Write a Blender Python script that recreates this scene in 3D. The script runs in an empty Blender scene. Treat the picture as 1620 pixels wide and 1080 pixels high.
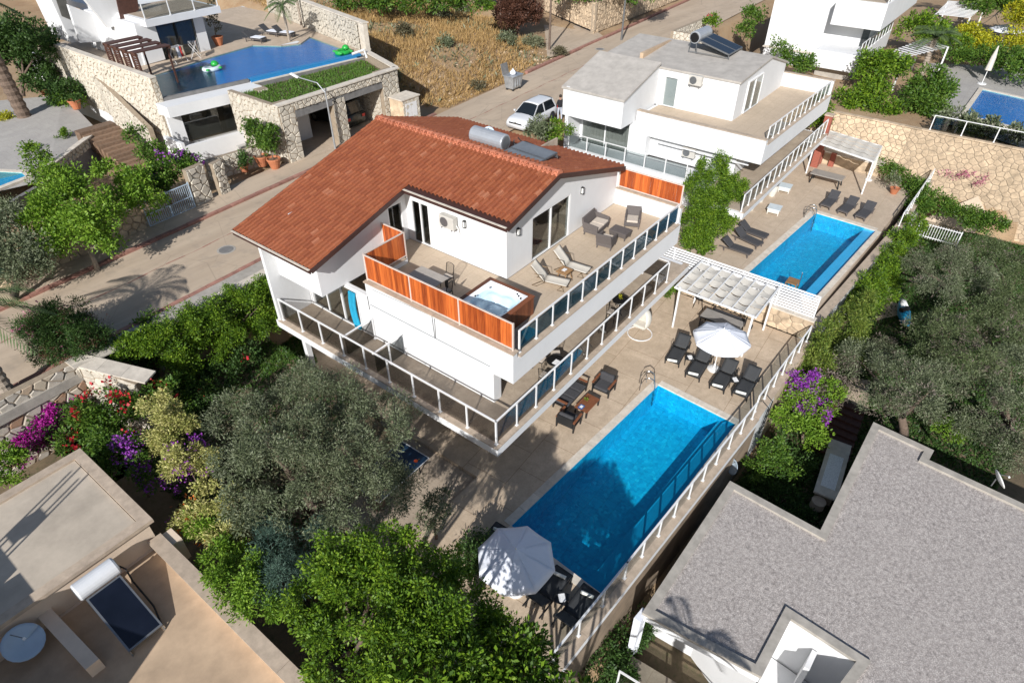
import bpy, math, random
import numpy as np
from mathutils import Vector, Matrix
R = math.radians
SC = bpy.context.scene
COL = SC.collection
rnd = random.Random(7)
NR = np.random.default_rng(11)

# ------------------------------------------------------------------ camera
FPX = 1013.79
PIT, ROLL, HEAD = R(38.691), R(-0.0945), R(37.603)
CAMZ = 20.3
fw = Vector((math.cos(PIT)*math.cos(HEAD), math.cos(PIT)*math.sin(HEAD), -math.sin(PIT)))
rt = Vector((math.sin(HEAD), -math.cos(HEAD), 0)); up = rt.cross(fw)
r2 = rt*math.cos(ROLL) + up*math.sin(ROLL); u2 = -rt*math.sin(ROLL) + up*math.cos(ROLL)
cam = bpy.data.objects.new('camera', bpy.data.cameras.new('camera'))
COL.objects.link(cam)
cam.matrix_world = Matrix(((r2.x, u2.x, -fw.x, 0), (r2.y, u2.y, -fw.y, 0), (r2.z, u2.z, -fw.z, CAMZ), (0, 0, 0, 1)))
cam.data.sensor_width = 36; cam.data.lens = 36*FPX/1620
cam.data.clip_start = 0.1; cam.data.clip_end = 2000
SC.camera = cam
# ------------------------------------------------------------------ light
SUN_AZ, SUN_EL = R(23), R(30.5)          # azimuth in which shadows fall, from +X to +Y
w = bpy.data.worlds.new('World'); SC.world = w; w.use_nodes = True
nt = w.node_tree; bg = nt.nodes['Background']
sky = nt.nodes.new('ShaderNodeTexSky'); sky.sky_type = 'NISHITA'; sky.sun_disc = False
sky.sun_elevation = SUN_EL; sky.sun_rotation = R(90) - (SUN_AZ + math.pi)
nt.links.new(sky.outputs[0], bg.inputs[0]); bg.inputs[1].default_value = 0.085
sd = bpy.data.lights.new('sun', 'SUN'); sd.energy = 5.0; sd.angle = R(0.53); sd.color = (1.0, 0.98, 0.95)
so = bpy.data.objects.new('sun', sd); COL.objects.link(so)
sdir = Vector((math.cos(SUN_AZ)*math.cos(SUN_EL), math.sin(SUN_AZ)*math.cos(SUN_EL), -math.sin(SUN_EL)))
so.rotation_euler = sdir.to_track_quat('-Z', 'Y').to_euler(); so.location = (0, 0, 60)
vs = SC.view_settings
vs.view_transform = 'Standard'; vs.look = 'None'; vs.exposure = 0.22; vs.gamma = 1; vs.use_curve_mapping = False
SC.cycles.max_bounces = 8; SC.cycles.transparent_max_bounces = 16

# ------------------------------------------------------------------ helpers
def ray(x, y): return fw + r2*((x-810)/FPX) - u2*((y-540)/FPX)
def G(x, y, z=0.0):
    """where the sight line through a photo pixel meets the level z"""
    d = ray(x, y); t = (z-CAMZ)/d.z
    return Vector((d.x*t, d.y*t, z))
def Gx(x, y, X):
    d = ray(x, y); t = X/d.x; return Vector((X, d.y*t, CAMZ+d.z*t))
def Gy(x, y, Y):
    d = ray(x, y); t = Y/d.y; return Vector((d.x*t, Y, CAMZ+d.z*t))
def V(*a): return Vector(a)

class MB:
    def __init__(s): s.v = []; s.f = []
    def add(s, vs, fs):
        n = len(s.v); s.v += [tuple(v) for v in vs]; s.f += [[i+n for i in f] for f in fs]; return s
    def hexa(s, b, t):
        """bottom 4 + top 4 points, both counter-clockwise from above"""
        return s.add(list(b)+list(t), [(3,2,1,0),(4,5,6,7),(0,1,5,4),(1,2,6,5),(2,3,7,6),(3,0,4,7)])
    def box(s, x0, y0, z0, x1, y1, z1):
        x0, x1 = min(x0, x1), max(x0, x1); y0, y1 = min(y0, y1), max(y0, y1); z0, z1 = min(z0, z1), max(z0, z1)
        b = [(x0,y0,z0),(x1,y0,z0),(x1,y1,z0),(x0,y1,z0)]
        return s.hexa(b, [(x, y, z1) for x, y, _ in b])
    def prism(s, poly, z0, z1, top=None):
        n = len(poly); P = [(p[0], p[1]) for p in poly]
        a = sum(P[i][0]*P[(i+1) % n][1]-P[(i+1) % n][0]*P[i][1] for i in range(n))
        if a < 0: P = P[::-1]
        T = top or P
        return s.add([(x, y, z0) for x, y in P]+[(x, y, z1) for x, y in T],
                     [tuple(range(n))[::-1], tuple(range(n, 2*n))]+[(i, (i+1) % n, n+(i+1) % n, n+i) for i in range(n)])
    def bar(s, a, b, w, h=None, upv=None):
        a = Vector(a); b = Vector(b); h = h or w; d = (b-a)
        if d.length < 1e-6: return s
        d.normalize(); u = Vector(upv) if upv else Vector((0, 0, 1))
        if abs(d.dot(u)) > .98: u = Vector((1, 0, 0))
        sx = d.cross(u).normalized(); uu = sx.cross(d)
        sx *= w/2; uu *= h/2
        return s.add([a-sx-uu, a+sx-uu, a+sx+uu, a-sx+uu, b-sx-uu, b+sx-uu, b+sx+uu, b-sx+uu],
                     [(0,1,2,3),(7,6,5,4),(4,5,1,0),(5,6,2,1),(6,7,3,2),(7,4,0,3)])
    def tube(s, pts, r, n=6, r1=None, closed=False):
        pts = [Vector(p) for p in pts]; m = len(pts); rings = []
        for i, p in enumerate(pts):
            if closed: d = pts[(i+1) % m]-pts[i-1]
            else: d = pts[min(i+1, m-1)]-pts[max(i-1, 0)]
            d = d.normalized() if d.length > 1e-9 else Vector((0, 0, 1))
            u = Vector((0, 0, 1)) if abs(d.z) < .9 else Vector((1, 0, 0))
            x = d.cross(u).normalized(); y = x.cross(d)
            rr = r if r1 is None else r+(r1-r)*i/max(1, m-1)
            if isinstance(r, (list, tuple)): rr = r[i]
            rings.append([p+x*rr*math.cos(2*math.pi*k/n)+y*rr*math.sin(2*math.pi*k/n) for k in range(n)])
        vs = [v for g in rings for v in g]; fs = []
        for i in range(m if closed else m-1):
            j = (i+1) % m
            for k in range(n): fs.append((i*n+k, j*n+k, j*n+(k+1) % n, i*n+(k+1) % n))
        if not closed: fs += [tuple(range(n)), tuple(range((m-1)*n, m*n))[::-1]]
        return s.add(vs, fs)
    def lathe(s, prof, c=(0, 0, 0), n=12):
        vs = []; fs = []; m = len(prof)
        for r, z in prof:
            for k in range(n):
                a = 2*math.pi*k/n; vs.append((c[0]+r*math.cos(a), c[1]+r*math.sin(a), c[2]+z))
        for i in range(m-1):
            for k in range(n): fs.append((i*n+k, i*n+(k+1) % n, (i+1)*n+(k+1) % n, (i+1)*n+k))
        fs += [tuple(range(n))[::-1], tuple(range((m-1)*n, m*n))]
        return s.add(vs, fs)
    def quad(s, *p): return s.add(p, [tuple(range(len(p)))])
    def grid(s, fn, nu, nv):
        vs = [fn(i/nu, j/nv) for j in range(nv+1) for i in range(nu+1)]
        return s.add(vs, [(j*(nu+1)+i, j*(nu+1)+i+1, (j+1)*(nu+1)+i+1, (j+1)*(nu+1)+i) for j in range(nv) for i in range(nu)])
    def build(s, name, m, parent=None, origin=None, smooth=False, bevel=0, solid=0):
        if parent is not None: L = Vector(parent.get('_o', (0, 0, 0)))
        elif origin is not None: L = Vector(origin)
        else:
            a = np.array(s.v); L = Vector(((a[:, 0].min()+a[:, 0].max())/2, (a[:, 1].min()+a[:, 1].max())/2, a[:, 2].min()))
        me = bpy.data.meshes.new(name)
        me.from_pydata([(x-L.x, y-L.y, z-L.z) for x, y, z in s.v], [], s.f)
        me.materials.append(M(m) if isinstance(m, str) else m)
        if smooth: me.shade_smooth()
        o = bpy.data.objects.new(name, me); COL.objects.link(o)
        if parent is not None: o.parent = parent
        else: o.location = L
        ORG[o.name] = tuple(L); o['_o'] = tuple(L)
        if solid:
            k = o.modifiers.new('thick', 'SOLIDIFY'); k.thickness = solid; k.offset = 0
        if bevel:
            k = o.modifiers.new('bevel', 'BEVEL'); k.width = bevel; k.segments = 2; k.limit_method = 'ANGLE'
        return o
ORG = {}
def tag(o, label=None, cat=None, group=None, kind=None):
    if label: o['label'] = label
    if cat: o['category'] = cat
    if group: o['group'] = group
    if kind: o['kind'] = kind
    return o
def thing(name, label, cat, loc=(0, 0, 0), group=None):
    """an Empty at the base of a thing; parts are given in world coordinates"""
    o = bpy.data.objects.new(name, None); COL.objects.link(o); o.location = loc; o['_o'] = tuple(loc)
    o.empty_display_size = .3
    return tag(o, label, cat, group)
def place(o, loc, rz=0, s=None):
    o.location = loc; o.rotation_euler = (0, 0, rz)
    if s: o.scale = (s, s, s)
    return o
def kids(o): return [c for c in KID.get(o.name, [])]
def dup(root, loc, rz=0, label=None, s=None, group=None):
    """copy of a thing, its parts and their sub-parts"""
    def cp(o, par):
        c = o.copy(); COL.objects.link(c); c.parent = par
        for ch in list(o.children): cp(ch, c)
        return c
    r = cp(root, None); place(r, loc, rz, s)
    if label: r['label'] = label
    if group: r['group'] = group
    return r
def spread(proto, spots, group):
    """first spot moves the prototype, the rest get copies; spot = (loc, rz, label)"""
    out = []
    first = True
    for loc, rz, lab in spots:
        if first: o = proto; first = False; pend = (loc, rz, lab); out.append(o)
        else: out.append(dup(proto, loc, rz, lab, group=group))
    place(proto, pend[0], pend[1]); tag(proto, pend[2], None, group)
    return out

# ------------------------------------------------------------------ materials
MATS = {}
def M(n): return MATS[n]
class NT:
    def __init__(s, name):
        s.m = bpy.data.materials.new(name); s.m.use_nodes = True; s.t = s.m.node_tree; s.n = s.t.nodes; s.n.clear()
        s.out = s.n.new('ShaderNodeOutputMaterial'); MATS[name] = s.m
    def node(s, typ, ins={}, **kw):
        x = s.n.new(typ)
        for k, v in kw.items(): setattr(x, k, v)
        for k, v in ins.items():
            if hasattr(v, 'links') or hasattr(v, 'is_output'): s.t.links.new(v, x.inputs[k])
            else: x.inputs[k].default_value = v
        return x
    def coord(s, obj=False): return s.node('ShaderNodeTexCoord').outputs['Object'] if obj else s.node('ShaderNodeNewGeometry').outputs['Position']
    def noise(s, co, scale, detail=4, rough=.55, dist=0): return s.node('ShaderNodeTexNoise', {'Vector': co, 'Scale': scale, 'Detail': detail, 'Roughness': rough, 'Distortion': dist}).outputs['Fac']
    def ramp(s, fac, stops):
        r = s.node('ShaderNodeValToRGB', {'Fac': fac}); e = r.color_ramp.elements
        while len(e) < len(stops): e.new(.5)
        for i, (p, c) in enumerate(stops): e[i].position = p; e[i].color = (*c, 1) if len(c) == 3 else c
        return r.outputs['Color']
    def mix(s, f, a, b, mode='MIX'):
        x = s.node('ShaderNodeMix', data_type='RGBA', blend_type=mode)
        for i, v in ((0, f), (6, a), (7, b)):
            if hasattr(v, 'is_output'): s.t.links.new(v, x.inputs[i])
            else: x.inputs[i].default_value = v if i == 0 else ((*v, 1) if len(v) == 3 else v)
        return x.outputs[2]
    def math(s, op, a, b=0.0):
        x = s.node('ShaderNodeMath', operation=op)
        for i, v in ((0, a), (1, b)):
            if hasattr(v, 'is_output'): s.t.links.new(v, x.inputs[i])
            else: x.inputs[i].default_value = v
        return x.outputs[0]
    def bsdf(s, col, rough=.8, bump=None, strength=.3, dist=.02, **ins):
        b = s.node('ShaderNodeBsdfPrincipled')
        for k, v in (('Base Color', col), ('Roughness', rough)):
            if hasattr(v, 'is_output'): s.t.links.new(v, b.inputs[k])
            else: b.inputs[k].default_value = (*v, 1) if k == 'Base Color' and len(v) == 3 else v
        for k, v in ins.items(): b.inputs[k.replace('_', ' ')].default_value = v
        if bump is not None:
            bn = s.node('ShaderNodeBump', {'Height': bump, 'Strength': strength, 'Distance': dist}); s.t.links.new(bn.outputs[0], b.inputs['Normal'])
        s.t.links.new(b.outputs[0], s.out.inputs[0]); return b
def flat(name, col, rough=.6, var=.12, scale=3.0, bump=0, metal=0, spec=.5, rand=0, obj=False, bscale=None):
    """plain coloured surface with faint mottling (and per-object shade when rand > 0)"""
    t = NT(name); co = t.coord(obj)
    n = t.noise(co, scale, 6, .65)
    lo = tuple(c*(1-var) for c in col); hi = tuple(min(1, c*(1+var)) for c in col)
    c = t.ramp(n, [(.3, lo), (.7, hi)])
    if rand:
        oi = t.node('ShaderNodeObjectInfo').outputs['Random']
        f = t.math('ADD', 1-rand, t.math('MULTIPLY', oi, 2*rand))
        c = t.mix(1.0, c, t.node('ShaderNodeCombineColor', {0: f, 1: f, 2: f}).outputs[0], 'MULTIPLY')
    b = t.noise(co, bscale or scale*14, 4) if bump else None
    t.bsdf(c, rough, b, bump, .01, Metallic=metal, Specular_IOR_Level=spec)
    return t.m
# plaster, with faint rain streaks
t = NT('white_plaster'); co = t.coord(); mp = t.node('ShaderNodeMapping', {'Vector': co, 'Scale': (3.0, 3.0, .35)}).outputs[0]
a = t.noise(co, .9, 6, .6); b = t.noise(mp, 1.6, 6, .7)
c = t.mix(t.ramp(b, [(.55, (0, 0, 0)), (.85, (.5, .5, .5))]), t.ramp(a, [(.3, (.645, .647, .65)), (.7, (.69, .692, .695))]), (.57, .56, .54))
t.bsdf(c, .85, t.noise(co, 60, 3), .08, .01)
flat('cream_plaster', (.66, .53, .41), .85, .1, 1.2, .1)
flat('white_paint', (.72, .72, .72), .4, .03)
flat('white_fabric', (.74, .76, .82), .9, .03, 6, .1)
flat('offwhite_fabric', (.56, .525, .465), .95, .08, 6, .15)
flat('cushion_beige', (.52, .45, .38), .95, .08, 8, .15)
flat('sling_beige', (.62, .57, .49), .9, .05, 20, .1)
flat('rattan', (.105, .09, .085), .75, .25, 40, .5)
flat('rattan_white', (.62, .6, .54), .75, .12, 40, .5)
flat('bronze', (.12, .075, .035), .4, .15, 6, 0, .6)
flat('bamboo', (.25, .14, .06), .55, .25, 9, .2)
flat('charcoal_sling', (.035, .037, .04), .8, .15, 30, .15)
flat('charcoal_metal', (.025, .026, .028), .45, .1, 5, 0, .3)
flat('charcoal_cushion', (.05, .05, .055), .95, .15, 10, .25)
flat('black_metal', (.015, .015, .016), .4, .1, 5, 0, .4)
flat('grey_metal', (.25, .26, .27), .4, .12, 4, 0, .7)
flat('steel', (.55, .56, .57), .22, .05, 5, 0, 1.0)
flat('panel_sky_grey', (.20, .21, .22), .25, .15, 2, 0, .2)
flat('zinc', (.42, .44, .46), .42, .22, 3, .1, .55)
flat('tank_white', (.60, .61, .63), .45, .06, 2)
flat('tank_grey', (.40, .42, .45), .4, .1, 2, 0, .35)
flat('brown_metal', (.05, .022, .018), .5, .15)
flat('hardwood', (.20, .075, .035), .5, .25, 6, .15)
flat('cushion_red', (.30, .02, .03), .9, .2)
flat('terracotta', (.42, .15, .07), .8, .15, 5, .15, rand=.08)
flat('brick_red', (.30, .09, .06), .9, .2, 8, .3)
flat('table_top', (.40, .36, .32), .45, .08, 4)
flat('table_grey', (.27, .25, .23), .5, .12, 4)
flat('blue_table', (.012, .035, .075), .45, .1, 3)
flat('dark_wood', (.075, .032, .022), .6, .3, 6, .2)
flat('soil', (.16, .10, .06), .95, .35, 3, .5)
flat('turquoise_cloth', (.02, .36, .55), .9, .1, 4)
flat('curtain', (.52, .52, .50), .9, .1, 5)
flat('orange_red', (.75, .10, .02), .6, .05)
flat('rubber', (.02, .02, .02), .8, .15, 20)
flat('car_white', (.62, .63, .65), .2, .01, 1)
flat('car_dark', (.03, .032, .028), .25, .1, 1)
flat('car_glass', (.012, .016, .02), .05, .02, 1)
flat('lamp_white', (.8, .8, .78), .3, .02)
flat('casing_grey', (.50, .48, .44), .45, .06)
flat('red_plastic', (.5, .02, .015), .35, .05)
flat('green_plastic', (.02, .34, .05), .35, .1)
flat('blue_plastic', (.02, .10, .42), .35, .1)
flat('pale_plastic', (.55, .62, .66), .35, .1)
flat('kayak_blue', (.02, .28, .50), .35, .05)
flat('skin', (.45, .25, .17), .6, .05)
flat('cloth_black', (.018, .018, .022), .9, .1)
flat('cloth_pale', (.45, .48, .55), .9, .1)
flat('hair', (.025, .015, .01), .7, .2)
flat('cloth_a', (.45, .36, .25), .9, .25, 5); flat('cloth_b', (.62, .62, .66), .9, .2, 5); flat('cloth_c', (.55, .06, .05), .9, .2, 5)
flat('book_white', (.75, .75, .75), .5, .25, 22); flat('book_blue', (.03, .12, .35), .5, .4, 18)
flat('pillow', (.72, .72, .66), .9, .06, 8)
flat('louver', (.70, .71, .73), .5, .05)
flat('concrete', (.36, .33, .29), .9, .22, 2.2, .25)
flat('concrete_dark', (.17, .165, .16), .9, .25, 2.5, .25)
flat('tile_beige', (.45, .365, .275), .75, .13, 2.2, .1)
flat('coping_tan', (.42, .335, .255), .8, .2, 3.5, .2, rand=.05)
flat('coping_pale', (.58, .52, .44), .85, .18, 3, .2, rand=.05)
flat('lime_stone', (.49, .445, .37), .9, .3, 3, .4, rand=.15)
flat('stone_tan', (.48, .37, .255), .92, .34, 2.2, .5, rand=.2)
t = NT('stone_mix'); co = t.coord(); n = t.noise(co, 5, 6, .7); oi = t.node('ShaderNodeObjectInfo').outputs['Random']
c = t.ramp(oi, [(0, (.40, .37, .33)), (.5, (.50, .45, .38)), (.82, (.46, .38, .28)), (.9, (.33, .19, .11)), (1, (.27, .14, .08))])
c = t.mix(t.ramp(n, [(.4, (0, 0, 0)), (.7, (.6, .6, .6))]), c, (.34, .29, .23))
t.bsdf(c, .92, n, .5, .02)
flat('mortar', (.30, .24, .175), .95, .2, 6, .3)
flat('kerb_red', (.30, .15, .115), .9, .3, 3, .25, rand=.15)
flat('kerb_pale', (.42, .36, .30), .9, .2, 3, .25, rand=.15)
flat('roof_felt', (.40, .37, .335), .9, .16, 1.6, .2)
flat('roof_beige', (.46, .335, .225), .9, .25, .7, .12)
flat('roof_dusty', (.44, .375, .30), .9, .2, .8, .12)
flat('mosaic_blue', (.02, .20, .46), .45, .12, 5)
flat('shelf_dark_reflection', (.008, .028, .06), .4, .3, 3)  # dark reflections at the upper pool's left end, put into the shelf colour
flat('deck_plank', (.20, .13, .085), .7, .3, 6, .2, rand=.2)
flat('bark', (.14, .10, .075), .95, .35, 9, .8)
flat('bark_pale', (.30, .25, .20), .95, .3, 9, .6)
flat('screen_frame', (.60, .50, .44), .5, .1)
flat('white_tub', (.82, .83, .84), .15, .02)
flat('dish_blue', (.42, .52, .62), .4, .05)
flat('interior_dark', (.10, .095, .085), .8, .3, 2)
flat('interior_tan', (.42, .34, .26), .8, .25, 2)

def streaky(name, c0, c1, c2):
    t = NT(name); co = t.coord(); mp = t.node('ShaderNodeMapping', {'Vector': co, 'Scale': (22, 22, 1.2)}).outputs[0]
    n = t.noise(mp, 1.0, 5, .65); oi = t.node('ShaderNodeObjectInfo').outputs['Random']
    c = t.mix(t.math('MULTIPLY', oi, 1.0), t.ramp(n, [(.28, c0), (.55, c1), (.78, c2)]), t.ramp(n, [(.3, c1), (.7, c2)]))
    f = t.math('ADD', .68, t.math('MULTIPLY', oi, .5))
    c = t.mix(1.0, c, t.node('ShaderNodeCombineColor', {0: f, 1: f, 2: f}).outputs[0], 'MULTIPLY')
    t.bsdf(c, .55, n, .25, .006)
streaky('plank_orange', (.16, .022, .005), (.45, .085, .014), (.60, .17, .035))
streaky('tub_wood', (.07, .022, .012), (.16, .05, .022), (.22, .075, .03))

# stone paving of the pool decks: pale travertine look, water stains, thin joints
def paving(name, a, b, cst, joint=.0, jcol=(.3, .25, .2), size=(1.2, 1.2), rot=0.0):
    t = NT(name); co = t.coord()
    co2 = t.node('ShaderNodeMapping', {'Vector': co, 'Rotation': (0, 0, rot)}).outputs[0]
    n1 = t.noise(co, .8, 9, .68, .6); n2 = t.noise(co, 3.2, 8, .7); n3 = t.noise(co, 14, 4, .6)
    c = t.ramp(n1, [(.36, a), (.6, b)])
    c = t.mix(t.ramp(n2, [(.45, (0, 0, 0)), (.75, (.75, .75, .75))]), c, cst)
    c = t.mix(t.ramp(n3, [(.35, (.35, .35, .35)), (.6, (0, 0, 0))]), c, tuple(x*.72 for x in b))
    h = n3
    if joint:
        br = t.node('ShaderNodeTexBrick', {'Vector': co2, 'Scale': 1.0, 'Mortar Size': joint, 'Mortar Smooth': .3, 'Brick Width': size[0], 'Row Height': size[1], 'Color1': (1, 1, 1, 1), 'Color2': (.86, .86, .86, 1), 'Mortar': (0, 0, 0, 1)})
        c = t.mix(1.0, c, t.ramp(br.outputs['Color'], [(0, tuple(j/.5 for j in jcol)), (.5, (.9, .9, .9)), (1, (1, 1, 1))]), 'MULTIPLY')
    t.bsdf(c, .8, h, .15, .008)
paving('deck_stone', (.60, .475, .35), (.48, .375, .27), (.37, .285, .20), .014, (.30, .27, .24), (1.9, 1.9), R(-3))
paving('terrace_tile', (.55, .44, .325), (.50, .40, .295), (.45, .36, .265), .008, (.40, .38, .36), (.6, .6))
paving('terrace_old', (.46, .375, .285), (.36, .29, .22), (.28, .22, .165), .01, (.4, .38, .36), (1.2, 1.2))
paving('patio_grey', (.42, .40, .37), (.36, .34, .32), (.34, .32, .30), .01, (.4, .38, .36), (.8, .8))
paving('deck_far', (.56, .45, .34), (.47, .375, .28), (.40, .31, .23), .01, (.38, .35, .32), (1.5, 1.5))

# concrete road with tyre polish, patches and dusty edges
t = NT('road'); co = t.coord()
mp = t.node('ShaderNodeMapping', {'Vector': co, 'Scale': (.12, 1.0, 1), 'Rotation': (0, 0, R(-3.5))}).outputs[0]
n1 = t.noise(mp, .9, 6, .6); n2 = t.noise(co, 1.1, 8, .7); n3 = t.noise(co, 30, 3); n4 = t.noise(co, .25, 4, .6)
c = t.ramp(n1, [(.3, (.38, .295, .215)), (.65, (.49, .39, .29))])
c = t.mix(t.ramp(n2, [(.52, (0, 0, 0)), (.8, (.8, .8, .8))]), c, (.27, .225, .18))
c = t.mix(t.ramp(n4, [(.5, (0, 0, 0)), (.7, (.55, .55, .55))]), c, (.46, .37, .28))
vo = t.node('ShaderNodeTexVoronoi', {'Vector': co, 'Scale': .32}, feature='DISTANCE_TO_EDGE').outputs['Distance']
c = t.mix(t.ramp(vo, [(0, (.35, .35, .35)), (.008, (0, 0, 0))]), c, (.2, .165, .13))
t.bsdf(c, .9, n3, .3, .01)
# ground: dry earth
t = NT('earth'); co = t.coord()
n1 = t.noise(co, .18, 6, .65); n2 = t.noise(co, 1.6, 8, .7); n3 = t.noise(co, 12, 4)
c = t.ramp(n1, [(.35, (.25, .15, .08)), (.6, (.36, .245, .14))])
c = t.mix(t.ramp(n2, [(.42, (0, 0, 0)), (.7, (.9, .9, .9))]), c, (.34, .25, .155))
t.bsdf(c, .95, n3, .6, .05)
t = NT('soil_and_shade'); co = t.coord()
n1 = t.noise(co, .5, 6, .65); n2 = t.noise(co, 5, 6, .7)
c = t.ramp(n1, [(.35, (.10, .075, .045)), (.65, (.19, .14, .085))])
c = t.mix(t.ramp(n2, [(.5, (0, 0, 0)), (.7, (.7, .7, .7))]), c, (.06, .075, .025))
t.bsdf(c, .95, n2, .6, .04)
flat('lawn', (.06, .135, .02), .95, .4, 4, .6)
# light gravel on the flat roof
t = NT('gravel'); co = t.coord()
vo = t.node('ShaderNodeTexVoronoi', {'Vector': co, 'Scale': 30.0}); n = t.noise(co, .35, 6, .65); n2 = t.noise(co, 8, 6, .85)
c = t.ramp(n2, [(.36, (.10, .085, .077)), (.47, (.42, .37, .34)), (.60, (.66, .60, .555))])
c = t.mix(t.ramp(vo.outputs['Distance'], [(.25, (0, 0, 0)), (.6, (.7, .7, .7))]), c, (.24, .22, .21))
c = t.mix(t.ramp(n, [(.42, (0, 0, 0)), (.72, (.4, .4, .4))]), c, (.37, .335, .31))
t.bsdf(c, .95, vo.outputs['Distance'], .35, .02)
# roof tile clay
t = NT('roof_tile'); co = t.coord(); n = t.noise(co, 5, 6, .7); n2 = t.noise(co, .5, 4); oi = t.node('ShaderNodeObjectInfo').outputs['Random']
gi = t.node('ShaderNodeNewGeometry').outputs['Random Per Island']
rn = t.math('FRACT', t.math('ADD', oi, gi))
c = t.ramp(rn, [(0, (.24, .066, .025)), (.5, (.285, .084, .032)), (.95, (.32, .10, .04)), (1, (.40, .16, .085))])
c = t.mix(t.ramp(n, [(.4, (0, 0, 0)), (.75, (.6, .6, .6))]), c, (.22, .058, .03))
c = t.mix(t.ramp(n2, [(.45, (0, 0, 0)), (.7, (.3, .3, .3))]), c, (.33, .10, .05))
t.bsdf(c, .75, n, .2, .01)
flat('ridge_tile', (.46, .16, .09), .8, .25, 4, .3, rand=.12)

def schlick(t, f0, normal=None):
    fc = t.node('ShaderNodeLayerWeight', {'Blend': .5, **({'Normal': normal} if normal else {})}).outputs['Facing']
    return t.math('ADD', f0, t.math('MULTIPLY', t.math('POWER', fc, 5.0), 1-f0))
# clear things: mix of see-through and mirror by angle, light passes
def pane(name, tint, spec=.9, ior=1.45, alpha=0.0, body=(.1, .1, .1)):
    t = NT(name)
    tr = t.node('ShaderNodeBsdfTransparent', {'Color': (*tint, 1)}); gl = t.node('ShaderNodeBsdfGlossy', {'Color': (spec, spec, spec, 1), 'Roughness': .02})
    fr = schlick(t, ((ior-1)/(ior+1))**2)
    m = t.node('ShaderNodeMixShader', {0: fr, 1: tr.outputs[0], 2: gl.outputs[0]}).outputs[0]
    if alpha:
        df = t.node('ShaderNodeBsdfDiffuse', {'Color': (*body, 1)}); m = t.node('ShaderNodeMixShader', {0: alpha, 1: m, 2: df.outputs[0]}).outputs[0]
    t.t.links.new(m, t.out.inputs[0])
pane('glass_grey', (.64, .63, .62))
pane('glass_blue', (.42, .52, .58), alpha=.10, body=(.01, .12, .18))
pane('glass_clear', (.75, .78, .78))
pane('glass_window', (.72, .74, .73), ior=1.7)
pane('glass_dark', (.52, .54, .54), ior=1.7)
# water: see-through with a rippled gloss
def water(name, tint, rip=.25):
    t = NT(name); co = t.coord()
    h = t.math('ADD', t.noise(co, 1.6, 3, .6, 1.0), t.math('MULTIPLY', t.noise(co, 9, 3, .6, .8), .9))
    bn = t.node('ShaderNodeBump', {'Height': h, 'Strength': rip, 'Distance': .05}).outputs[0]
    tr = t.node('ShaderNodeBsdfTransparent', {'Color': (*tint, 1)}); gl = t.node('ShaderNodeBsdfGlossy', {'Roughness': .03, 'Normal': bn})
    fr = schlick(t, .02, bn)
    m = t.node('ShaderNodeMixShader', {0: fr, 1: tr.outputs[0], 2: gl.outputs[0]})
    t.t.links.new(m.outputs[0], t.out.inputs[0])
water('water', (.42, .86, .95), .4); water('water_tub', (.80, .92, .98), .5)
# pool lining: tile joints, with the ripples' sparkle painted in as light and dark blue cells
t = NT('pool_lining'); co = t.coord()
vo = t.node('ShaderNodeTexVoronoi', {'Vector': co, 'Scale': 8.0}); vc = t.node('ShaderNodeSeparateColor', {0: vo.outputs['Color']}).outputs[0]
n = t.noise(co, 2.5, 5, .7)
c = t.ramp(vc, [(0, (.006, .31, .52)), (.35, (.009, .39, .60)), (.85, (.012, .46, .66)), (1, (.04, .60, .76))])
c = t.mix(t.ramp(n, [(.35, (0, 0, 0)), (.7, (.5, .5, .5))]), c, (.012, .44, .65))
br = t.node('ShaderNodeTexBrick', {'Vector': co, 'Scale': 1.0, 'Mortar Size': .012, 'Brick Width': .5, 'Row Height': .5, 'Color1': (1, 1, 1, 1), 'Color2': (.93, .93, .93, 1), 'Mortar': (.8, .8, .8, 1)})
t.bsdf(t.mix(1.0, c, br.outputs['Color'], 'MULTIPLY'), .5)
t = NT('pool_lining_deep'); co = t.coord()
n = t.noise(co, 2.5, 5, .7); t.bsdf(t.ramp(n, [(.3, (.010, .15, .46)), (.7, (.016, .22, .58))]), .5)
flat('pool_ledge', (.014, .33, .52), .5, .06, 3)
flat('pool_ledge_pale', (.22, .48, .72), .5, .06, 3)
t = NT('solar_glass'); co = t.coord()
b = t.bsdf(t.ramp(t.noise(co, 1.2, 2), [(.3, (.005, .007, .013)), (.7, (.009, .012, .022))]), .12)

def leafmat(name, cols, trans=.25, rough=.55):
    t = NT(name); g = t.node('ShaderNodeNewGeometry'); r = g.outputs['Random Per Island']
    n = t.noise(g.outputs['Position'], 1.3, 3)
    rr = t.math('ADD', t.math('MULTIPLY', r, .5), t.math('MULTIPLY', n, .56))
    k = len(cols)-1
    c = t.ramp(rr, [(.12+.76*i/k, cc) for i, cc in enumerate(cols)])
    b = t.node('ShaderNodeBsdfPrincipled', {'Base Color': c, 'Roughness': rough, 'Specular IOR Level': .35})
    tl = t.node('ShaderNodeBsdfTranslucent', {'Color': c})
    m = t.node('ShaderNodeMixShader', {0: trans, 1: b.outputs[0], 2: tl.outputs[0]})
    t.t.links.new(m.outputs[0], t.out.inputs[0])
leafmat('leaf_olive', [(.04, .058, .025), (.09, .115, .055), (.155, .182, .10), (.29, .31, .21)], .15)
leafmat('leaf_olive_brown', [(.06, .055, .03), (.11, .10, .055), (.17, .15, .09)], .15)
leafmat('leaf_bright', [(.018, .045, .006), (.06, .13, .010), (.14, .25, .016), (.27, .38, .03)], .3)
leafmat('leaf_lime', [(.05, .12, .012), (.12, .235, .02), (.19, .32, .03), (.27, .40, .05)], .3)
leafmat('leaf_dark', [(.018, .042, .01), (.035, .08, .016), (.06, .12, .025), (.09, .16, .035)], .25)
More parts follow.
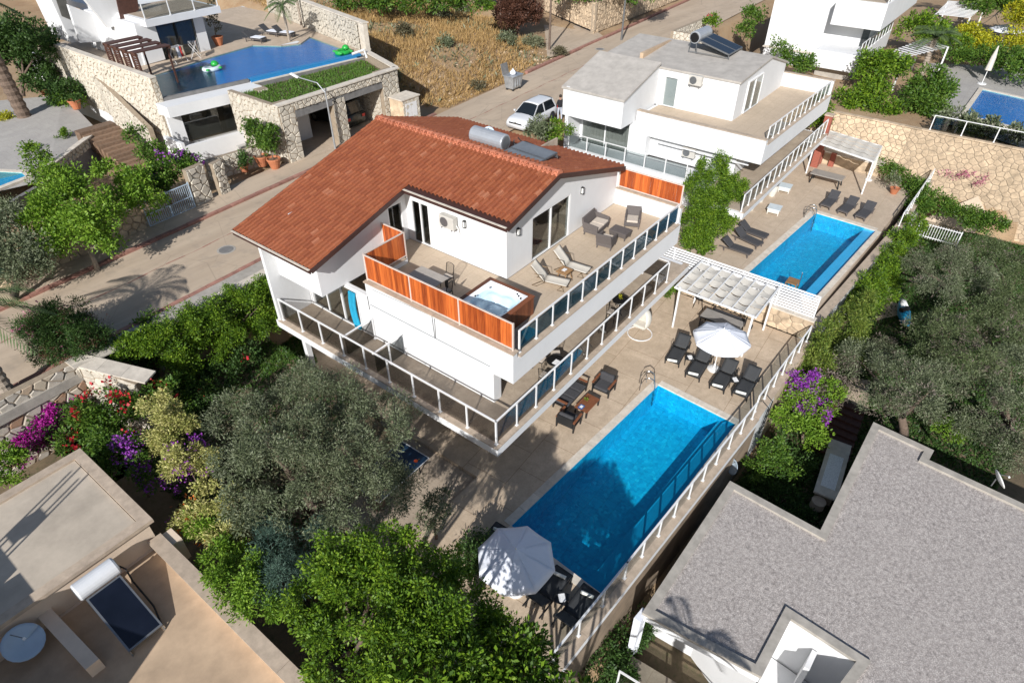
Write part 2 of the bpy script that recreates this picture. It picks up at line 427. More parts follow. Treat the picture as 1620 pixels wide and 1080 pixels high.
leafmat('leaf_mid', [(.022, .055, .009), (.05, .115, .014), (.095, .18, .02), (.16, .24, .035)], .25)
leafmat('leaf_variegated', [(.10, .16, .03), (.30, .32, .08), (.50, .47, .17), (.62, .56, .27)], .25)
leafmat('leaf_bluegreen', [(.03, .06, .045), (.06, .11, .08), (.10, .165, .125)], .15)
leafmat('leaf_yellow', [(.09, .14, .01), (.24, .27, .012), (.46, .44, .02), (.60, .54, .04)], .3)
leafmat('leaf_olive_green', [(.03, .05, .016), (.07, .10, .035), (.12, .155, .065), (.22, .25, .13)], .18)
leafmat('leaf_cypress', [(.03, .07, .012), (.09, .15, .02), (.17, .22, .035), (.24, .28, .06)], .2)
leafmat('leaf_copper', [(.035, .015, .01), (.085, .035, .02), (.15, .07, .045)], .15)
leafmat('leaf_palm', [(.05, .085, .03), (.09, .14, .05), (.15, .20, .08)], .2)
leafmat('leaf_greybrown', [(.07, .055, .04), (.13, .105, .085), (.20, .165, .14)], .1)
leafmat('petal_magenta', [(.24, .008, .16), (.42, .015, .30), (.55, .05, .42)], .3)
leafmat('petal_purple', [(.16, .02, .26), (.30, .05, .42), (.42, .12, .52)], .3)
leafmat('petal_red', [(.40, .01, .03), (.60, .03, .04)], .3)
leafmat('petal_orange', [(.60, .12, .02), (.75, .22, .04)], .3)
leafmat('petal_pink', [(.42, .12, .20), (.58, .25, .33)], .3)
leafmat('dry_grass', [(.15, .115, .05), (.34, .22, .085), (.48, .31, .125), (.58, .42, .21)], .2, .8)
leafmat('grey_scrub', [(.10, .11, .06), (.17, .18, .10), (.26, .27, .17)], .15)
leafmat('lawn_blade', [(.04, .10, .012), (.08, .17, .02), (.13, .23, .035)], .25)
# ================================================================== ground and road
ROADZ = 3.6
def sm(a, b, x):
    t = min(1, max(0, (x-a)/(b-a))); return t*t*(3-2*t)
def kerb_near(x): return 26.1+.034*x        # road edge on the villa side
def kerb_far(x): return 31.75+.055*x         # road edge on the hill side
def hgt(x, y):
    mid = -.35 if (x < 12.2 and y > 10.3) or x < 9.2 else -2.4
    south = -3.2+.01*(x-20)
    z = south+(mid-south)*sm(4.6, 4.9, y) if x > 5.2 else -1.0
    if x < 12: z = z+(1.2-z)*sm(13, 21, y)*.9
    kn, kf = kerb_near(x), kerb_far(x)
    z = z+(ROADZ-.12-z)*(sm(kn-2.6, kn-1.2, y) if x > 7.6 else sm(25.1, 25.4, y))
    if x > 54.3: z = z+(3.0-z)*sm(-3.2, -2.9, y)*(1-sm(22, 26, y))
    if y > kf+1.0:
        up_ = sm(34, 40, x)*(1-sm(48.5, 51.5, x-.25*(y-34)))*(.10*(y-kf-1)+1.3*sm(kf+1, kf+6, y))
        z = ROADZ-.12+min(up_, 7)
        if x > 62: z += .03*(y-kf)
    return z
xs = np.concatenate([np.linspace(-250, -32, 10), np.arange(-30, 100, .9), np.linspace(102, 400, 12)])
ys = np.concatenate([np.linspace(-250, -32, 10), np.arange(-30, 90, .9), np.linspace(92, 400, 14)])
g = MB(); nx = len(xs)
for y in ys:
    for x in xs: g.v.append((x, y, hgt(x, y)+.05*math.sin(x*1.7)*math.cos(y*2.1)))
g.f = [(j*nx+i, j*nx+i+1, (j+1)*nx+i+1, (j+1)*nx+i) for j in range(len(ys)-1) for i in range(nx-1)]
tag(g.build('ground', 'earth', origin=(0, 0, 0), smooth=True), kind='structure')

RX = [-40, -20, 0, 6, 12, 20, 30, 42, 54, 66, 80, 100, 140]
road = MB()
for a, b in zip(RX, RX[1:]):
    road.quad((a, kerb_near(a), ROADZ), (b, kerb_near(b), ROADZ), (b, kerb_far(b), ROADZ), (a, kerb_far(a), ROADZ))
tag(road.build('road', 'road', origin=(0, 28, ROADZ)), kind='structure')
# side road climbing past the scrub
sr = MB(); a, b, c_, d = G(866, 92, ROADZ+.012), G(965, 66, ROADZ+.012), G(892, 8, ROADZ+.02), G(858, 14, ROADZ+.02)
sr.quad(a, b, c_, d); sr.quad(d, c_, c_+(c_-b)*1.2, d+(d-a)*1.2)
tag(sr.build('side_road', 'road'), kind='structure')
# pavements (raised 0.12) and kerb stones
pv = MB()
for a, b in zip(RX, RX[1:]):
    pv.hexa([(a, kerb_far(a)+.25, ROADZ-.1), (b, kerb_far(b)+.25, ROADZ-.1), (b, kerb_far(b)+2.2, ROADZ-.1), (a, kerb_far(a)+2.2, ROADZ-.1)],
            [(a, kerb_far(a)+.25, ROADZ+.12), (b, kerb_far(b)+.25, ROADZ+.12), (b, kerb_far(b)+2.2, ROADZ+.12), (a, kerb_far(a)+2.2, ROADZ+.12)]) if b <= 36 else None
pav = tag(pv.build('pavement', 'road', origin=(0, 33, ROADZ)), kind='structure')
pv = MB()
for a, b in zip(RX, RX[1:]):
    if b <= 32:
        pv.hexa([(a, kerb_near(a)-1.4, ROADZ-.3), (b, kerb_near(b)-1.4, ROADZ-.3), (b, kerb_near(b)-.22, ROADZ-.3), (a, kerb_near(a)-.22, ROADZ-.3)],
                [(a, kerb_near(a)-1.4, ROADZ+.1), (b, kerb_near(b)-1.4, ROADZ+.1), (b, kerb_near(b)-.22, ROADZ+.1), (a, kerb_near(a)-.22, ROADZ+.1)])
pav2 = tag(pv.build('pavement', 'concrete', origin=(0, 24, ROADZ)), kind='structure')
def kerbrow(fn, side, x0, x1, parent, mat, step=.72):
    x = x0; me = None
    while x < x1:
        a = V(x, fn(x), 0); b = V(x+step-.02, fn(x+step), 0)
        mb = MB(); o_ = .24*side; j = rnd.uniform(-.012, .012)
        p = [(a.x, a.y), (b.x, b.y), (b.x, b.y+o_), (a.x, a.y+o_)]
        mb.prism(p, ROADZ-.12, ROADZ+.13+j, )
        mb.build('kerb_stone', mat, parent)
        x += step
kerbrow(kerb_far, 1, -6, 34, pav, 'kerb_red', .9)
kerbrow(kerb_near, -1, 2, 30, pav2, 'kerb_red', .9)
# kerb along the far stretch
kf2 = MB()
for a in np.arange(47, 96, 1.6):
    kf2.prism([(a, kerb_far(a)+.1), (a+1.57, kerb_far(a+1.57)+.1), (a+1.57, kerb_far(a+1.57)+.4), (a, kerb_far(a)+.4)], ROADZ-.1, ROADZ+.14)
tag(kf2.build('kerb', 'kerb_red'), kind='structure')

# ================================================================== pool decks
def ring(mb, O, H, z):
    n = len(O)
    for i in range(n):
        j = (i+1) % n; mb.quad((*O[i], z), (*O[j], z), (*H[j], z), (*H[i], z))
def yout(x): return 4.36-.0605*(x-10.37)
P1 = [(11.03, 4.62), (21.5, 4.17), (21.72, 8.09), (11.33, 8.84)]
dk = MB(); E1 = 29.2
O1 = [(6.0, yout(6)), (E1, yout(E1)), (E1, 11.3), (6.0, 11.3)]
ring(dk, O1, P1, 0)
dk.quad((12.35, 11.3, 0), (E1, 11.3, 0), (E1, 24.2, 0), (12.35, 24.2, 0))
# retaining face
dk.quad((6, yout(6), -3.6), (E1, yout(E1), -3.6), (E1, yout(E1), 0), (6, yout(6), 0))
dk.quad((6, 11.3, -1.4), (6, yout(6), -3.6), (6, yout(6), 0), (6, 11.3, 0))
dk.quad((12.35, 24.2, -.3), (12.35, 11.3, -.3), (12.35, 11.3, 0), (12.35, 24.2, 0))
dk.quad((12.35, 11.3, -.3), (6, 11.3, -.3), (6, 11.3, 0), (12.35, 11.3, 0))
tag(dk.build('pool_deck', 'deck_stone', origin=(0, 0, 0)), kind='structure')
lo = MB(); lo.box(7.6, 11.31, -.4, 12.34, 16.8, -.17)
tag(lo.build('lower_patio', 'terrace_old'), kind='structure')

def pool(label, P, depth, ledge, water_z, lining, ledge_mat, cope=.3, copemat='coping_pale', ledge_z=-.34):
    """P runs near-outer, far-outer, far-inner, near-inner; a shallow ledge follows the outer side"""
    c = V(sum(p[0] for p in P)/4, sum(p[1] for p in P)/4, 0)
    o = thing('swimming_pool', label, 'pool', c)
    a, b, cc, d = [V(*p, 0) for p in P]
    mb = MB(); z = -depth
    la = a+(d-a)*(ledge/(d-a).length); lb = b+(cc-b)*(ledge/(cc-b).length)
    def dn(p, zz): return (p.x, p.y, zz)
    q = [la, lb, cc, d]
    mb.quad(*[dn(p, z) for p in q])
    for i in range(4):
        p, r_ = q[i], q[(i+1) % 4]; top = ledge_z if i == 0 else 0
        mb.quad(dn(r_, z), dn(p, z), dn(p, top), dn(r_, top))
    mb.build('basin', lining, o)
    lg = MB(); lg.quad(dn(a, ledge_z), dn(b, ledge_z), dn(lb, ledge_z), dn(la, ledge_z))
    for p, r_ in ((a, b), (b, lb), (la, a)): lg.quad(dn(r_, ledge_z), dn(p, ledge_z), dn(p, 0), dn(r_, 0))
    lg.build('ledge', ledge_mat, o)
    wt = MB(); wt.quad(*[dn(p, water_z) for p in (a, b, cc, d)])
    wt.build('water', 'water', o)
    cp = MB(); n = 0
    for i in range(4):                      # coping slabs with thin joints
        p, r_ = [a, b, cc, d][i], [a, b, cc, d][(i+1) % 4]
        dr = (r_-p); L = dr.length; dr.normalize(); nrm = V(dr.y, -dr.x, 0)
        k = max(1, round(L/.9))
        for s in range(k):
            u0, u1 = p+dr*(L*s/k+.006), p+dr*(L*(s+1)/k-.006)
            m2 = MB(); w_ = cope if i else min(cope, .3)
            m2.prism([(u0-nrm*.03)[:2], (u1-nrm*.03)[:2], (u1+nrm*w_)[:2], (u0+nrm*w_)[:2]], -.05, .014+rnd.uniform(0, .004))
            m2.build('coping_slab', copemat, o)
    return o
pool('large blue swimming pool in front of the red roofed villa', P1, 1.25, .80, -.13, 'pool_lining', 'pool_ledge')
def ladder(label, loc, rz):
    o = thing('pool_ladder', label, 'ladder')
    for s in (-.25, .25):
        MB().tube([(-.55, s, 0), (-.52, s, .45), (-.38, s, .72), (-.15, s, .80), (.06, s, .66), (.12, s, .3), (.12, s, -.9)], .025, 8).build('rail', 'steel', o, smooth=True)
    for k in range(3): MB().box(.08, -.25, -.3-.28*k, .18, .25, -.26-.28*k).build('tread', 'steel', o)
    MB().bar((-.3, -.25, .55), (-.3, .25, .55), .02).build('crossbar', 'steel', o)
    place(o, loc, rz); return o
ladder('steel pool ladder at the corner of the villa pool beside the armchairs', G(1031, 616, 0)+V(.1, .08, 0), R(-60))

# second deck behind, with its own pool
P2 = [(33.05, 4.50), (43.45, 3.75), (43.63, 7.65), (33.6, 8.45)]
dk = MB(); def_y = lambda x: 4.02-.085*(x-31.4)
O2 = [(E1+.2, def_y(E1+.2)), (53.9, 3.0), (53.9, 11.3), (E1+.2, 11.3)]
ring(dk, O2, P2, 0)
dk.quad((E1+.2, 11.3, 0), (53.9, 11.3, 0), (53.9, 24.2, 0), (E1+.2, 24.2, 0))
dk.quad((E1+.2, def_y(E1+.2), -3.8), (53.9, 3.0, -3.8), (53.9, 3.0, 0), (E1+.2, def_y(E1+.2), 0))
tag(dk.build('neighbour_deck', 'deck_far', origin=(0, 0, 0)), kind='structure')
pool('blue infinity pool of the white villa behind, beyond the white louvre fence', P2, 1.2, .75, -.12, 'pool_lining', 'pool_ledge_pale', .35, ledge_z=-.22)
ladder('steel pool ladder at the far corner of the infinity pool', G(1286, 344, 0), R(-75))
# white coping wall along the outer edge of both decks
def edgewall(label, pts, w, z0, z1, m='white_plaster', top='coping_tan'):
    o = thing('retaining_wall', label, 'wall', V(*pts[0], z0))
    mb = MB(); t2 = MB()
    for (xa, ya), (xb, yb) in zip(pts, pts[1:]):
        d = V(xb-xa, yb-ya, 0).normalized(); n = V(-d.y, d.x, 0)
        p = [(xa, ya), (xb, yb), (xb+n.x*w, yb+n.y*w), (xa+n.x*w, ya+n.y*w)]
        mb.prism(p, z0, z1)
        L = V(xb-xa, yb-ya, 0).length; k = max(1, round(L/1.2))
        for s in range(k):
            e0 = V(xa, ya, 0)+d*(L*s/k+.004); e1 = V(xa, ya, 0)+d*(L*(s+1)/k-.004)
            q = [(e0-n*.04)[:2], (e1-n*.04)[:2], (e1+n*(w+.03))[:2], (e0+n*(w+.03))[:2]]
            MB().prism(q, z1+.003, z1+.045).build('coping_slab', top, o)
    mb.build('wall', m, o)
    if m != 'white_plaster':
        for (xa, ya), (xb, yb) in zip(pts, pts[1:]): MB().bar((xa, ya-.01, z1-.16), (xb, yb-.01, z1-.16), .05, .3).build('fascia', 'white_plaster', o)
    return o
flat('wall_earth', (.24, .18, .125), .95, .35, 1.2, .4)
edgewall('brown retaining wall with white top along the outer edge of the villa pool', [(6.0, yout(6)-.12), (22.3, yout(22.3)-.12)], .34, -3.6, .02, 'wall_earth')
edgewall('white retaining wall below the charcoal lounger deck', [(22.32, 3.55), (29.2, 3.42)], .36, -3.6, .03)
edgewall('white retaining wall below the infinity pool', [(29.4, def_y(29.4)-.5), (44.6, 2.55), (53.9, 2.35)], .4, -3.8, .03)

# manhole covers and the worn joint down the middle of the road
for k, (x, y, lab) in enumerate(((358, 395, 'dark manhole cover on the road in front of the gate'), (949, 78, 'dark manhole cover on the road behind the grey roof'))):
    q = G(x, y, ROADZ); o = thing('manhole_cover', lab, 'manhole cover', V(q.x, q.y, ROADZ)); MB().lathe([(.01, .0), (.36, .0), (.36, .008), (.01, .008)], V(q.x, q.y, ROADZ+.002), 20).build('lid', 'concrete_dark', o); MB().lathe([(.37, .0), (.46, .0), (.46, .006), (.37, .006)], V(q.x, q.y, ROADZ+.002), 20).build('rim', 'concrete', o)
jt = MB()
for k in range(130):
    x = -4+.5*k; w_ = .03+.02*math.sin(k*1.7); y = (kerb_near(x)*.42+kerb_far(x)*.58)+.04*math.sin(k*.9); x2 = x+.5; y2 = (kerb_near(x2)*.42+kerb_far(x2)*.58)+.04*math.sin((k+1)*.9)
    jt.quad((x, y-w_, ROADZ+.004), (x2, y2-w_, ROADZ+.004), (x2, y2+w_, ROADZ+.004), (x, y+w_, ROADZ+.004))
tag(jt.build('road_joint', 'kerb_red'), kind='structure')
# ================================================================== railings and screens
def railing(label, pts, h=1.05, bay=1.35, glass='glass_grey', group='white railings with tinted glass', post=.06, lift=.10, ends=(True, True)):
    """white posts, handrail and one tinted pane per bay along a 3D line"""
    pts = [Vector(p) for p in pts]
    o = thing('glass_railing', label, 'railing', pts[0], group)
    for i, (a, b) in enumerate(zip(pts, pts[1:])):
        d = b-a; L = d.length; d.normalize(); k = max(1, round(L/bay))
        for s in range(k+1):
            if s == k and i < len(pts)-2: continue
            if (i == 0 and s == 0 and not ends[0]) or (i == len(pts)-2 and s == k and not ends[1]): continue
            p = a+d*(L*s/k)
            mb = MB().bar(p, p+V(0, 0, h), post, post, d); mb.bar(p+V(0, 0, .005), p+V(0, 0, .03), post*2, post*2, d)
            mb.build('post', 'white_paint', o)
        MB().bar(a+V(0, 0, h+.02)-d*.03, b+V(0, 0, h+.02)+d*.03, .065, .04).build('handrail', 'white_paint', o)
        for s in range(k):
            p = a+d*(L*s/k+post*.8); q = a+d*(L*(s+1)/k-post*.8)
            MB().bar(p+V(0, 0, lift+(h-.1-lift)/2), q+V(0, 0, lift+(h-.1-lift)/2), .012, h-.1-lift).build('glass_pane', glass, o)
    return o
def plank_screen(label, segs, h, bay=2.0, w=.135):
    """upright orange boards between pale metal posts"""
    a0 = Vector(segs[0][0]); o = thing('wooden_screen', label, 'screen', a0)
    for a, b in segs:
        a, b = Vector(a), Vector(b); d = b-a; L = d.length; d.normalize(); k = max(1, round(L/bay))
        for s in range(k+1):
            p = a+d*(L*s/k); MB().bar(p-V(0, 0, .1), p+V(0, 0, h+.03), .06, .06, d).build('post', 'screen_frame', o)
        for zz in (.06, h): MB().bar(a+V(0, 0, zz), b+V(0, 0, zz), .05, .045).build('rail', 'screen_frame', o)
        n = max(1, int((L-.04)/w)); ww = (L-.04)/n
        for s in range(n):
            p = a+d*(.02+ww*(s+.5)); nn = V(-d.y, d.x, 0)*rnd.uniform(-.006, .006)
            mb = MB().bar(p+nn+V(0, 0, .09), p+nn+V(0, 0, h-.02), ww-.008, .02, V(-d.y, d.x, 0))
            mb.build('plank', 'plank_orange', o)
    return o
# ================================================================== the villa
VO = V(20, 16, 0)
villa = thing('villa', 'white two storey villa with red tiled roof in the middle', 'villa', VO)
L1, L2 = 2.8, 5.45
W = 'white_plaster'
def vp(name, mb, m=W, **k): return mb.build(name, m, villa, **k)
def door(parent, axis, c, s0, s1, z0, z1, panes=2, depth=.12, glass='glass_window', frame='white_paint', dark='interior_dark', fr=.07, face=-1, room=1.5, side=None):
    """sliding door in a wall; axis 'y' = wall faces -Y at y=c, spans x s0..s1; 'x' = wall faces -X"""
    def P(u, v, zz): return (u, c+v, zz) if axis == 'y' else (c+v, u, zz)
    def bx(u0, v0, za, u1, v1, zb):
        p, q = P(u0, v0, za), P(u1, v1, zb); return (p[0], p[1], p[2], q[0], q[1], q[2])
    f = MB(); v0, v1 = -.03, .09
    f.box(*bx(s0, v0, z1-fr, s1, v1, z1)); f.box(*bx(s0, v0, z0, s1, v1, z0+.04))
    f.box(*bx(s0, v0, z0+.04, s0+fr, v1, z1-fr)); f.box(*bx(s1-fr, v0, z0+.04, s1, v1, z1-fr))
    o = f.build('door', frame, parent)
    k = panes; wd = (s1-s0-2*fr)/k
    for i in range(k):
        u0 = s0+fr+wd*i; u1 = u0+wd; vv = .0 if i % 2 else .04
        if i: MB().box(*bx(u0-.035, -.02, z0+.04, u0+.035, .07, z1-fr)).build('frame_stile', frame, o)
        MB().box(*bx(u0+.03, vv, z0+.05, u1-.03, vv+.015, z1-fr-.01)).build('pane', glass, o)
    return o
def hollow(mb, axis, c, s0, s1, z0, z1, holes, th=.2):
    """a wall slab with rectangular openings (u0,u1,z0,z1), butted boxes"""
    def bx(u0, u1, za, zb):
        if u1-u0 < .005 or zb-za < .005: return
        if axis == 'y': mb.box(u0, c, za, u1, c+th, zb)
        else: mb.box(c, u0, za, c+th, u1, zb)
    hs = sorted(holes); u = s0
    for (a, b, p, q) in hs:
        bx(u, a, z0, z1); bx(a, b, z0, p); bx(a, b, q, z1); u = b
    bx(u, s1, z0, z1); return mb
# ground floor: set back under the terrace
m = MB(); hollow(m, 'y', 12.1, 13.9, 28.0, 0, 2.38, [(15.2, 18.0, 0, 2.1), (20.0, 22.5, 0, 2.1), (24.2, 26.5, 0, 2.1)])
hollow(m, 'x', 13.9, 12.3, 22.6, 0, 2.38, [(14.0, 16.0, 0.9, 2.0)]); vp('wall', m)
for a, b in ((15.2, 18.0), (20.0, 22.5), (24.2, 26.5)): door(villa, 'y', 12.14, a, b, .01, 2.1, 2, glass='glass_dark')
for x, y, z in ((14.4, 11.6, 0), (19.5, 11.6, 0), (27.0, 11.6, 0), (12.6, 21.9, -.3)): vp('column', MB().box(x, y, z, x+.25, y+.25, 2.38))
# lower terrace slab
T1 = [(12.05, 9.95), (27.85, 9.95), (27.85, 14.0), (14.0, 14.0), (14.0, 22.9), (12.05, 22.9)]
vp('terrace_slab', MB().prism(T1, 2.40, L1-.03))
m = MB()
m.quad((12.33, 10.25, L1-.01), (27.6, 10.25, L1-.01), (27.6, 14.0, L1-.01), (12.33, 14.0, L1-.01))
m.quad((12.33, 14.0, L1-.01), (14.0, 14.0, L1-.01), (14.0, 22.7, L1-.01), (12.33, 22.7, L1-.01)); vp('terrace_floor', m, 'terrace_old')
def coping_line(parent, a, b, w, z, mat='coping_tan', th=.045, seg=1.25):
    a, b = V(*a, 0), V(*b, 0); d = b-a; L = d.length; d.normalize(); n = V(-d.y, d.x, 0)*w/2; k = max(1, round(L/seg))
    for s in range(k):
        p, q = a+d*(L*s/k+.004), a+d*(L*(s+1)/k-.004)
        MB().prism([(p-n)[:2], (q-n)[:2], (q+n)[:2], (p+n)[:2]], z, z+th+rnd.uniform(0, .003)).build('coping_slab', mat, parent)
coping_line(villa, (12.34, 10.09), (27.85, 10.09), .30, L1-.025)
coping_line(villa, (12.17, 9.93), (12.17, 22.7), .30, L1-.02)
# lower storey walls
m = MB(); hollow(m, 'x', 13.86, 11.75, 18.3, L1, 4.30, []); m.box(13.86, 11.55, L1, 14.3, 11.748, 4.30); vp('wall', m)
# wing: recessed glazing behind the small balcony
m = MB(); hollow(m, 'x', 13.86, 18.302, 22.55, L1, 5.0, [(19.0, 22.5, L1, 4.95)]); vp('wall', m)
d_ = door(villa, 'x', 13.90, 19.05, 22.45, L1, 4.9, 3)
vp('wall', MB().box(14.3, 12.9, L1, 27.4, 13.1, 4.30).box(13.9, 22.2, L1, 14.0, 22.2, L1))
door(villa, 'y', 12.86, 17.2, 20.2, L1, 4.25, 2, glass='glass_dark'); door(villa, 'y', 12.86, 22.0, 25.0, L1, 4.25, 2, glass='glass_dark')
vp('floor', MB().box(14.07, 13.1, L1-.2, 26, 22.5, L1-.02), 'terrace_old')
vp('partition', MB().box(17.5, 18.3, L1, 17.6, 22.55, 5.0), 'interior_tan')
vp('curtain', MB().grid(lambda u, v: (13.80+.05*math.sin(u*26), 19.05+u*.42+(.14*math.sin(v*3)), L1+.1+v*1.95), 22, 6), 'turquoise_cloth')
# end wall of the balcony and the far side of the house
vp('end_wall', MB().box(12.1, 22.6, 2.40, 13.86, 22.78, 6.72))
vp('wall', MB().box(13.86, 22.6, 0, 27.0, 22.8, 7.4))
# upper storey of the wing: box with a white band
m = MB()
def roofz(x): return 6.72+.265*(x-12.07) if x < 20.9 else 6.72+.265*8.83-.288*(x-20.9)
m.hexa([(12.66, 19.75, 5.0), (16.3, 19.75, 5.0), (16.3, 22.6, 5.0), (12.66, 22.6, 5.0)], [(12.66, 19.75, roofz(12.66)), (16.3, 19.75, roofz(16.3)), (16.3, 22.6, roofz(16.3)), (12.66, 22.6, roofz(12.66))])
vp('upper_band', m)
# wing wall facing the patio, with a glazed door
m = MB()
for a, b, z0, z1 in ((16.302, 16.75, L2, None), (17.65, 17.88, L2, None), (16.75, 17.65, 7.45, None)):
    m.hexa([(a, 19.75, z0), (b, 19.75, z0), (b, 19.95, z0), (a, 19.95, z0)], [(a, 19.75, roofz(a)), (b, 19.75, roofz(b)), (b, 19.95, roofz(b)), (a, 19.95, roofz(a))])
vp('wall', m); door(villa, 'y', 19.78, 16.75, 17.65, L2, 7.45, 1, glass='glass_dark')
# main block, patio side (faces -X)
m = MB(); hollow(m, 'x', 17.88, 14.24, 19.748, L2, roofz(17.88), [(18.35, 19.45, L2, 7.55)]); vp('wall', m)
door(villa, 'x', 17.92, 18.35, 19.45, L2, 7.55, 2, glass='glass_dark')
# gable wall
m = MB(); GA, GB = 17.88, 26.75
def gpoly(a, b, z0, z1=None):
    xs_ = [a]+([20.9] if a < 20.9 < b and z1 is None else [])+[b]
    for p, q in zip(xs_, xs_[1:]):
        zp, zq = (z1, z1) if z1 is not None else (roofz(p), roofz(q))
        m.hexa([(p, 14.04, z0), (q, 14.04, z0), (q, 14.24, z0), (p, 14.24, z0)], [(p, 14.04, zp), (q, 14.04, zq), (q, 14.24, zq), (p, 14.24, zp)])
gpoly(GA, 19.62, L2); gpoly(19.62, 22.55, 7.58); gpoly(22.55, GB, L2); vp('gable_wall', m)
door(villa, 'y', 14.08, 19.62, 22.55, L2, 7.58, 2)
vp('rug', MB().box(19.8, 14.7, L2+.012, 21.4, 16.2, L2+.03), 'cushion_red')
vp('bed', MB().box(19.6, 16.3, L2+.012, 22.0, 17.55, L2+.5), 'white_fabric', bevel=.05)
vp('floor', MB().box(18.1, 14.26, L2-.1, 26.7, 22.5, L2+.01), 'interior_tan')
vp('back_wall', MB().box(18.1, 17.6, L2+.02, 26.7, 17.7, 8.0), 'interior_tan')
vp('interior_wall', MB().box(22.8, 14.3, L2+.02, 22.9, 17.6, 8.0), 'interior_tan')
# upper terrace: slab edge, floor, parapets
vp('terrace_slab', MB().prism([(13.86, 10.62), (26.95, 10.45), (26.95, 14.04), (17.88, 14.04), (17.88, 19.74), (16.3, 19.74), (16.3, 18.35), (13.86, 18.35)], 4.302, L2-.06))
m = MB(); m.quad((14.1, 10.9, L2-.02), (26.9, 10.75, L2-.02), (26.9, 14.04, L2-.02), (14.1, 14.04, L2-.02)); m.quad((14.1, 14.04, L2-.02), (17.88, 14.04, L2-.02), (17.88, 18.3, L2-.02), (14.1, 18.3, L2-.02)); m.quad((16.3, 18.3, L2-.02), (17.88, 18.3, L2-.02), (17.88, 19.75, L2-.02), (16.3, 19.75, L2-.02))
vp('terrace_floor', m, 'terrace_tile')
vp('parapet', MB().box(13.86, 10.62, L2-.058, 14.1, 18.35, 5.68).box(14.1, 18.3, L2-.058, 16.3, 18.42, 5.68).box(16.26, 18.42, L2-.058, 16.38, 19.75, 5.68))
vp('parapet', MB().box(26.75, 10.5, 4.302, 26.97, 14.04, 6.25))
coping_line(villa, (13.98, 10.58), (13.98, 18.4), .34, 5.682); coping_line(villa, (14.16, 18.36), (16.2, 18.36), .2, 5.682)
coping_line(villa, (14.2, 10.72), (26.74, 10.58), .36, L2-.055); coping_line(villa, (26.86, 10.45), (26.86, 14.03), .3, 6.252)
vp('conduit', MB().tube([(13.84, 14.55, 5.66), (13.84, 14.5, 4.6)], .012, 5).tube([(13.84, 14.42, 5.6), (13.84, 14.45, 4.62)], .012, 5).tube([(13.845, 18.2, 4.62), (13.845, 11.7, 4.6)], .014, 5).tube([(13.845, 17.9, 5.5), (13.84, 15.7, 5.62), (13.84, 14.55, 5.66)], .009, 5), 'grey_metal')
# ---- roof: deck, tiles, ridge, fascia
roof = MB()
XA, XR, XB, YA, YB, YN, XN = 12.07, 20.9, 26.6, 13.6, 24.4, 19.22, 17.38
def rq(x0, x1, y0, y1, dz=0): return [(x0, y0, roofz(x0)+dz), (x1, y0, roofz(x1)+dz), (x1, y1, roofz(x1)+dz), (x0, y1, roofz(x0)+dz)]
for (x0, x1, y0, y1) in ((XA, XN, YN, YB), (XN, XR, YA, YB), (XR, XB, YA, YB)):
    roof.hexa(rq(x0, x1, y0, y1, 0.0), rq(x0, x1, y0, y1, .10))
rf = vp('roof', roof, 'brown_metal')
TW, TL = .235, .36
def tile_mesh(sign):
    """one interlocking clay tile, low wave across, butt edge at its foot; local x = up the slope"""
    mb = MB(); n = 6; prof = [(-.5, .0), (-.34, .0), (-.24, .075), (-.06, .112), (.12, .108), (.30, .062), (.40, .0)]
    for u, lift in ((0, .036), (TL*1.12, .0)):
        for a, h in prof: mb.v.append((u, a*TW, h+lift))
    for a, h in prof: mb.v.append((0, a*TW, h+.002))
    k = len(prof)
    mb.f = [(i, i+1, k+i+1, k+i) for i in range(k-1)]+[(2*k+i, 2*k+i+1, i+1, i) for i in range(k-1)]
    return mb
tiles = []
for side in (0, 1):
    sl = math.atan(.265) if side == 0 else math.atan(.288)
    Ls = (XR-XA)/math.cos(sl) if side == 0 else (XB-XR)/math.cos(sl)
    rows = int(Ls/TL); cols = int((YB-YA)/TW)
    for r_ in range(rows+1):
        for c_ in range(cols+1):
            s = r_*TL; y = YA+TW*(c_+.5)
            if y > YB-.02: continue
            x = XA+s*math.cos(sl) if side == 0 else XB-s*math.cos(sl)
            if side == 0 and x < XN-.02 and y < YN: continue
            if (side == 0 and x+.1 > XR) or (side == 1 and x-.1 < XR): continue
            tiles.append((side, x, y, sl))
# the 300 tiles that show largest are objects of their own, the rest one mesh
tiles.sort(key=lambda t: (t[0], (t[1])**2+(t[2])**2*1.0+(CAMZ-roofz(t[1]))**2))
tm = tile_mesh(0); tme = None
def tilemat(t):
    side, x, y, sl = t; z = roofz(x)+.105
    if side == 0: return Matrix.Translation((x, y, z)) @ Matrix.Rotation(-sl, 4, 'Y')
    return Matrix.Translation((x, y, z)) @ Matrix.Rotation(math.pi, 4, 'Z') @ Matrix.Rotation(-sl, 4, 'Y')
proto = None; rest = MB()
for i, t in enumerate(tiles):
    jit = Matrix.Rotation(rnd.uniform(-.012, .012), 4, 'Z') @ Matrix.Translation((0, 0, rnd.uniform(0, .007)))
    mw = tilemat(t) @ jit
    if i < 300:
        if tme is None:
            o = tm.build('roof_tile', 'roof_tile', rf); tme = o.data
            me = bpy.data.meshes.new('roof_tile'); me.from_pydata(tm.v, [], tm.f); me.materials.append(M('roof_tile')); o.data = me; tme = me
        else:
            o = bpy.data.objects.new('roof_tile', tme); COL.objects.link(o); o.parent = rf
        o.matrix_local = Matrix.Translation(-VO) @ mw
    else: rest.add([mw @ Vector(v) for v in tm.v], tm.f)
o = rest.build('roof_tile', 'roof_tile', rf); o['kind'] = 'stuff'
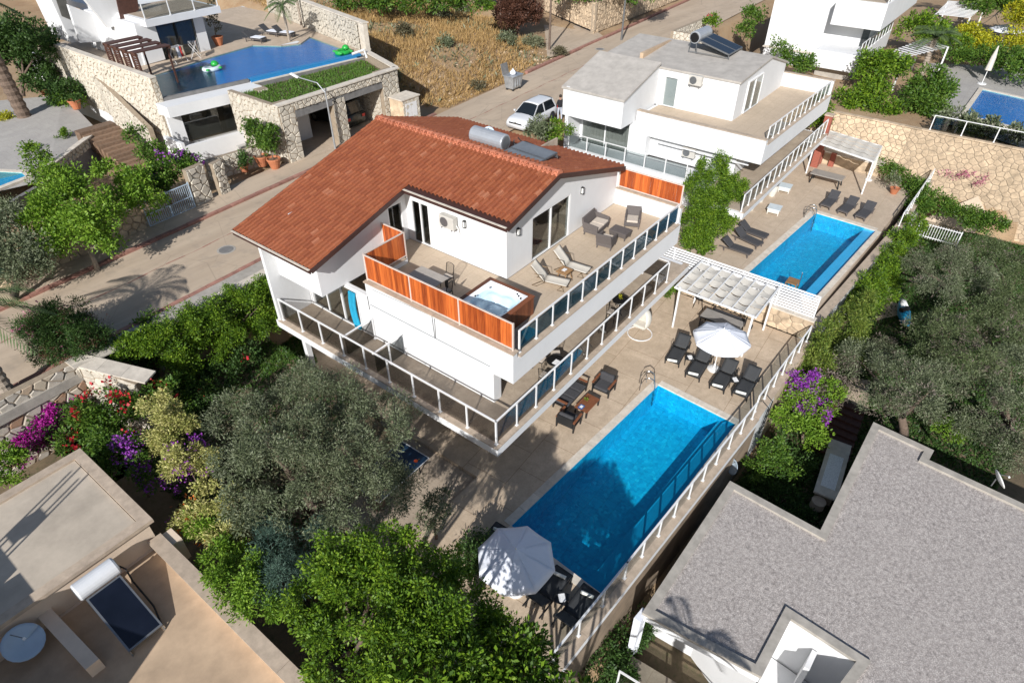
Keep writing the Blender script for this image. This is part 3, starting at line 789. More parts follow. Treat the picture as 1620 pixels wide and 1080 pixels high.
for k in range(26):
    y0 = YA+(YB-YA)*k/26; y1 = YA+(YB-YA)*(k+1)/26+.03; zr = roofz(XR)+.11
    mb = MB(); n = 7
    for yy, rr in ((y0, .21), (y1, .18)):
        for a in range(n):
            th = math.pi*a/(n-1); mb.v.append((XR+rr*math.cos(th)*1.1, yy, zr-.03+rr*math.sin(th)+(.025 if yy == y0 else 0)))
    mb.f = [(a, a+1, n+a+1, n+a) for a in range(n-1)]+[tuple(range(n))[::-1]]
    mb.build('ridge_tile', 'ridge_tile', rf)
m = MB()
m.bar((XA-.03, YN, roofz(XA)+.03), (XA-.03, YB, roofz(XA)+.03), .05, .18); m.bar((XN-.03, YA, roofz(XN)+.03), (XN-.03, YN-.03, roofz(XN)+.03), .05, .18)
m.bar((XB+.03, YA, roofz(XB)+.03), (XB+.03, YB, roofz(XB)+.03), .05, .18)
for (xa, xb, yy) in ((XA, XN-.03, YN-.03), (XN, XR, YA-.03), (XR, XB, YA-.03), (XA, XR, YB+.03), (XR, XB, YB+.03)):
    m.bar((xa, yy, roofz(xa)+.05), (xb, yy, roofz(xb)+.05), .05, .2)
m.build('fascia', 'brown_metal', rf)
MB().bar((XA-.07, YN, roofz(XA)+.135), (XA-.07, YB, roofz(XA)+.135), .10, .02).build('gutter', 'coping_pale', rf)
MB().bar((XN-.07, YA, roofz(XN)+.135), (XN-.07, YN-.04, roofz(XN)+.135), .10, .02).build('gutter', 'coping_pale', rf)
# soffits (pale underside)
m = MB()
for (x0, x1, y0, y1) in ((XA, XN, YN, YB), (XN, XR, YA, YB), (XR, XB, YA, YB)):
    m.quad(*rq(x0, x1, y0, y1, -.012)[::-1])
m.build('soffit', 'white_paint', rf)
# ---- railings of the villa
railing('glass railing along the pool side of the villa lower terrace', [(12.2, 10.12, L1+.02), (25.6, 10.12, L1+.02), (25.6, 12.8, L1+.02)], 1.15, 1.2, 'glass_grey', None)
railing('glass railing along the olive tree side of the villa lower terrace', [(12.2, 22.5, L1+.02), (12.2, 10.12, L1+.02)], 1.15, 1.45, 'glass_grey', None, ends=(True, False))
railing('short glass railing crossing the villa side balcony', [(12.2, 18.2, L1+.01), (13.8, 18.2, L1+.01)], 1.1, 1.5, 'glass_grey', None, ends=(False, True))
railing('short glass railing at the stair gap below the orange fence', [(12.2, 16.4, L1+.01), (13.84, 16.4, L1+.01)], 1.1, .8, 'glass_dark', None, ends=(False, False))
railing('glass railing along the pool side of the villa upper terrace', [(14.35, 10.72, L2), (26.7, 10.58, L2)], .98, 1.05, 'glass_blue', None)
plank_screen('orange board fence around the hot tub on the villa upper terrace', [((14.02, 10.75, 5.74), (14.02, 18.3, 5.74)), ((14.05, 18.36, 5.74), (16.3, 18.36, 5.74)), ((16.3, 18.38, 5.74), (16.3, 19.7, 5.74))], 1.18, 2.45)
plank_screen('orange board screen on the right parapet of the villa upper terrace', [((26.88, 10.6, 6.31), (26.88, 13.95, 6.31))], 1.0, 3.4)
# pool side railing on the outer coping
railing('white railing with glass between the villa pool and the drop', [(8.0, yout(8)+.10, .07), (12.0, yout(12)+.10, .07), (22.1, yout(22.1)+.10, .07)], .95, 1.17, 'glass_clear', None)
railing('white railing beside the dark loungers at the deck edge', [(22.6, 3.82, .08), (29.0, 3.62, .08)], .95, 1.15, 'glass_clear', None)
railing('white railing at the outer edge of the infinity pool deck', [(44.8, 2.75, .08), (53.4, 2.55, .08)], .95, 1.1, 'glass_clear', None)
# ================================================================== masonry helper
def stones(parent, a, b, z0, z1, size=.42, mat='stone_tan', proud=.05, back='mortar', th=.3, separate=False, side=-1, z1b=None, nback=True):
    """a rubble wall from a to b: mortar core plus irregular faced stones on one side"""
    a, b = V(a[0], a[1], 0), V(b[0], b[1], 0); d = b-a; L = d.length; d.normalize(); n = V(d.y, -d.x, 0)*(1 if side < 0 else -1)
    z1b = z1 if z1b is None else z1b
    if nback:
        c = -n*th
        MB().hexa([(*a[:2], z0), (*b[:2], z0), (*(b+c)[:2], z0), (*(a+c)[:2], z0)], [(*a[:2], z1), (*b[:2], z1b), (*(b+c)[:2], z1b), (*(a+c)[:2], z1)]).build('core', back, parent)
    # irregular cells between jittered seeds, clipped to the wall face
    H_ = max(z1, z1b)-z0; nu = max(1, round(L/(size*1.12))); nv = max(1, round(H_/(size*.74))); du, dv = L/nu, H_/nv
    seeds = {}
    for r_ in range(-1, nv+1):
        for c_ in range(-1, nu+1):
            seeds[c_, r_] = ((c_+.5+(.5 if r_ % 2 else 0)*.9+rnd.uniform(-.36, .36))*du, (r_+.5+rnd.uniform(-.30, .30))*dv)
    def clip(poly, nx_, ny_, k):
        out = []; m_ = len(poly)
        for t_ in range(m_):
            p, q = poly[t_], poly[(t_+1) % m_]; a_, b_ = p[0]*nx_+p[1]*ny_-k, q[0]*nx_+q[1]*ny_-k
            if a_ <= 0: out.append(p)
            if a_*b_ < 0: f = a_/(a_-b_); out.append((p[0]+(q[0]-p[0])*f, p[1]+(q[1]-p[1])*f))
        return out
    mb = MB(); gap = .02
    for (c_, r_), (su, sv) in seeds.items():
        poly = [(su-du*1.3, sv-dv*1.3), (su+du*1.3, sv-dv*1.3), (su+du*1.3, sv+dv*1.3), (su-du*1.3, sv+dv*1.3)]
        for dc in (-2, -1, 0, 1, 2):
            for dr in (-2, -1, 0, 1, 2):
                o_ = seeds.get((c_+dc, r_+dr))
                if o_ is None or (dc == 0 and dr == 0) or not poly: continue
                ex, ey = o_[0]-su, o_[1]-sv; l_ = math.hypot(ex, ey)
                poly = clip(poly, ex/l_, ey/l_, (su*ex+sv*ey)/l_+l_/2-gap)
        sl_ = (z1b-z1)/L; hyp = math.hypot(sl_, 1)
        for nx_, ny_, k in ((-1, 0, -.01), (1, 0, L-.01), (0, -1, -.01), (-sl_/hyp, 1/hyp, (z1-z0-.012)/hyp)):
            if poly: poly = clip(poly, nx_, ny_, k)
        if len(poly) < 3: continue
        cu, cz = sum(p[0] for p in poly)/len(poly), sum(p[1] for p in poly)/len(poly); m_ = len(poly)
        if max(p[0] for p in poly)-min(p[0] for p in poly) < .07: continue
        pd = proud*rnd.uniform(.4, 1.3); tl_ = rnd.uniform(-.12, .12)*proud
        o1 = [a+d*p+n*.004+V(0, 0, z0+q) for p, q in poly]
        o2 = [a+d*(cu+(p-cu)*.84)+n*(pd+tl_*(1 if q > cz else -1))+V(0, 0, z0+cz+(q-cz)*.82) for p, q in poly]
        fs = [tuple(range(m_, 2*m_))]+[(k, (k+1) % m_, m_+(k+1) % m_, m_+k) for k in range(m_)]
        if separate: MB().add(o1+o2, fs).build('stone', mat, parent)
        else: mb.add(o1+o2, fs)
    if mb.v:
        o = mb.build('stone', mat, parent); o['kind'] = 'stuff'
def copings(parent, a, b, w, z, zb=None, mat='coping_pale', seg=1.1, th=.07):
    a, b = V(a[0], a[1], z), V(b[0], b[1], z if zb is None else zb); d = b-a; L = d.length; d.normalize(); n = V(-d.y, d.x, 0).normalized()*w/2; k = max(1, round(L/seg))
    for s in range(k):
        p, q = a+d*(L*s/k+.005), a+d*(L*(s+1)/k-.005); u = V(0, 0, th)
        MB().hexa([p-n, q-n, q+n, p+n], [p-n+u, q-n+u, q+n+u, p+n+u]).build('coping_slab', mat, parent)
def louver_fence(label, a, b, z0, z1, pitch=.15):
    a, b = V(a[0], a[1], z0), V(b[0], b[1], z0); d = b-a; L = d.length; d.normalize()
    o = thing('louvre_fence', label, 'fence', a)
    k = max(1, round(L/2.0))
    for s in range(k+1): MB().bar(a+d*(L*s/k), a+d*(L*s/k)+V(0, 0, z1-z0+.03), .06, .06, d).build('post', 'louver', o)
    z = .05
    while z < z1-z0:
        n = V(-d.y, d.x, 0)
        MB().bar(a+V(0, 0, z)+n*.02, b+V(0, 0, z)+n*.02, .02, .082, (n*.35+V(0, 0, 1)).normalized()).build('slat', 'louver', o); z += pitch
    return o

# boundary between the two pool decks: low rubble wall with a white louvre fence on top
bw = thing('boundary_wall', 'low rubble stone wall under the white louvre fence behind the pergola', 'wall', V(29.3, 3.7, 0))
stones(bw, (29.3, 13.6), (29.3, 3.62), 0, 1.12, .5, 'stone_tan', .06, separate=True); copings(bw, (29.45, 13.6), (29.45, 3.6), .42, 1.12)
louver_fence('white louvre fence between the two pool decks, behind the pergola', (29.48, 13.4), (29.48, 3.75), 1.2, 2.48)

# ================================================================== white villa behind (grey roof)
H2 = thing('villa', 'white villa with grey sloping roof and a second pool, behind the red roof', 'villa', V(44, 16, 0))
def hp(name, mb, m='white_plaster', **k): return mb.build(name, m, H2, **k)
hp('wall', MB().box(38.9, 12.6, 0, 50.2, 23.4, 2.4))
hp('terrace_slab', MB().prism([(34.9, 9.9), (50.6, 9.8), (50.6, 13), (39, 13), (39, 23.9), (36.9, 23.9), (36.9, 14), (34.9, 13)], 2.4, 2.77))
hp('terrace_floor', MB().box(35.1, 10.2, 2.772, 50.4, 13, 2.79), 'terrace_old'); coping_line(H2, (34.95, 10.02), (50.6, 9.92), .3, 2.775)
hp('wall', MB().box(39.35, 12.4, 2.77, 50.2, 18.4, 4.22))
hp('wall', MB().box(38.6, 18.4, 2.77, 50.2, 23.8, 4.98))
hp('end_wall', MB().box(36.95, 23.6, 0, 38.6, 23.85, 6.9))
hp('upper_band', MB().hexa([(36.98, 19.5, 4.98), (41.5, 19.5, 4.98), (41.5, 24.1, 4.98), (36.98, 24.1, 4.98)], [(36.98, 19.5, 6.72), (41.5, 19.5, 7.98), (41.5, 24.1, 7.98), (36.98, 24.1, 6.72)]))
door(H2, 'x', 38.5, 19.6, 23.4, 2.79, 4.95, 2)
hp('curtain', MB().grid(lambda u, v: (38.585+.012*math.sin(u*90), 19.7+u*3.6, 2.8+v*2.1), 60, 1), 'curtain')
m = MB(); m.hexa([(36.9, 19.42, 6.72), (41.55, 19.42, 8.0), (41.55, 24.2, 8.0), (36.9, 24.2, 6.72)], [(36.9, 19.42, 6.86), (41.55, 19.42, 8.14), (41.55, 24.2, 8.14), (36.9, 24.2, 6.86)])
hp('roof', m, 'roof_felt')
# main block
mz = lambda x: 7.75+.08*(x-41.6) if x < 46.9 else 8.17-.30*(x-46.9)
m = MB()
for a, b in ((41.6, 46.9), (46.9, 50.6)):
    m.hexa([(a, 13.95, 5.4), (b, 13.95, 5.4), (b, 23.9, 5.4), (a, 23.9, 5.4)], [(a, 13.95, mz(a)), (b, 13.95, mz(b)), (b, 23.9, mz(b)), (a, 23.9, mz(a))])
hp('wall', m)
m = MB()
for a, b in ((41.52, 46.9), (46.9, 50.7)):
    m.hexa([(a, 13.85, mz(a)+.003), (b, 13.85, mz(b)+.003), (b, 24.0, mz(b)+.003), (a, 24.0, mz(a)+.003)], [(a, 13.85, mz(a)+.13), (b, 13.85, mz(b)+.13), (b, 24.0, mz(b)+.13), (a, 24.0, mz(a)+.13)])
hp('roof', m, 'roof_felt')
hp('roof_curb', MB().box(42.3, 21.2, mz(42)+.14, 46.6, 21.45, mz(44)+.34), 'roof_beige')
door(H2, 'x', 41.5, 18.0, 19.0, 5.45, 7.4, 1, glass='glass_clear'); door(H2, 'y', 13.88, 43.2, 45.8, 5.45, 7.5, 2)
hp('terrace_slab', MB().prism([(38.8, 10.7), (51.0, 10.4), (51.0, 13.95), (41.6, 13.95), (41.6, 19.4), (38.8, 19.4)], 4.22, 5.38))
m = MB(); m.quad((39.1, 10.9, 5.4), (50.8, 10.65, 5.4), (50.8, 13.95, 5.4), (39.1, 13.95, 5.4)); m.quad((39.1, 13.95, 5.4), (41.6, 13.95, 5.4), (41.6, 19.2, 5.4), (39.1, 19.2, 5.4)); hp('terrace_floor', m, 'terrace_tile')
hp('parapet', MB().box(38.8, 10.7, 5.382, 39.05, 19.4, 5.72)); hp('parapet', MB().box(50.75, 10.45, 5.382, 51.0, 14.0, 6.35)); hp('ledge', MB().box(38.72, 11.4, 4.0, 38.79, 17.6, 4.06))
coping_line(H2, (38.93, 10.7), (38.93, 19.4), .36, 5.725, 'coping_tan'); coping_line(H2, (39.1, 10.8), (50.9, 10.55), .32, 5.385); coping_line(H2, (50.88, 10.4), (50.88, 14.0), .3, 6.352)
railing('glass railing on the upper terrace of the grey roofed white villa', [(39.3, 10.82, 5.43), (50.6, 10.56, 5.43)], .95, .95, 'glass_clear', None)
railing('glass railing on the lower terrace of the grey roofed white villa', [(35.0, 10.08, 2.82), (50.4, 9.98, 2.82)], 1.05, 1.0, 'glass_clear', None)
railing('thin white railing on the side balcony of the grey roofed white villa', [(37.05, 23.5, 2.8), (37.05, 14.6, 2.8)], 1.0, 1.5, 'glass_clear', None)

# ================================================================== gravel roofed house, lower right
GZ = .2
grey = thing('house', 'white house with light gravel flat roof in the lower right corner', 'house', V(16, -2, -3.2))
def gp(x, y, z=GZ): p = G(x, y, z); return (p.x, p.y)
ol = [gp(1016, 968), gp(1155, 760), gp(1298, 838), gp(1382, 667), gp(1478, 712), gp(1470, 727), gp(1800, 880), gp(1800, 1500), gp(1330, 1092), gp(1355, 1045), gp(1252, 978), gp(1205, 1070)]
ol = ol[:8]+[gp(1300, 1500), gp(1280, 1145), gp(1355, 1045), gp(1252, 978), gp(1205, 1070), gp(1090, 1010)]
def inset(poly, dd):
    n = len(poly); a = sum(poly[i][0]*poly[(i+1) % n][1]-poly[(i+1) % n][0]*poly[i][1] for i in range(n)); sg = 1 if a > 0 else -1; out = []
    for i in range(n):
        p0, p1, p2 = V(*poly[i-1], 0), V(*poly[i], 0), V(*poly[(i+1) % n], 0)
        d1, d2 = (p1-p0).normalized(), (p2-p1).normalized(); n1, n2 = V(-d1.y, d1.x, 0)*sg, V(-d2.y, d2.x, 0)*sg
        bis = n1+n2; k = dd*2/max(.3, bis.length_squared)
        out.append((p1.x+bis.x*k, p1.y+bis.y*k))
    return out
inn = inset(ol, .3); wl = inset(ol, .06)
for k_ in (0, 13): wl[k_] = (wl[k_][0]+1.3, wl[k_][1]-.05)
fs_ = inset(ol, .03)
MB().prism(fs_, GZ-.46, GZ-.137).build('fascia', 'white_plaster', grey)
MB().prism(wl, -4.0, GZ-.463).build('wall', 'white_plaster', grey)
pr = MB(); n_ = len(ol)
for i in range(n_):
    j = (i+1) % n_
    MB().add([(*ol[i], GZ-.13), (*ol[j], GZ-.13), (*inn[j], GZ-.13), (*inn[i], GZ-.13), (*ol[i], GZ), (*ol[j], GZ), (*inn[j], GZ), (*inn[i], GZ)], [(4, 5, 6, 7), (0, 1, 5, 4), (2, 3, 7, 6), (1, 2, 6, 5), (3, 0, 4, 7), (3, 2, 1, 0)]).build('parapet_coping', 'concrete', grey)
MB().add([(*p, GZ-.10) for p in inn], [tuple(range(n_))]).build('gravel_roof', 'gravel', grey)
# balcony below the near eave
q0, q1 = V(*ol[0], 0), V(*ol[13], 0); dd_ = (q1-q0).normalized(); nn_ = V(-dd_.y, dd_.x, 0); nn_ = nn_ if nn_.x < 0 else -nn_
MB().prism([q0[:2], (q0+dd_*7)[:2], (q0+dd_*7+nn_*1.3)[:2], (q0+nn_*1.3)[:2]], -3.1, -2.8).build('balcony_slab', 'terrace_old', grey)
MB().hexa([(q0.x, q0.y, -2.8), (q0.x+.25, q0.y-.1, -2.8), (q0.x+.25, q0.y+.1, -2.8), (q0.x, q0.y+.2, -2.8)], [(q0.x-.25, q0.y-.1, GZ-.15), (q0.x+.25, q0.y-.1, GZ-.15), (q0.x+.25, q0.y+.1, GZ-.15), (q0.x-.25, q0.y+.15, GZ-.15)]).build('drape', 'white_fabric', grey)
railing('glass balcony railing under the gravel roof eave', [q0+nn_*1.2+V(0, 0, -2.8), q0+nn_*1.2+dd_*7+V(0, 0, -2.8)], 1.0, 1.6, 'glass_clear', None)
# light well walls (white) and sill
c0, c1, c2 = [V(*ol[k], 0) for k in (10, 11, 12)]
MB().prism([c0[:2], c1[:2], c2[:2], (c2+c0-c1)[:2]], -2.6, -2.45).build('light_well_floor', 'white_paint', grey)
w1 = c1+(c0-c1)*.45; MB().prism([w1[:2], (w1+(c2-c1)*.3)[:2], (w1+(c2-c1)*.3+(c0-c1)*.08)[:2], (w1+(c0-c1)*.08)[:2]], -2.45, -.6).build('light_well_pier', 'white_plaster', grey)

# ================================================================== beige house, lower left
bz, bu = 3.2, 4.3
bh = thing('house', 'beige flat roofed house in the lower left corner', 'house', V(-2, 14, -1))
CP = 'cream_plaster'
MB().box(-9, 3.0, -1.5, 2.55, 20.0, bz).build('wall', CP, bh)
MB().quad((-9, 3.0, bz+.004), (2.3, 3.0, bz+.004), (2.3, 15.5, bz+.004), (-9, 15.5, bz+.004)).build('roof', 'roof_beige', bh)
MB().box(2.3, 3.0, bz+.003, 2.56, 15.35, bz+.4).build('parapet', CP, bh)
copings(bh, (2.43, 3.0), (2.43, 15.5), .42, bz+.4, None, 'coping_tan', 3.2, .05)
MB().box(-9, 15.6, bz, 2.5, 20.0, bu-.1).build('upper_block', CP, bh)
MB().quad((-9, 15.8, bu-.05), (2.3, 15.8, bu-.05), (2.3, 19.8, bu-.05), (-9, 19.8, bu-.05)).build('upper_roof', 'roof_dusty', bh)
MB().box(-9.2, 15.5, bu-.098, 2.65, 15.82, bu+.03).build('coping', 'coping_tan', bh); MB().box(-9.2, 19.75, bu-.098, 2.65, 20.08, bu+.03).build('coping', 'coping_tan', bh); MB().box(2.32, 15.822, bu-.098, 2.65, 19.748, bu+.03).build('coping', 'coping_tan', bh)
pa, pb = G(60, 958, bz+.45), G(146, 1050, bz+.45)
MB().prism([(pa.x-.17, pa.y), (pa.x+.17, pa.y), (pb.x+.17, pb.y), (pb.x-.17, pb.y)], bz+.005, bz+.45).build('low_wall', CP, bh)
MB().box(2.56, 14.9, bz-.6, 2.95, 15.5, bz+.35).build('pier', 'cream_plaster', bh)
MB().box(-9, 10.8, bz, -3.7, 15.45, 6.3).build('stair_tower', CP, bh); MB().box(-9, 15.62, bu, -3.7, 17.1, 6.3).build('stair_tower', CP, bh)
for x, y in ((-4.3, 16.2), (-3.9, 16.2), (-4.3, 16.7), (-3.9, 16.7)): MB().bar((x, y, 6.3), (x, y, 8.3), .05).build('tank_stand', 'grey_metal', bh)
MB().box(-4.4, 16.2, 6.9, -3.8, 16.7, 7.2).build('roof_tank', 'lamp_white', bh)

# ================================================================== white villa with pool, upper left
U = thing('villa', 'modern white villa with pool above a stone garage, upper left', 'villa', V(24, 46, ROADZ))
def up_(name, mb, m='white_plaster', **k): return mb.build(name, m, U, **k)
TZ = 7.0
PW = [(19.0, 42.45), (24.8, 41.45), (33.2, 40.3), (34.3, 47.2), (32.4, 46.0), (31.3, 46.6), (30.0, 48.6), (26.0, 48.2), (21.2, 47.3)]
up_('terrace', MB().prism([(18.7, 42.2), (24.6, 41.2), (34.2, 40.0), (38.2, 62), (18.7, 62)], ROADZ-.2, TZ), 'white_plaster')
m = MB(); m.quad((18.9, 47.3, TZ+.01), (38, 47.3, TZ+.01), (38, 62, TZ+.01), (18.9, 62, TZ+.01)); m.quad((33.2, 40.5, TZ+.01), (34.3, 40.2, TZ+.01), (35.8, 47.3, TZ+.01), (33.2, 47.3, TZ+.01)); up_('terrace_floor', m, 'deck_far')
MB().prism(PW, TZ+.015, TZ+.03).build('pool_basin', 'pool_lining_deep', U)
MB().add([(x, y, TZ+.12) for x, y in PW], [tuple(range(len(PW)))]).build('pool_water', 'water', U)
MB().prism([(19.0, 42.5), (22.6, 41.9), (25.4, 46.8), (21.0, 47.2)], TZ+.03, TZ+.06).build('pool_shelf', 'shelf_dark_reflection', U)
for a, b in zip(PW[3:], PW[4:]): MB().bar((*a, TZ+.07), (*b, TZ+.07), .3, .14).build('pool_edge', 'coping_tan', U)
MB().bar((24.7, 41.3, TZ+.04), (33.4, 40.1, TZ+.04), .42, .24).build('pool_edge', 'mosaic_blue', U)
MB().bar((18.8, 42.3, TZ+.02), (24.6, 41.3, TZ+.02), .25, .26).build('pool_edge', 'concrete_dark', U)
MB().bar((24.7, 41.0, TZ-.12), (34.3, 39.75, TZ-.12), .3, .14).build('coping', 'coping_pale', U)
up_('pool_wall', MB().bar((24.6, 40.9, 5.9), (34.2, 39.65, 5.9), .2, 2.0), 'concrete_dark')
# lower room with a wide window below the left part of the pool
def fx(x): return 42.2-(x-18.7)*.17
def slab(x0, x1, d0, d1, z0, z1): return MB().hexa([(x0, fx(x0)+d0, z0), (x1, fx(x1)+d0, z0), (x1, fx(x1)+d1, z0), (x0, fx(x0)+d1, z0)], [(x0, fx(x0)+d0, z1), (x1, fx(x1)+d0, z1), (x1, fx(x1)+d1, z1), (x0, fx(x0)+d1, z1)])
up_('room_wall', slab(18.75, 19.6, -.25, -.02, 3.6, 6.28)); up_('room_wall', slab(23.6, 24.6, -.45, -.02, ROADZ, 6.28))
slab(19.6, 23.6, -.06, -.03, 4.2, 6.28).build('window', 'interior_dark', U); slab(19.6, 23.6, -.14, -.11, 4.2, 6.28).build('window_pane', 'glass_window', U)
up_('fascia', slab(18.5, 24.6, -1.3, -.0, 6.3, 6.95)); up_('balcony_wall', slab(18.4, 24.4, -2.3, -2.1, ROADZ, 4.75)); up_('balcony_wall', slab(18.2, 18.39, -2.3, -.2, ROADZ, 5.0))
# stone piers
stones(U, (23.95, 39.4), (24.65, 39.3), ROADZ, 6.9, .4, 'lime_stone', .04, 'mortar', 1.6)
stones(U, (18.66, 58.0), (18.66, 42.2), 4.6, 8.4, .40, 'lime_stone', .04, 'mortar', .3); copings(U, (18.8, 58.0), (18.8, 42.1), .42, 8.4)
stones(U, (18.68, 42.18), (19.0, 42.12), 4.6, 8.4, .3, 'lime_stone', .03, 'mortar', .3)
# garage: stone piers, dark lintel, planted roof
GY = 34.8
for (xa, xb, zt) in ((22.2, 23.3, 7.25), (26.2, 27.2, 6.6), (30.6, 32.1, 7.2)):
    stones(U, (xa, GY), (xb, GY), ROADZ, zt, .4, 'lime_stone', .05, 'mortar', .9 if xa != 26.2 else .5)
stones(U, (22.17, 40.0), (22.17, GY+.03), ROADZ, 7.24, .4, 'lime_stone', .04, 'mortar', .3)
stones(U, (32.13, GY+.05), (33.8, 39.6), ROADZ, 7.2, .42, 'lime_stone', .05, 'mortar', .3)
stones(U, (30.55, 40.0), (30.55, GY+.3), ROADZ, 6.5, .4, 'lime_stone', .05, 'mortar', .2)
MB().box(23.3, GY, 6.28, 30.6, GY+.35, 6.72).build('lintel', 'concrete_dark', U)
stones(U, (23.3, GY-.02), (30.6, GY-.02), 6.74, 7.24, .36, 'lime_stone', .05, 'mortar', .35)
copings(U, (22.1, GY+.16), (32.2, GY+.1), .5, 7.25); copings(U, (32.15, GY+.2), (33.9, 40.1), .45, 7.25)
MB().prism([(22.4, GY+.3), (31.9, GY+.3), (33.4, 39.7), (24.5, 40.4), (22.4, 40.5)], 6.5, 6.75).build('garage_roof', 'soil_and_shade', U)
MB().box(23.0, GY+5.2, ROADZ, 31.0, GY+5.4, 6.5).build('garage_back_wall', 'interior_tan', U); MB().box(24.6, GY+2.4, ROADZ, 25.9, GY+2.7, 6.3).build('garage_pier', 'white_plaster', U)
MB().box(22.4, GY-.3, ROADZ-.1, 33, GY+5.2, ROADZ+.13).build('garage_floor', 'deck_far', U)
MB().tube([(32.3, 39.6, 7.4), (33.2, 39.3, 7.55), (33.3, 39.2, 7.0)], .09, 8).build('drain_pipe', 'white_paint', U)
# meter box at the corner
MB().box(31.0, 33.4, ROADZ, 32.6, 34.72, 5.55).build('meter_housing', 'stone_tan', U); stones(U, (31.0, 33.39), (32.6, 33.39), ROADZ, 5.5, .35, 'lime_stone', .03, nback=False); copings(U, (30.9, 34.05), (32.7, 34.05), 1.4, 5.56); MB().box(31.2, 33.36, 4.3, 31.75, 33.398, 5.3).build('meter_door', 'white_paint', U); MB().box(31.78, 33.36, 4.3, 32.3, 33.398, 5.3).build('meter_door', 'white_paint', U)
# boundary stone wall by the field
stones(U, (34.6, 40.2), (38.7, 58), 5.0, 9.0, .45, 'lime_stone', .05, 'coping_pale', .35, side=-1); stones(U, (34.3, 41.0), (38.3, 58), TZ, 9.0, .45, 'lime_stone', .05, nback=False, side=1); copings(U, (34.45, 40.2), (38.5, 58), .55, 9.0)
# the house body above the terrace (top left corner of the picture)
def wallpx(name, pts, y, th=.3, m='white_plaster'):
    f_ = [Gy(x, yy, y) for x, yy in pts]; n = len(f_)
    mb = MB().add(f_+[p+V(0, th, 0) for p in f_], [tuple(range(n)), tuple(range(n, 2*n))[::-1]]+[(i, n+i, n+(i+1) % n, (i+1) % n) for i in range(n)])
    return mb.build(name, m, U)
wallpx('wall', [(334, 80), (318, 84), (303, 22), (318, 19)], 50.4, 8)
wallpx('wall', [(262, 94), (230, 103), (212, 38), (243, 34)], 50.4, 8)
up_('balcony', MB().box(22.9, 49.6, 9.5, 28.7, 62, 9.95)); MB().box(23.2, 49.9, 9.96, 28.4, 55, 9.97).build('balcony_floor', 'terrace_old', U)
wallpx('wall', [(197, 37), (172, 45), (118, -20), (190, -20)], 53.5, .4)
wallpx('stair_wall', [(166, 66), (127, 68), (108, 8), (153, 25)], 56.5, .3, 'white_plaster')
MB().bar(Gy(153, 24, 56.4), Gy(170, 66, 56.4), .2, .2).build('stair_edge', 'black_metal', U)
wallpx('stair_wall', [(205, 58), (168, 66), (154, 25), (190, 40)], 56.8, .3)
wallpx('wall', [(125, 66), (113, 68), (72, -20), (98, -20)], 57.5, 3)
wallpx('dark_window', [(112, 32), (98, 26), (82, -20), (100, -20)], 57.3, .05, 'interior_dark')
wallpx('dark_window', [(220, 16), (192, 34), (180, -20), (215, -20)], 52.5, .1, 'dark_wood')
d_ = wallpx('door_panes', [(318, 84), (262, 94), (243, 36), (303, 22)], 50.55, .03, 'glass_dark'); wallpx('curtain', [(318, 84), (262, 94), (243, 36), (303, 22)], 51.2, .03, 'curtain')
for a, b in (((262, 94), (243, 36)), ((290, 89), (273, 29)), ((318, 84), (303, 22)), ((262, 94), (318, 84)), ((243, 36), (303, 22))): MB().bar(Gy(*a, 50.45), Gy(*b, 50.45), .09, .09).build('door_frame', 'black_metal', U)
railing('glass railing on the balcony of the modern villa, top left', [(23.0, 49.7, 9.97), (28.6, 49.7, 9.97)], .95, 1.8, 'glass_clear', None)

# ================================================================== white house at the top right
T3 = thing('house', 'white box shaped house at the top right with stacked terraces', 'house', V(66, 18, 3))
def tp(name, mb, m='white_plaster', **k): return mb.build(name, m, T3, **k)
a = G(1205, 84, 3.2); 
tp('wall', MB().box(66.0, 12.5, 3.0, 78, 20.6, 12.5))
tp('upper_block', MB().box(64.2, 10.9, 7.1, 78, 14.9, 9.1)); tp('lower_block', MB().box(63.0, 11.6, 3.9, 74, 15.2, 5.3))
tp('lower_wall', MB().box(63.8, 12.0, 2.9, 74, 15, 3.9), 'concrete'); tp('terrace_floor', MB().box(64.5, 11.2, 9.102, 78, 14.6, 9.12), 'terrace_old')
tp('window', MB().box(65.9, 11.9, 5.4, 65.98, 12.45, 7.0), 'glass_dark')
tp('porch', MB().box(65.6, 15.6, 3.0, 66.0, 20.4, 4.2)); copings(T3, (65.75, 15.6), (65.75, 20.6), .5, 4.2)
railing('glass railing on the top terrace of the white house, top right', [(64.4, 10.98, 9.12), (76, 10.98, 9.12)], .9, 1.1, 'glass_grey', None)
railing('white railing on the low terrace of the white house, top right', [(63.2, 11.66, 5.3), (74, 11.66, 5.3)], .9, 1.2, 'glass_clear', None)

# big rubble retaining wall on the right
rw = thing('retaining_wall', 'tall tan rubble stone wall at the right, above the second pool deck', 'wall', V(54, 4, -3))
stones(rw, (54.0, 15.5), (54.0, 5.0), -.3, 3.3, .45, 'stone_tan', .035); stones(rw, (54.0, 5.0), (54.0, -9.0), -3.3, 3.3, .45, 'stone_tan', .035)
copings(rw, (54.1, 15.5), (54.1, -9), .4, 3.3, mat='stone_tan')
railing('white railing with dark glass on top of the tall rubble wall', [(54.2, 3.9, 3.38), (54.2, -8, 3.38)], 1.0, 1.9, 'glass_dark', None)
P3 = [G(1527, 182, 3.2), G(1700, 225, 3.2), G(1700, 175, 3.2), G(1555, 142, 3.2)]
p3 = thing('swimming_pool', 'dark blue pool at the right edge, above the tall rubble wall', 'pool', P3[0])
MB().quad(*[p-V(0, 0, .07) for p in P3]).build('basin', 'pool_lining_deep', p3); MB().quad(*P3).build('water', 'water', p3)
cen = sum(P3, V(0, 0, 0))/4
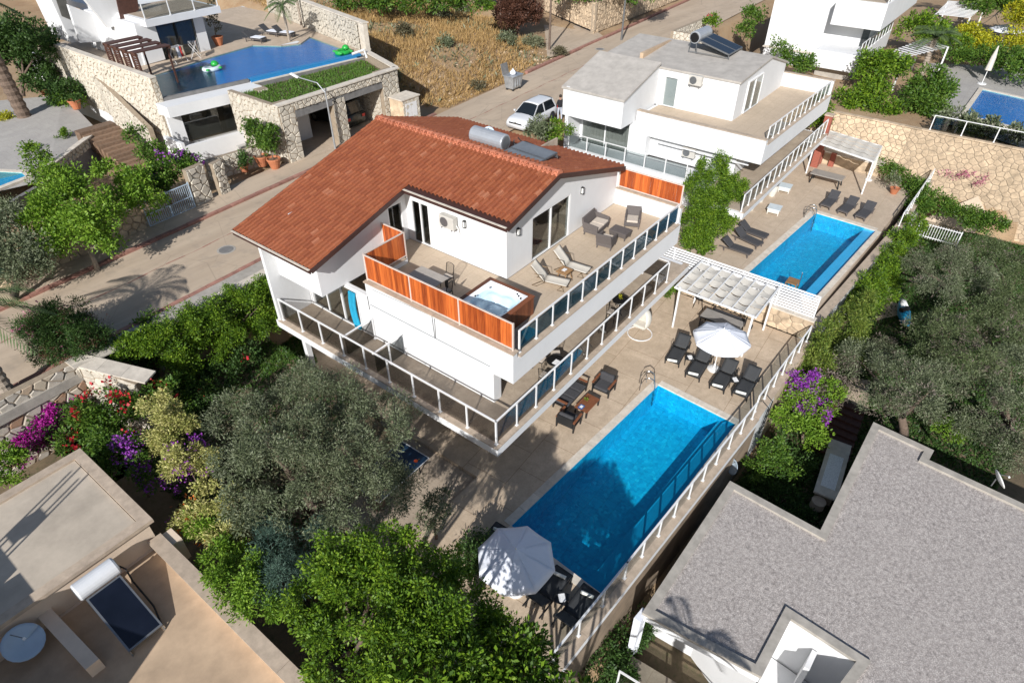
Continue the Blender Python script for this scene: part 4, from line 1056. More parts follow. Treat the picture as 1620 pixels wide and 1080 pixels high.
for i in range(4):
    a, b = P3[i], P3[(i+1) % 4]; o1, o2 = (a-cen)*.10, (b-cen)*.10
    MB().hexa([a-V(0, 0, .1), b-V(0, 0, .1), b+o2-V(0, 0, .1), a+o1-V(0, 0, .1)], [a+V(0, 0, .05), b+V(0, 0, .05), b+o2+V(0, 0, .05), a+o1+V(0, 0, .05)]).build('coping', 'coping_pale', p3)
m = MB(); m.quad(G(1480, 190, 3.1), G(1700, 260, 3.1), G(1700, 110, 3.1), G(1470, 100, 3.1)); tag(m.build('pool_terrace', 'patio_grey'), kind='structure')

# ================================================================== left: walls, gate, stairs, patio
lw = thing('garden_wall', 'rubble stone garden wall behind the left pavement, under the trees', 'wall', V(6, 33.4, ROADZ))
def gate_y(x): return kerb_far(x)+1.55
stones(lw, (-2, gate_y(-2)), (12.3, gate_y(12.3)), ROADZ, 5.0, .45, 'stone_tan', .06, separate=True); copings(lw, (-2, gate_y(-2)+.1), (12.3, gate_y(12.3)+.1), .45, 5.0)
stones(lw, (15.3, gate_y(15.3)), (16.4, gate_y(16.4)+.1), ROADZ, 5.8, .4, 'lime_stone', .06, separate=True)
stones(lw, (16.9, gate_y(16.6)), (17.6, gate_y(17.6)+.1), ROADZ, 5.6, .4, 'lime_stone', .06, separate=True)
stones(lw, (17.7, 36.6), (22.2, 36.0), ROADZ, 4.9, .4, 'lime_stone', .05, th=.25)
gt = thing('gate', 'pale blue metal double gate in the left stone wall', 'gate', V(13.8, 34, ROADZ))
ga, gb = V(12.45, gate_y(12.4)-.02, ROADZ+.05), V(15.2, gate_y(15.2)-.02, ROADZ+.05); gd = (gb-ga)/2
for k in range(2):
    p = ga+gd*k; q = p+gd*.98
    lf = MB()
    for zz in (.06, .72, 1.45): lf.bar(p+V(0, 0, zz), q+V(0, 0, zz), .05, .05)
    for e in (p, q): lf.bar(e, e+V(0, 0, 1.55), .06, .06)
    L_ = lf.build('leaf_frame', 'dish_blue', gt)
    for s in range(1, 12):
        e = p+(q-p)*(s/12); MB().bar(e+V(0, 0, .08), e+V(0, 0, 1.43), .022).build('bar', 'dish_blue', L_)
# patio with a small pool on the far left
pt = MB(); pl = [G(-120, 330, 4.6), G(75, 285, 4.6), G(160, 212, 4.6), G(100, 150, 5.2), G(-120, 170, 5.2)]
pt.add([(p.x, p.y, p.z) for p in pl], [tuple(range(5))]); tag(pt.build('patio', 'patio_grey'), kind='structure')
q = [G(-80, 268, 4.66), G(40, 273, 4.66), G(48, 280, 4.66), G(-80, 330, 4.66)]
p4 = thing('swimming_pool', 'turquoise pool corner at the far left edge', 'pool', q[0])
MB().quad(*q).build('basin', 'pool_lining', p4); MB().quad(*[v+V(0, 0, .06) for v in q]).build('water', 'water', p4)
for a, b in ((q[0], q[1]), (q[1], q[2]), (q[2], q[3])): MB().bar(a+V(0, 0, .02), b+V(0, 0, .02), .35, .12).build('coping', 'coping_pale', p4)
rwl = thing('retaining_wall', 'grey plastered wall below the left patio, beside the timber stairs', 'wall', V(14.5, 42, ROADZ))
a, b, c_ = G(10, 330, 4.6), G(78, 290, 4.6), G(152, 232, 4.6)
for p, r_ in ((a, b), (b, c_)): MB().hexa([V(p.x, p.y, 3.4), V(r_.x, r_.y, 3.4), V(r_.x, r_.y+.3, 3.4), V(p.x, p.y+.3, 3.4)], [V(p.x, p.y, 4.75), V(r_.x, r_.y, 4.75), V(r_.x, r_.y+.3, 4.75), V(p.x, p.y+.3, 4.75)]).build('wall', 'concrete_dark', rwl)
stones(rwl, (b.x, b.y-.02), (c_.x, c_.y-.02), 4.75, 5.3, .35, 'lime_stone', .05); copings(rwl, (b.x, b.y+.1), (c_.x, c_.y+.1), .35, 5.3)
st = thing('stairs', 'timber steps climbing between the left patio and the stone wall', 'stairs', V(16, 44, ROADZ))
s0, s1 = G(232, 258, ROADZ+.1), G(152, 200, 5.6)
for k in range(11):
    e = s0+(s1-s0)*(k/11); z0 = ROADZ+.1+(5.6-ROADZ-.1)*k/11
    MB().box(e.x-1.25, e.y, z0-.5, e.x+1.0, e.y+.72, z0+.14).build('tread', 'deck_plank', st)
sw = thing('stone_wall', 'curved pale stone wall beside the timber steps', 'wall', V(18, 46, ROADZ))
a, b, c_ = G(240, 250, ROADZ), G(175, 175, 5.0), G(110, 115, 6.0)
stones(sw, (b.x, b.y), (a.x+.4, a.y), ROADZ, 7.0, .4, 'lime_stone', .05, z1b=5.4); stones(sw, (c_.x, c_.y), (b.x, b.y), 4.6, 7.6, .42, 'lime_stone', .05, z1b=7.0)
# bottom-left stone terrace wall by the villa garden
bl = thing('garden_wall', 'rubble stone wall with pale capping at the left edge, above the magenta flowers', 'wall', V(3, 25, 1))
stones(bl, (-3.5, 24.9), (4.6, 24.9), .6, 4.2, .46, 'stone_mix', .05, separate=True)
stones(bl, (4.6, 24.9), (5.6, 22.6), .6, 4.2, .46, 'lime_stone', .06, separate=True, z1b=3.6)
copings(bl, (4.4, 24.85), (7.2, 24.95), .75, 4.2, 3.9); copings(bl, (4.75, 24.9), (6.1, 22.3), .7, 4.2, 3.75)
MB().box(7.3, 24.5, .6, 12.3, 24.8, 3.9).build('wall', 'concrete', bl); copings(bl, (7.3, 24.7), (30, 25.5), .5, 3.92)
bp = thing('garden_wall', 'low stone edging above the beige roof at the left', 'wall', V(-1, 21, 0))
stones(bp, (-7, 20.9), (2.2, 20.9), .2, 3.1, .4, 'stone_tan', .05, separate=True); copings(bp, (-7, 21.2), (2.4, 21.2), .6, 3.1, None, 'concrete')
# walls along the far road
fwl = thing('stone_wall', 'golden stone wall along the far side of the road', 'wall', V(66, 42, ROADZ))
a, b, c_ = G(943, 55, ROADZ), G(1068, 8, ROADZ), G(885, 10, ROADZ+1)
stones(fwl, (a.x, a.y+.4), (b.x+9, b.y+1.2), ROADZ, 6.4, .55, 'stone_tan', .06); stones(fwl, (c_.x, c_.y+2), (a.x, a.y+.4), ROADZ+.3, 6.6, .55, 'stone_tan', .06, z1b=6.4)
copings(fwl, (a.x, a.y+.6), (b.x+9, b.y+1.4), .5, 6.4, mat='stone_tan')
nw = thing('stone_wall', 'short white stone wall by the road behind the grey roof', 'wall', V(57, 26, ROADZ))
a, b = G(1062, 78, ROADZ), G(1130, 58, ROADZ)
stones(nw, (a.x, a.y), (a.x+7, a.y-.2), ROADZ, 5.2, .42, 'lime_stone', .05); stones(nw, (a.x, a.y+.02), (a.x, a.y-3), ROADZ, 5.2, .42, 'lime_stone', .05)
# ================================================================== furniture
def mid(a, b): return (a+b)/2
def ang(a, b): return math.atan2(b.y-a.y, b.x-a.x)
def arcpts(c, r, a0, a1, n, plane='xz'):
    out = []
    for k in range(n+1):
        a = a0+(a1-a0)*k/n; u, v = r*math.cos(a), r*math.sin(a)
        out.append(V(c[0]+u, c[1], c[2]+v) if plane == 'xz' else V(c[0]+u, c[1]+v, c[2]))
    return out
def cushion(x0, y0, z0, x1, y1, z1, name, m, parent, bev=.04): return MB().box(x0, y0, z0, x1, y1, z1).build(name, m, parent, bevel=bev, smooth=False)
# sun loungers: +x = foot end, origin in the middle on the ground
def lounger(name, label, frame, sling, back=.62, L=1.95, Wd=.66, h=.33, legs='post', group=None):
    o = thing(name, label, 'sun lounger', (0, 0, 0), group); hx = L/2; pv = -hx+.78
    top = V(pv-.72*math.cos(R(back*57)), 0, h+.72*math.sin(R(back*57)))
    for s in (-1, 1):
        y = s*Wd/2
        MB().bar((pv-.70, y, h-.02), (hx, y, h-.02), .045, .05).build('side_rail', frame, o)
        for x in (hx-.12, -hx+.25): MB().bar((x, y, 0), (x+(.05 if x > 0 else -.03), y, h-.04), .05, .05, (1, 0, 0)).build('leg', frame, o)
        MB().bar((pv, y*.9, h+.02), (top.x, y*.9, top.z), .035, .035).build('back_rail', frame, o)
        if legs == 'arm': MB().tube([(pv-.1, y*1.08, h), (pv-.05, y*1.08, h+.22), (pv+.22, y*1.08, h+.24), (pv+.30, y*1.08, h)], .018, 6).build('armrest', frame, o)
    MB().bar((hx, -Wd/2, h-.02), (hx, Wd/2, h-.02), .045, .05).build('end_rail', frame, o)
    MB().bar((top.x, -Wd/2*.9, top.z), (top.x, Wd/2*.9, top.z), .035, .035).build('head_rail', frame, o)
    MB().bar((pv-.45, 0, h-.02), (pv-.38, 0, h+.20), .04, .3).build('prop', frame, o)
    MB().grid(lambda u, v: (pv+u*(hx-pv-.03), (v-.5)*Wd*.93, h+.018-.03*math.sin(math.pi*v)), 6, 6).build('seat_sling', sling, o, smooth=True, solid=.01)
    MB().grid(lambda u, v: (pv+u*(top.x-pv), (v-.5)*Wd*.86, h+.03+u*(top.z-h-.02)-.02*math.sin(math.pi*v)), 6, 6).build('back_sling', sling, o, smooth=True, solid=.01)
    return o
sets = [((1060, 577), (1088, 526), 'charcoal lounger nearest the egg chair, left end of the row'), ((1093, 598), (1122, 549), 'charcoal lounger second from the egg chair, under the parasol'),
        ((1131, 617), (1163, 566), 'charcoal lounger right of the white parasol pole'), ((1168, 628), (1198, 578), 'charcoal lounger beside the deck edge railing, right end of the row'),
        ((893, 902), (838, 964), 'dark lounger half under the near parasol, by the pool corner'), ((936, 932), (884, 996), 'dark lounger nearest the pool railing at the near end'),
        ((842, 868), (788, 924), 'dark lounger hidden under the near parasol'), ((797, 832), (744, 890), 'dark lounger left of the near parasol, beside the trees')]
pr_ = lounger('sun_lounger', '', 'charcoal_metal', 'charcoal_sling', .72, 2.0, .68, legs='arm')
sp = []; tow = []
for f_, h_, lab in sets:
    a, b = G(*f_, .33), G(*h_, .55); c = mid(a, b); sp.append((V(c.x, c.y, .002), ang(b, a), lab)); tow.append((a, b, lab))
spread(pr_, sp, 'charcoal loungers around the villa pool')
tw = thing('towel', '', 'towel'); MB().tube([(0, -.22, .06), (0, -.2, .065), (0, .2, .065), (0, .22, .06)], .062, 10).build('roll', 'pillow', tw, smooth=True)
tsp = []
names = ['left end lounger', 'lounger second from the egg chair', 'lounger right of the parasol pole', 'lounger beside the railing', 'lounger half under the near parasol', 'lounger nearest the pool railing', 'lounger hidden under the near parasol', 'lounger left of the near parasol']
for (a, b, lab), nm in zip(tow, names):
    d = (V(b.x, b.y, 0)-V(a.x, a.y, 0)).normalized(); p = V(a.x, a.y, .335)+d*.28
    tsp.append((p, math.atan2(d.y, d.x)+.2, 'rolled cream towel on the '+nm))
spread(tw, tsp, 'rolled towels')
# low side tables with magazines
stb = thing('side_table', '', 'table'); MB().box(-.22, -.22, .36, .22, .22, .39).build('top', 'charcoal_metal', stb)
for x, y in ((-.19, -.19), (.19, -.19), (.19, .19), (-.19, .19)): MB().bar((x, y, 0), (x, y, .36), .03).build('leg', 'charcoal_metal', stb)
spots = [(G(1092, 566, .36), 'small dark side table between the two left loungers'), (G(1163, 601, .36), 'small dark side table between the two right loungers'), (G(889, 946, .36), 'small dark side table between the near loungers')]
spread(stb, [(V(p.x, p.y, 0), .3, l) for p, l in spots], 'dark side tables by the loungers')
bk = thing('magazine', '', 'magazine'); MB().box(-.15, -.11, 0, .0, .11, .012).build('left_page', 'book_white', bk); MB().box(.003, -.11, 0, .15, .11, .012).build('right_page', 'book_white', bk)
spread(bk, [(V(p.x, p.y, .392), .8, l) for (p, _), l in zip(spots, ['open magazine on the table between the left loungers', 'open magazine on the table between the right loungers', 'blue white magazine on the table between the near loungers'])], 'magazines')
# parasols
def parasol(label, base, top_z, rad, rot=0, n=8):
    o = thing('parasol', label, 'parasol', base); bx, by = base.x, base.y; zr = top_z-.42
    MB().lathe([(.02, 0), (.30, 0), (.32, .05), (.20, .10), (.06, .12), (.05, .35), (.03, .36)], base, 16).build('base', 'white_paint', o, smooth=False)
    MB().tube([(bx, by, .1), (bx, by, top_z)], .024, 8).build('pole', 'white_paint', o)
    cn = MB(); ri = [(.16, top_z), (rad*.55, top_z-.19), (rad, zr)]
    for k in range(n):
        a0, a1 = rot+2*math.pi*k/n, rot+2*math.pi*(k+1)/n
        seg = MB(); m_ = 6
        def pt(u, v):
            a = a0+(a1-a0)*u; r_ = .15+(rad-.15)*v; chord = math.cos(math.pi/n)/math.cos(a-(a0+a1)/2)
            sag = .05*math.sin(math.pi*u)*v*(1-.2*v)
            return (bx+r_*chord*math.cos(a), by+r_*chord*math.sin(a), top_z-(top_z-zr)*(v**1.15)-sag)
        seg.grid(pt, m_, 6)
        def vl(u, v):
            p = pt(u, 1.0); return (p[0], p[1], p[2]-.11*v)
        p_ = seg.build('canopy_panel', 'white_fabric', o, smooth=True, solid=.006)
        MB().grid(vl, m_, 1).build('valance', 'white_fabric', p_, solid=.006)
        MB().bar((bx, by, top_z-.1), (bx+rad*math.cos(a0)*.97, by+rad*math.sin(a0)*.97, zr-.03), .018, .018).build('rib', 'white_paint', o)
    vt = MB()
    for k in range(n):
        a0, a1 = rot+2*math.pi*k/n, rot+2*math.pi*(k+1)/n
        vt.add([(bx, by, top_z+.10), (bx+.34*math.cos(a0), by+.34*math.sin(a0), top_z-.015), (bx+.30*math.cos((a0+a1)/2), by+.30*math.sin((a0+a1)/2), top_z-.05+.02), (bx+.34*math.cos(a1), by+.34*math.sin(a1), top_z-.015)], [(0, 1, 2), (0, 2, 3)])
    vt.build('vent', 'white_fabric', o); MB().lathe([(.005, 0), (.03, .02), (.02, .07), (.004, .09)], (bx, by, top_z+.09), 8).build('finial', 'white_paint', o)
    return o
parasol('white octagonal parasol over the row of charcoal loungers', G(1129, 584, 0), 2.35, 1.32, .2)
parasol('white octagonal parasol dappled with shade at the near pool end', G(816, 934, 0), 2.35, 1.30, .35)

# hanging egg chair
p = G(1012, 528, 0); eg = thing('egg_chair', 'white hanging egg chair on a curved stand beside the villa', 'chair', p)
MB().tube([p+V(.62*math.cos(a), .62*math.sin(a), .03) for a in np.linspace(0, 2*math.pi, 22)], .028, 6).build('base_ring', 'white_paint', eg)
MB().tube([p+V(.6, .05, .03), p+V(.78, .06, .6), p+V(.70, .05, 1.3), p+V(.42, .03, 1.82), p+V(.05, 0, 1.95), p+V(0, 0, 1.86)], .03, 8).build('stand', 'rattan', eg, smooth=True)
MB().tube([p+V(0, 0, 1.86), p+V(0, 0, 1.55)], .01, 5).build('chain', 'steel', eg)
def egp(u, v):
    a = math.pi*(.35+1.3*u); ph = math.pi*(.02+.96*v); r_ = .50*math.sin(ph)**.8
    return (p.x+r_*math.cos(a)*1.0, p.y+r_*math.sin(a), p.z+.98-.60*math.cos(ph))
MB().grid(lambda u, v: (p.x-.02+(.48*math.sin(math.pi*(.03+.94*v))**.8)*math.cos(math.pi*(-.72+1.44*u)), p.y+(.48*math.sin(math.pi*(.03+.94*v))**.8)*math.sin(math.pi*(-.72+1.44*u)), .98-.60*math.cos(math.pi*(.03+.94*v))), 16, 10).build('basket', 'rattan_white', eg, smooth=True, solid=.02)
cushion(p.x-.34, p.y-.32, .55, p.x+.22, p.y+.32, .72, 'seat_cushion', 'offwhite_fabric', eg, .07); cushion(p.x+.08, p.y-.3, .72, p.x+.26, p.y+.3, 1.25, 'back_cushion', 'offwhite_fabric', eg, .07)

# charcoal seating group on the deck (sofa facing the pool)
def padded(name, label, cat, w, arms='hardwood'):
    o = thing(name, label, cat); d = .74
    for y in (-w/2, w/2):
        s = 1 if y > 0 else -1
        for x in (-.33, .33): MB().bar((x, y, 0), (x, y, .56), .06, .06).build('leg', 'charcoal_metal', o)
        MB().box(-.36, y-.05, .56, .38, y+.05, .60).build('armrest', arms, o)
        MB().bar((-.33, y, .30), (.33, y, .30), .04, .06).build('side_bar', 'charcoal_metal', o)
    MB().box(-.34, -w/2+.02, .22, .36, w/2-.02, .27).build('seat_frame', 'charcoal_metal', o)
    MB().box(-.40, -w/2+.03, .30, -.36, w/2-.03, .78).build('back_frame', 'charcoal_metal', o)
    k = max(1, round((w-.1)/.6)); ww = (w-.12)/k
    for i in range(k):
        y0 = -w/2+.06+ww*i
        cushion(-.30, y0+.01, .275, .38, y0+ww-.01, .42, 'seat_cushion', 'charcoal_cushion', o, .05); cushion(-.355, y0+.01, .425, -.18, y0+ww-.01, .86, 'back_cushion', 'charcoal_cushion', o, .06)
    return o
def put(o, x, y, z, rz): q = G(x, y, z); place(o, V(q.x, q.y, 0), rz); return o
put(padded('armchair', 'charcoal armchair with wooden armrests facing the villa pool sofa set, far side', 'armchair', .82), 956, 606, .45, R(183))
put(padded('armchair', 'charcoal armchair with wooden armrests at the near end of the sofa set', 'armchair', .82), 900, 660, .45, R(5))
put(padded('outdoor_sofa', 'charcoal outdoor sofa under the terrace edge, behind the wooden coffee table', 'sofa', 1.75), 902, 619, .45, R(-88))
p = G(929, 637, .38); ct = thing('coffee_table', 'low wooden coffee table with dark legs by the charcoal sofa', 'table', (p.x, p.y, 0))
for k in range(6): MB().box(p.x-.55, p.y-.33+.11*k, .35, p.x+.55, p.y-.33+.11*k+.104, .385).build('slat', 'hardwood', ct)
for x, y in ((-.5, -.28), (.5, -.28), (.5, .28), (-.5, .28)): MB().bar((p.x+x, p.y+y, 0), (p.x+x, p.y+y, .345), .06).build('leg', 'charcoal_metal', ct)
b_ = G(920, 643, .39); bb = thing('book', 'blue and white book on the wooden coffee table', 'book', (b_.x, b_.y, .387)); MB().box(b_.x-.15, b_.y-.11, .387, b_.x+.12, b_.y+.10, .41).build('cover', 'book_blue', bb); MB().box(b_.x-.10, b_.y-.07, .411, b_.x+.06, b_.y+.06, .416).build('label_patch', 'book_white', bb)

# kettle barbecue
p = G(1104, 486, 0); bq = thing('barbecue', 'black kettle barbecue with open lid beside the pergola', 'barbecue', p)
MB().lathe([(.02, .52), (.18, .55), (.27, .66), (.29, .76)], p, 16).build('bowl', 'black_metal', bq, smooth=True); MB().lathe([(.29, 0), (.27, .10), (.16, .19), (.02, .22)], p+V(.12, .1, .98), 16).build('lid', 'black_metal', bq, smooth=True)
for a in (.3, 2.4, 4.5): MB().bar(p+V(.3*math.cos(a), .3*math.sin(a), 0), p+V(.16*math.cos(a), .16*math.sin(a), .58), .022).build('leg', 'black_metal', bq)
MB().bar(p+V(.2, .16, .7), p+V(.26, .2, 1.0), .02).build('lid_holder', 'steel', bq)

# dining table, lattice bench and chairs below the pergola
p = G(1143, 505, .74); dt = thing('dining_table', 'long dark framed dining table below the fabric pergola', 'table', (p.x, p.y, 0))
MB().box(p.x-.45, p.y-1.05, .72, p.x+.45, p.y+1.05, .75).build('top', 'table_grey', dt)
for x in (-.46, .46): MB().bar((p.x+x, p.y-1.06, .735), (p.x+x, p.y+1.06, .735), .05, .05).build('edge', 'charcoal_metal', dt)
for x, y in ((-.4, -.98), (.4, -.98), (.4, .98), (-.4, .98)): MB().bar((p.x+x, p.y+y, 0), (p.x+x, p.y+y, .715), .06).build('leg', 'charcoal_metal', dt)
def lattice_seat(name, label, cat, w):
    o = thing(name, label, cat); MB().box(-.24, -w/2, .42, .24, w/2, .45).build('seat', 'charcoal_metal', o); cushion(-.22, -w/2+.02, .451, .22, w/2-.02, .50, 'cushion', 'charcoal_cushion', o, .02)
    for y in (-w/2+.02, w/2-.02):
        MB().bar((.22, y, 0), (.22, y, .42), .035).build('leg', 'charcoal_metal', o); MB().bar((-.24, y, 0), (-.30, y, .92), .035).build('back_post', 'charcoal_metal', o)
        MB().bar((-.22, y, .62), (.2, y, .62), .03).build('armrest', 'charcoal_metal', o)
    MB().bar((-.30, -w/2, .91), (-.30, w/2, .91), .03).build('back_rail', 'charcoal_metal', o)
    k = max(1, round(w/.5))
    for i in range(k):
        y0 = -w/2+w*i/k; y1 = y0+w/k
        MB().bar((-.265, y0, .48), (-.298, y1, .90), .018).build('cross_brace', 'charcoal_metal', o); MB().bar((-.268, y1, .48), (-.30, y0, .90), .018).build('cross_brace', 'charcoal_metal', o)
    return o
q = G(1158, 488, .45); place(lattice_seat('bench', 'black lattice back bench between the dining table and stone wall', 'bench', 1.75), V(p.x+.85, p.y-.05, 0), R(182))
for k, dy in enumerate((.55, -.05, -.65)):
    place(lattice_seat('dining_chair', ('black lattice dining chair at the left end of the pergola table', 'black lattice dining chair at the middle of the pergola table', 'black lattice dining chair at the right of the pergola table')[k], 'chair', .5), V(p.x-.78, p.y+dy, 0), R(2))
# pergola with woven fabric
pg = thing('pergola', 'white pergola with woven cream fabric strips over the dining table', 'pergola', V(26.1, 5.7, 0))
PX0, PX1, PY0, PY1, PZ = 26.0, 28.9, 5.62, 9.72, 2.5
for x, y, z in ((26.12, 9.55, 0), (26.02, 5.78, 0), (28.75, 5.72, 0), (28.8, 9.6, 0)): MB().bar((x, y, z), (x, y, PZ), .085, .085).build('post', 'white_paint', pg)
for y in (PY0, PY1): MB().bar((PX0-.15, y, PZ+.04), (PX1+.15, y, PZ+.04), .07, .09).build('beam', 'white_paint', pg)
for x in (PX0, PX1): MB().bar((x, PY0, PZ-.05), (x, PY1, PZ-.05), .07, .09).build('beam', 'white_paint', pg)
nb = 7; ybs = [PY0+(PY1-PY0)*k/nb for k in range(nb+1)]
for y in ybs[1:-1]: MB().bar((PX0-.1, y, PZ+.05), (PX1+.1, y, PZ+.05), .045, .05).build('rafter', 'white_paint', pg)
ns = 5; sw_ = (PX1-PX0-.1)/ns
for s in range(ns):
    x0 = PX0+.05+sw_*s
    def fz(u, v, s=s, x0=x0):
        t_ = u*nb; k = int(min(nb-1, t_)); f = t_-k
        over = 1 if (k+s) % 2 else -1
        return (x0+.015+(sw_-.05)*v+.02*math.sin(9*u+s), PY0+(PY1-PY0)*u, PZ+.085-.05-.10*math.sin(math.pi*f)*(.6+.4*((s*7+k*3) % 5)/4)+.03*over*math.cos(math.pi*v)*math.sin(math.pi*f))
    MB().grid(fz, nb*6, 3).build('fabric_strip', 'offwhite_fabric', pg, smooth=True)
MB().box(26.05, 5.70, 1.7, 26.15, 5.83, 1.9).build('wall_lamp', 'black_metal', pg)

# bistro sets on the lower terrace
def slat_chair(label):
    o = thing('bistro_chair', label, 'chair'); MB().box(-.2, -.21, .43, .2, .21, .46).build('seat', 'black_metal', o); cushion(-.19, -.2, .461, .19, .2, .49, 'cushion', 'cushion_beige', o, .015)
    for y in (-.2, .2):
        MB().bar((.19, y, 0), (.17, y, .43), .022).build('leg', 'black_metal', o); MB().bar((-.25, y, 0), (-.18, y, .45), .022).build('leg', 'black_metal', o); MB().bar((-.18, y, .45), (-.27, y, .95), .022).build('back_post', 'black_metal', o)
    MB().tube([(-.27, -.2, .95), (-.285, -.1, 1.0), (-.285, .1, 1.0), (-.27, .2, .95)], .012, 5).build('top_rail', 'black_metal', o)
    for k in range(6): y = -.15+.06*k; MB().bar((-.185, y, .47), (-.275, y, .98), .010).build('spindle', 'black_metal', o)
    return o
def bistro_table(label, loc):
    o = thing('bistro_table', label, 'table', loc); x, y, z = loc
    MB().lathe([(.02, .70), (.36, .70), (.37, .715), (.36, .73), (.02, .73)], loc, 18).build('top', 'black_metal', o); MB().tube([V(x, y, z), V(x, y, z+.7)], .025, 6).build('stem', 'black_metal', o)
    for a in (0, 2.1, 4.2): MB().bar((x, y, z+.1), (x+.3*math.cos(a), y+.3*math.sin(a), z+.01), .03).build('foot', 'black_metal', o)
    return o
t1 = G(879, 570, L1+.72); t2 = G(981, 474, L1+.72)
for tt in (t1, t2): tt.z = L1
bistro_table('round black bistro table with magazines on the lower terrace, near the corner', t1); bistro_table('round black bistro table with yellow flowers on the lower terrace, far end', t2)
spread(slat_chair(''), [(t1+V(-.75, -.05, 0), R(5), 'black slatted bistro chair nearest the terrace corner'), (t1+V(-.05, .72, 0), R(-80), 'black slatted bistro chair behind the magazine table'), (t1+V(.62, .42, 0), R(-140), 'black slatted bistro chair right of the magazine table'),
      (t2+V(-.72, -.05, 0), R(5), 'black slatted bistro chair left of the yellow flower table'), (t2+V(.3, .65, 0), R(-110), 'black slatted bistro chair behind the yellow flower table')], 'bistro chairs on the lower terrace')
bb = thing('magazine', 'white printed magazine on the bistro table near the corner', 'magazine', t1+V(-.05, -.08, .732)); q = t1+V(-.08, -.1, .732)
MB().box(q.x-.16, q.y-.12, q.z, q.x+.14, q.y+.12, q.z+.012).build('cover', 'book_white', bb)

# table tennis table below the olive
tt = thing('table_tennis_table', 'dark blue table tennis table in the shade behind the olive tree', 'table', V(10.6, 13.3, -.17))
ta, tb, tc = G(679, 724, .6), G(637, 698, .6), G(637, 765, .6)
d1 = (tb-ta).normalized(); d2 = (tc-ta); d2 = (d2-d1*d2.dot(d1)).normalized()
for k in range(2):
    s = ta+d2*(1.375*k+.01); q = [s, s+d1*1.525, s+d1*1.525+d2*1.355, s+d2*1.355]
    f_ = MB().prism([v[:2] for v in q], .58, .6).build('half_top', 'blue_table', tt)
    for u, v in ((q[0], q[1]), (q[1], q[2]), (q[2], q[3]), (q[3], q[0])): MB().bar(V(u.x, u.y, .603), V(v.x, v.y, .603), .03, .006).build('white_line', 'white_paint', f_)
    for v in (.25, 1.2): e = s+d1*v+d2*(.35 if k == 0 else 1.0); MB().bar((e.x, e.y, -.17), (e.x, e.y, .575), .04).build('leg', 'black_metal', tt)
e = ta+d2*1.37; MB().bar(V(e.x, e.y, .67), V((e+d1*1.525).x, (e+d1*1.525).y, .67), .01, .13).build('net', 'cloth_black', tt)
q = G(658, 729, .61); bt = thing('table_tennis_bat', 'red table tennis bat on the blue table', 'bat', q); MB().lathe([(.01, .003), (.08, .003), (.08, .013), (.01, .013)], q, 14).build('blade', 'orange_red', bt); MB().bar(q+V(.07, -.02, .008), q+V(.17, -.05, .008), .025, .014).build('handle', 'bamboo', bt)

# ---------------------------------------------------------------- upper terrace of the villa
F2 = L2-.02
hc = [G(763, 434, L2+.78), G(846, 470, L2+.78), G(800, 528, L2+.78), G(722, 470, L2+.78)]
cc = sum(hc, V(0, 0, 0))/4; S = 1.07; zb, zt = F2, L2+.8
ht = thing('hot_tub', 'square white hot tub in a dark wooden surround behind the orange fence', 'hot tub', V(cc.x, cc.y, F2))
for ux, uy in ((1, 0), (-1, 0), (0, 1), (0, -1)):
    n = 11
    for k in range(n):
        v = -S+2*S*(k+.5)/n; w2 = S/n-.004
        c = (cc.x+ux*S, cc.y+v) if ux else (cc.x+v, cc.y+uy*S)
        MB().box(c[0]-(w2 if uy else .02), c[1]-(w2 if ux else .02), zb, c[0]+(w2 if uy else .02), c[1]+(w2 if ux else .02), zt-.04).build('side_board', 'tub_wood', ht)
for a0, a1, b0, b1 in ((-S-.04, S+.04, -S-.04, -S+.16), (-S-.04, S+.04, S-.16, S+.04), (-S-.04, -S+.16, -S+.162, S-.162), (S-.16, S+.04, -S+.162, S-.162)):
    MB().box(cc.x+a0, cc.y+b0, zt-.038, cc.x+a1, cc.y+b1, zt+.01).build('rim_board', 'tub_wood', ht)
def shell(u, v):
    x, y = (u-.5)*2, (v-.5)*2; r_ = max(abs(x), abs(y)); k = (abs(x)**4+abs(y)**4)**.25
    dpt = sm(1.0, .78, k)*.28+sm(.66, .48, k)*.34+.05*math.sin(5*math.atan2(y, x))*sm(.95, .7, k)*sm(.3, .6, k)
    return (cc.x+x*(S-.15), cc.y+y*(S-.15), zt+.02-dpt)
MB().grid(shell, 36, 36).build('shell', 'white_tub', ht, smooth=True)
MB().quad((cc.x-S+.2, cc.y-S+.2, zt-.13), (cc.x+S-.2, cc.y-S+.2, zt-.13), (cc.x+S-.2, cc.y+S-.2, zt-.13), (cc.x-S+.2, cc.y+S-.2, zt-.13)).build('water', 'water_tub', ht)
for dx, dy in ((.62, -.78), (.70, -.62), (.78, -.5), (.5, .62), (-.3, .7)): MB().lathe([(.01, 0), (.035, .005), (.03, .05), (.008, .055)], (cc.x+dx, cc.y+dy, zt+.0), 8).build('valve', 'black_metal', ht)
# patio dining set
p = G(676, 437, L2+.72); p.z = F2; dt = thing('dining_table', 'pale topped dining table with black legs on the villa patio', 'table', p)
MB().box(p.x-.45, p.y-.75, F2+.70, p.x+.45, p.y+.75, F2+.73).build('top', 'table_top', dt)
for x, y in ((-.38, -.66), (.38, -.66), (.38, .66), (-.38, .66)): MB().bar((p.x+x, p.y+y, F2), (p.x+x, p.y+y, F2+.695), .07).build('leg', 'black_metal', dt)
spread(slat_chair(''), [(p+V(.75, -.35, 0), R(180), 'black slatted chair beside the patio dining table, wall side'), (p+V(-.05, -1.0, 0), R(95), 'black slatted chair at the near end of the patio dining table')], 'patio dining chairs')
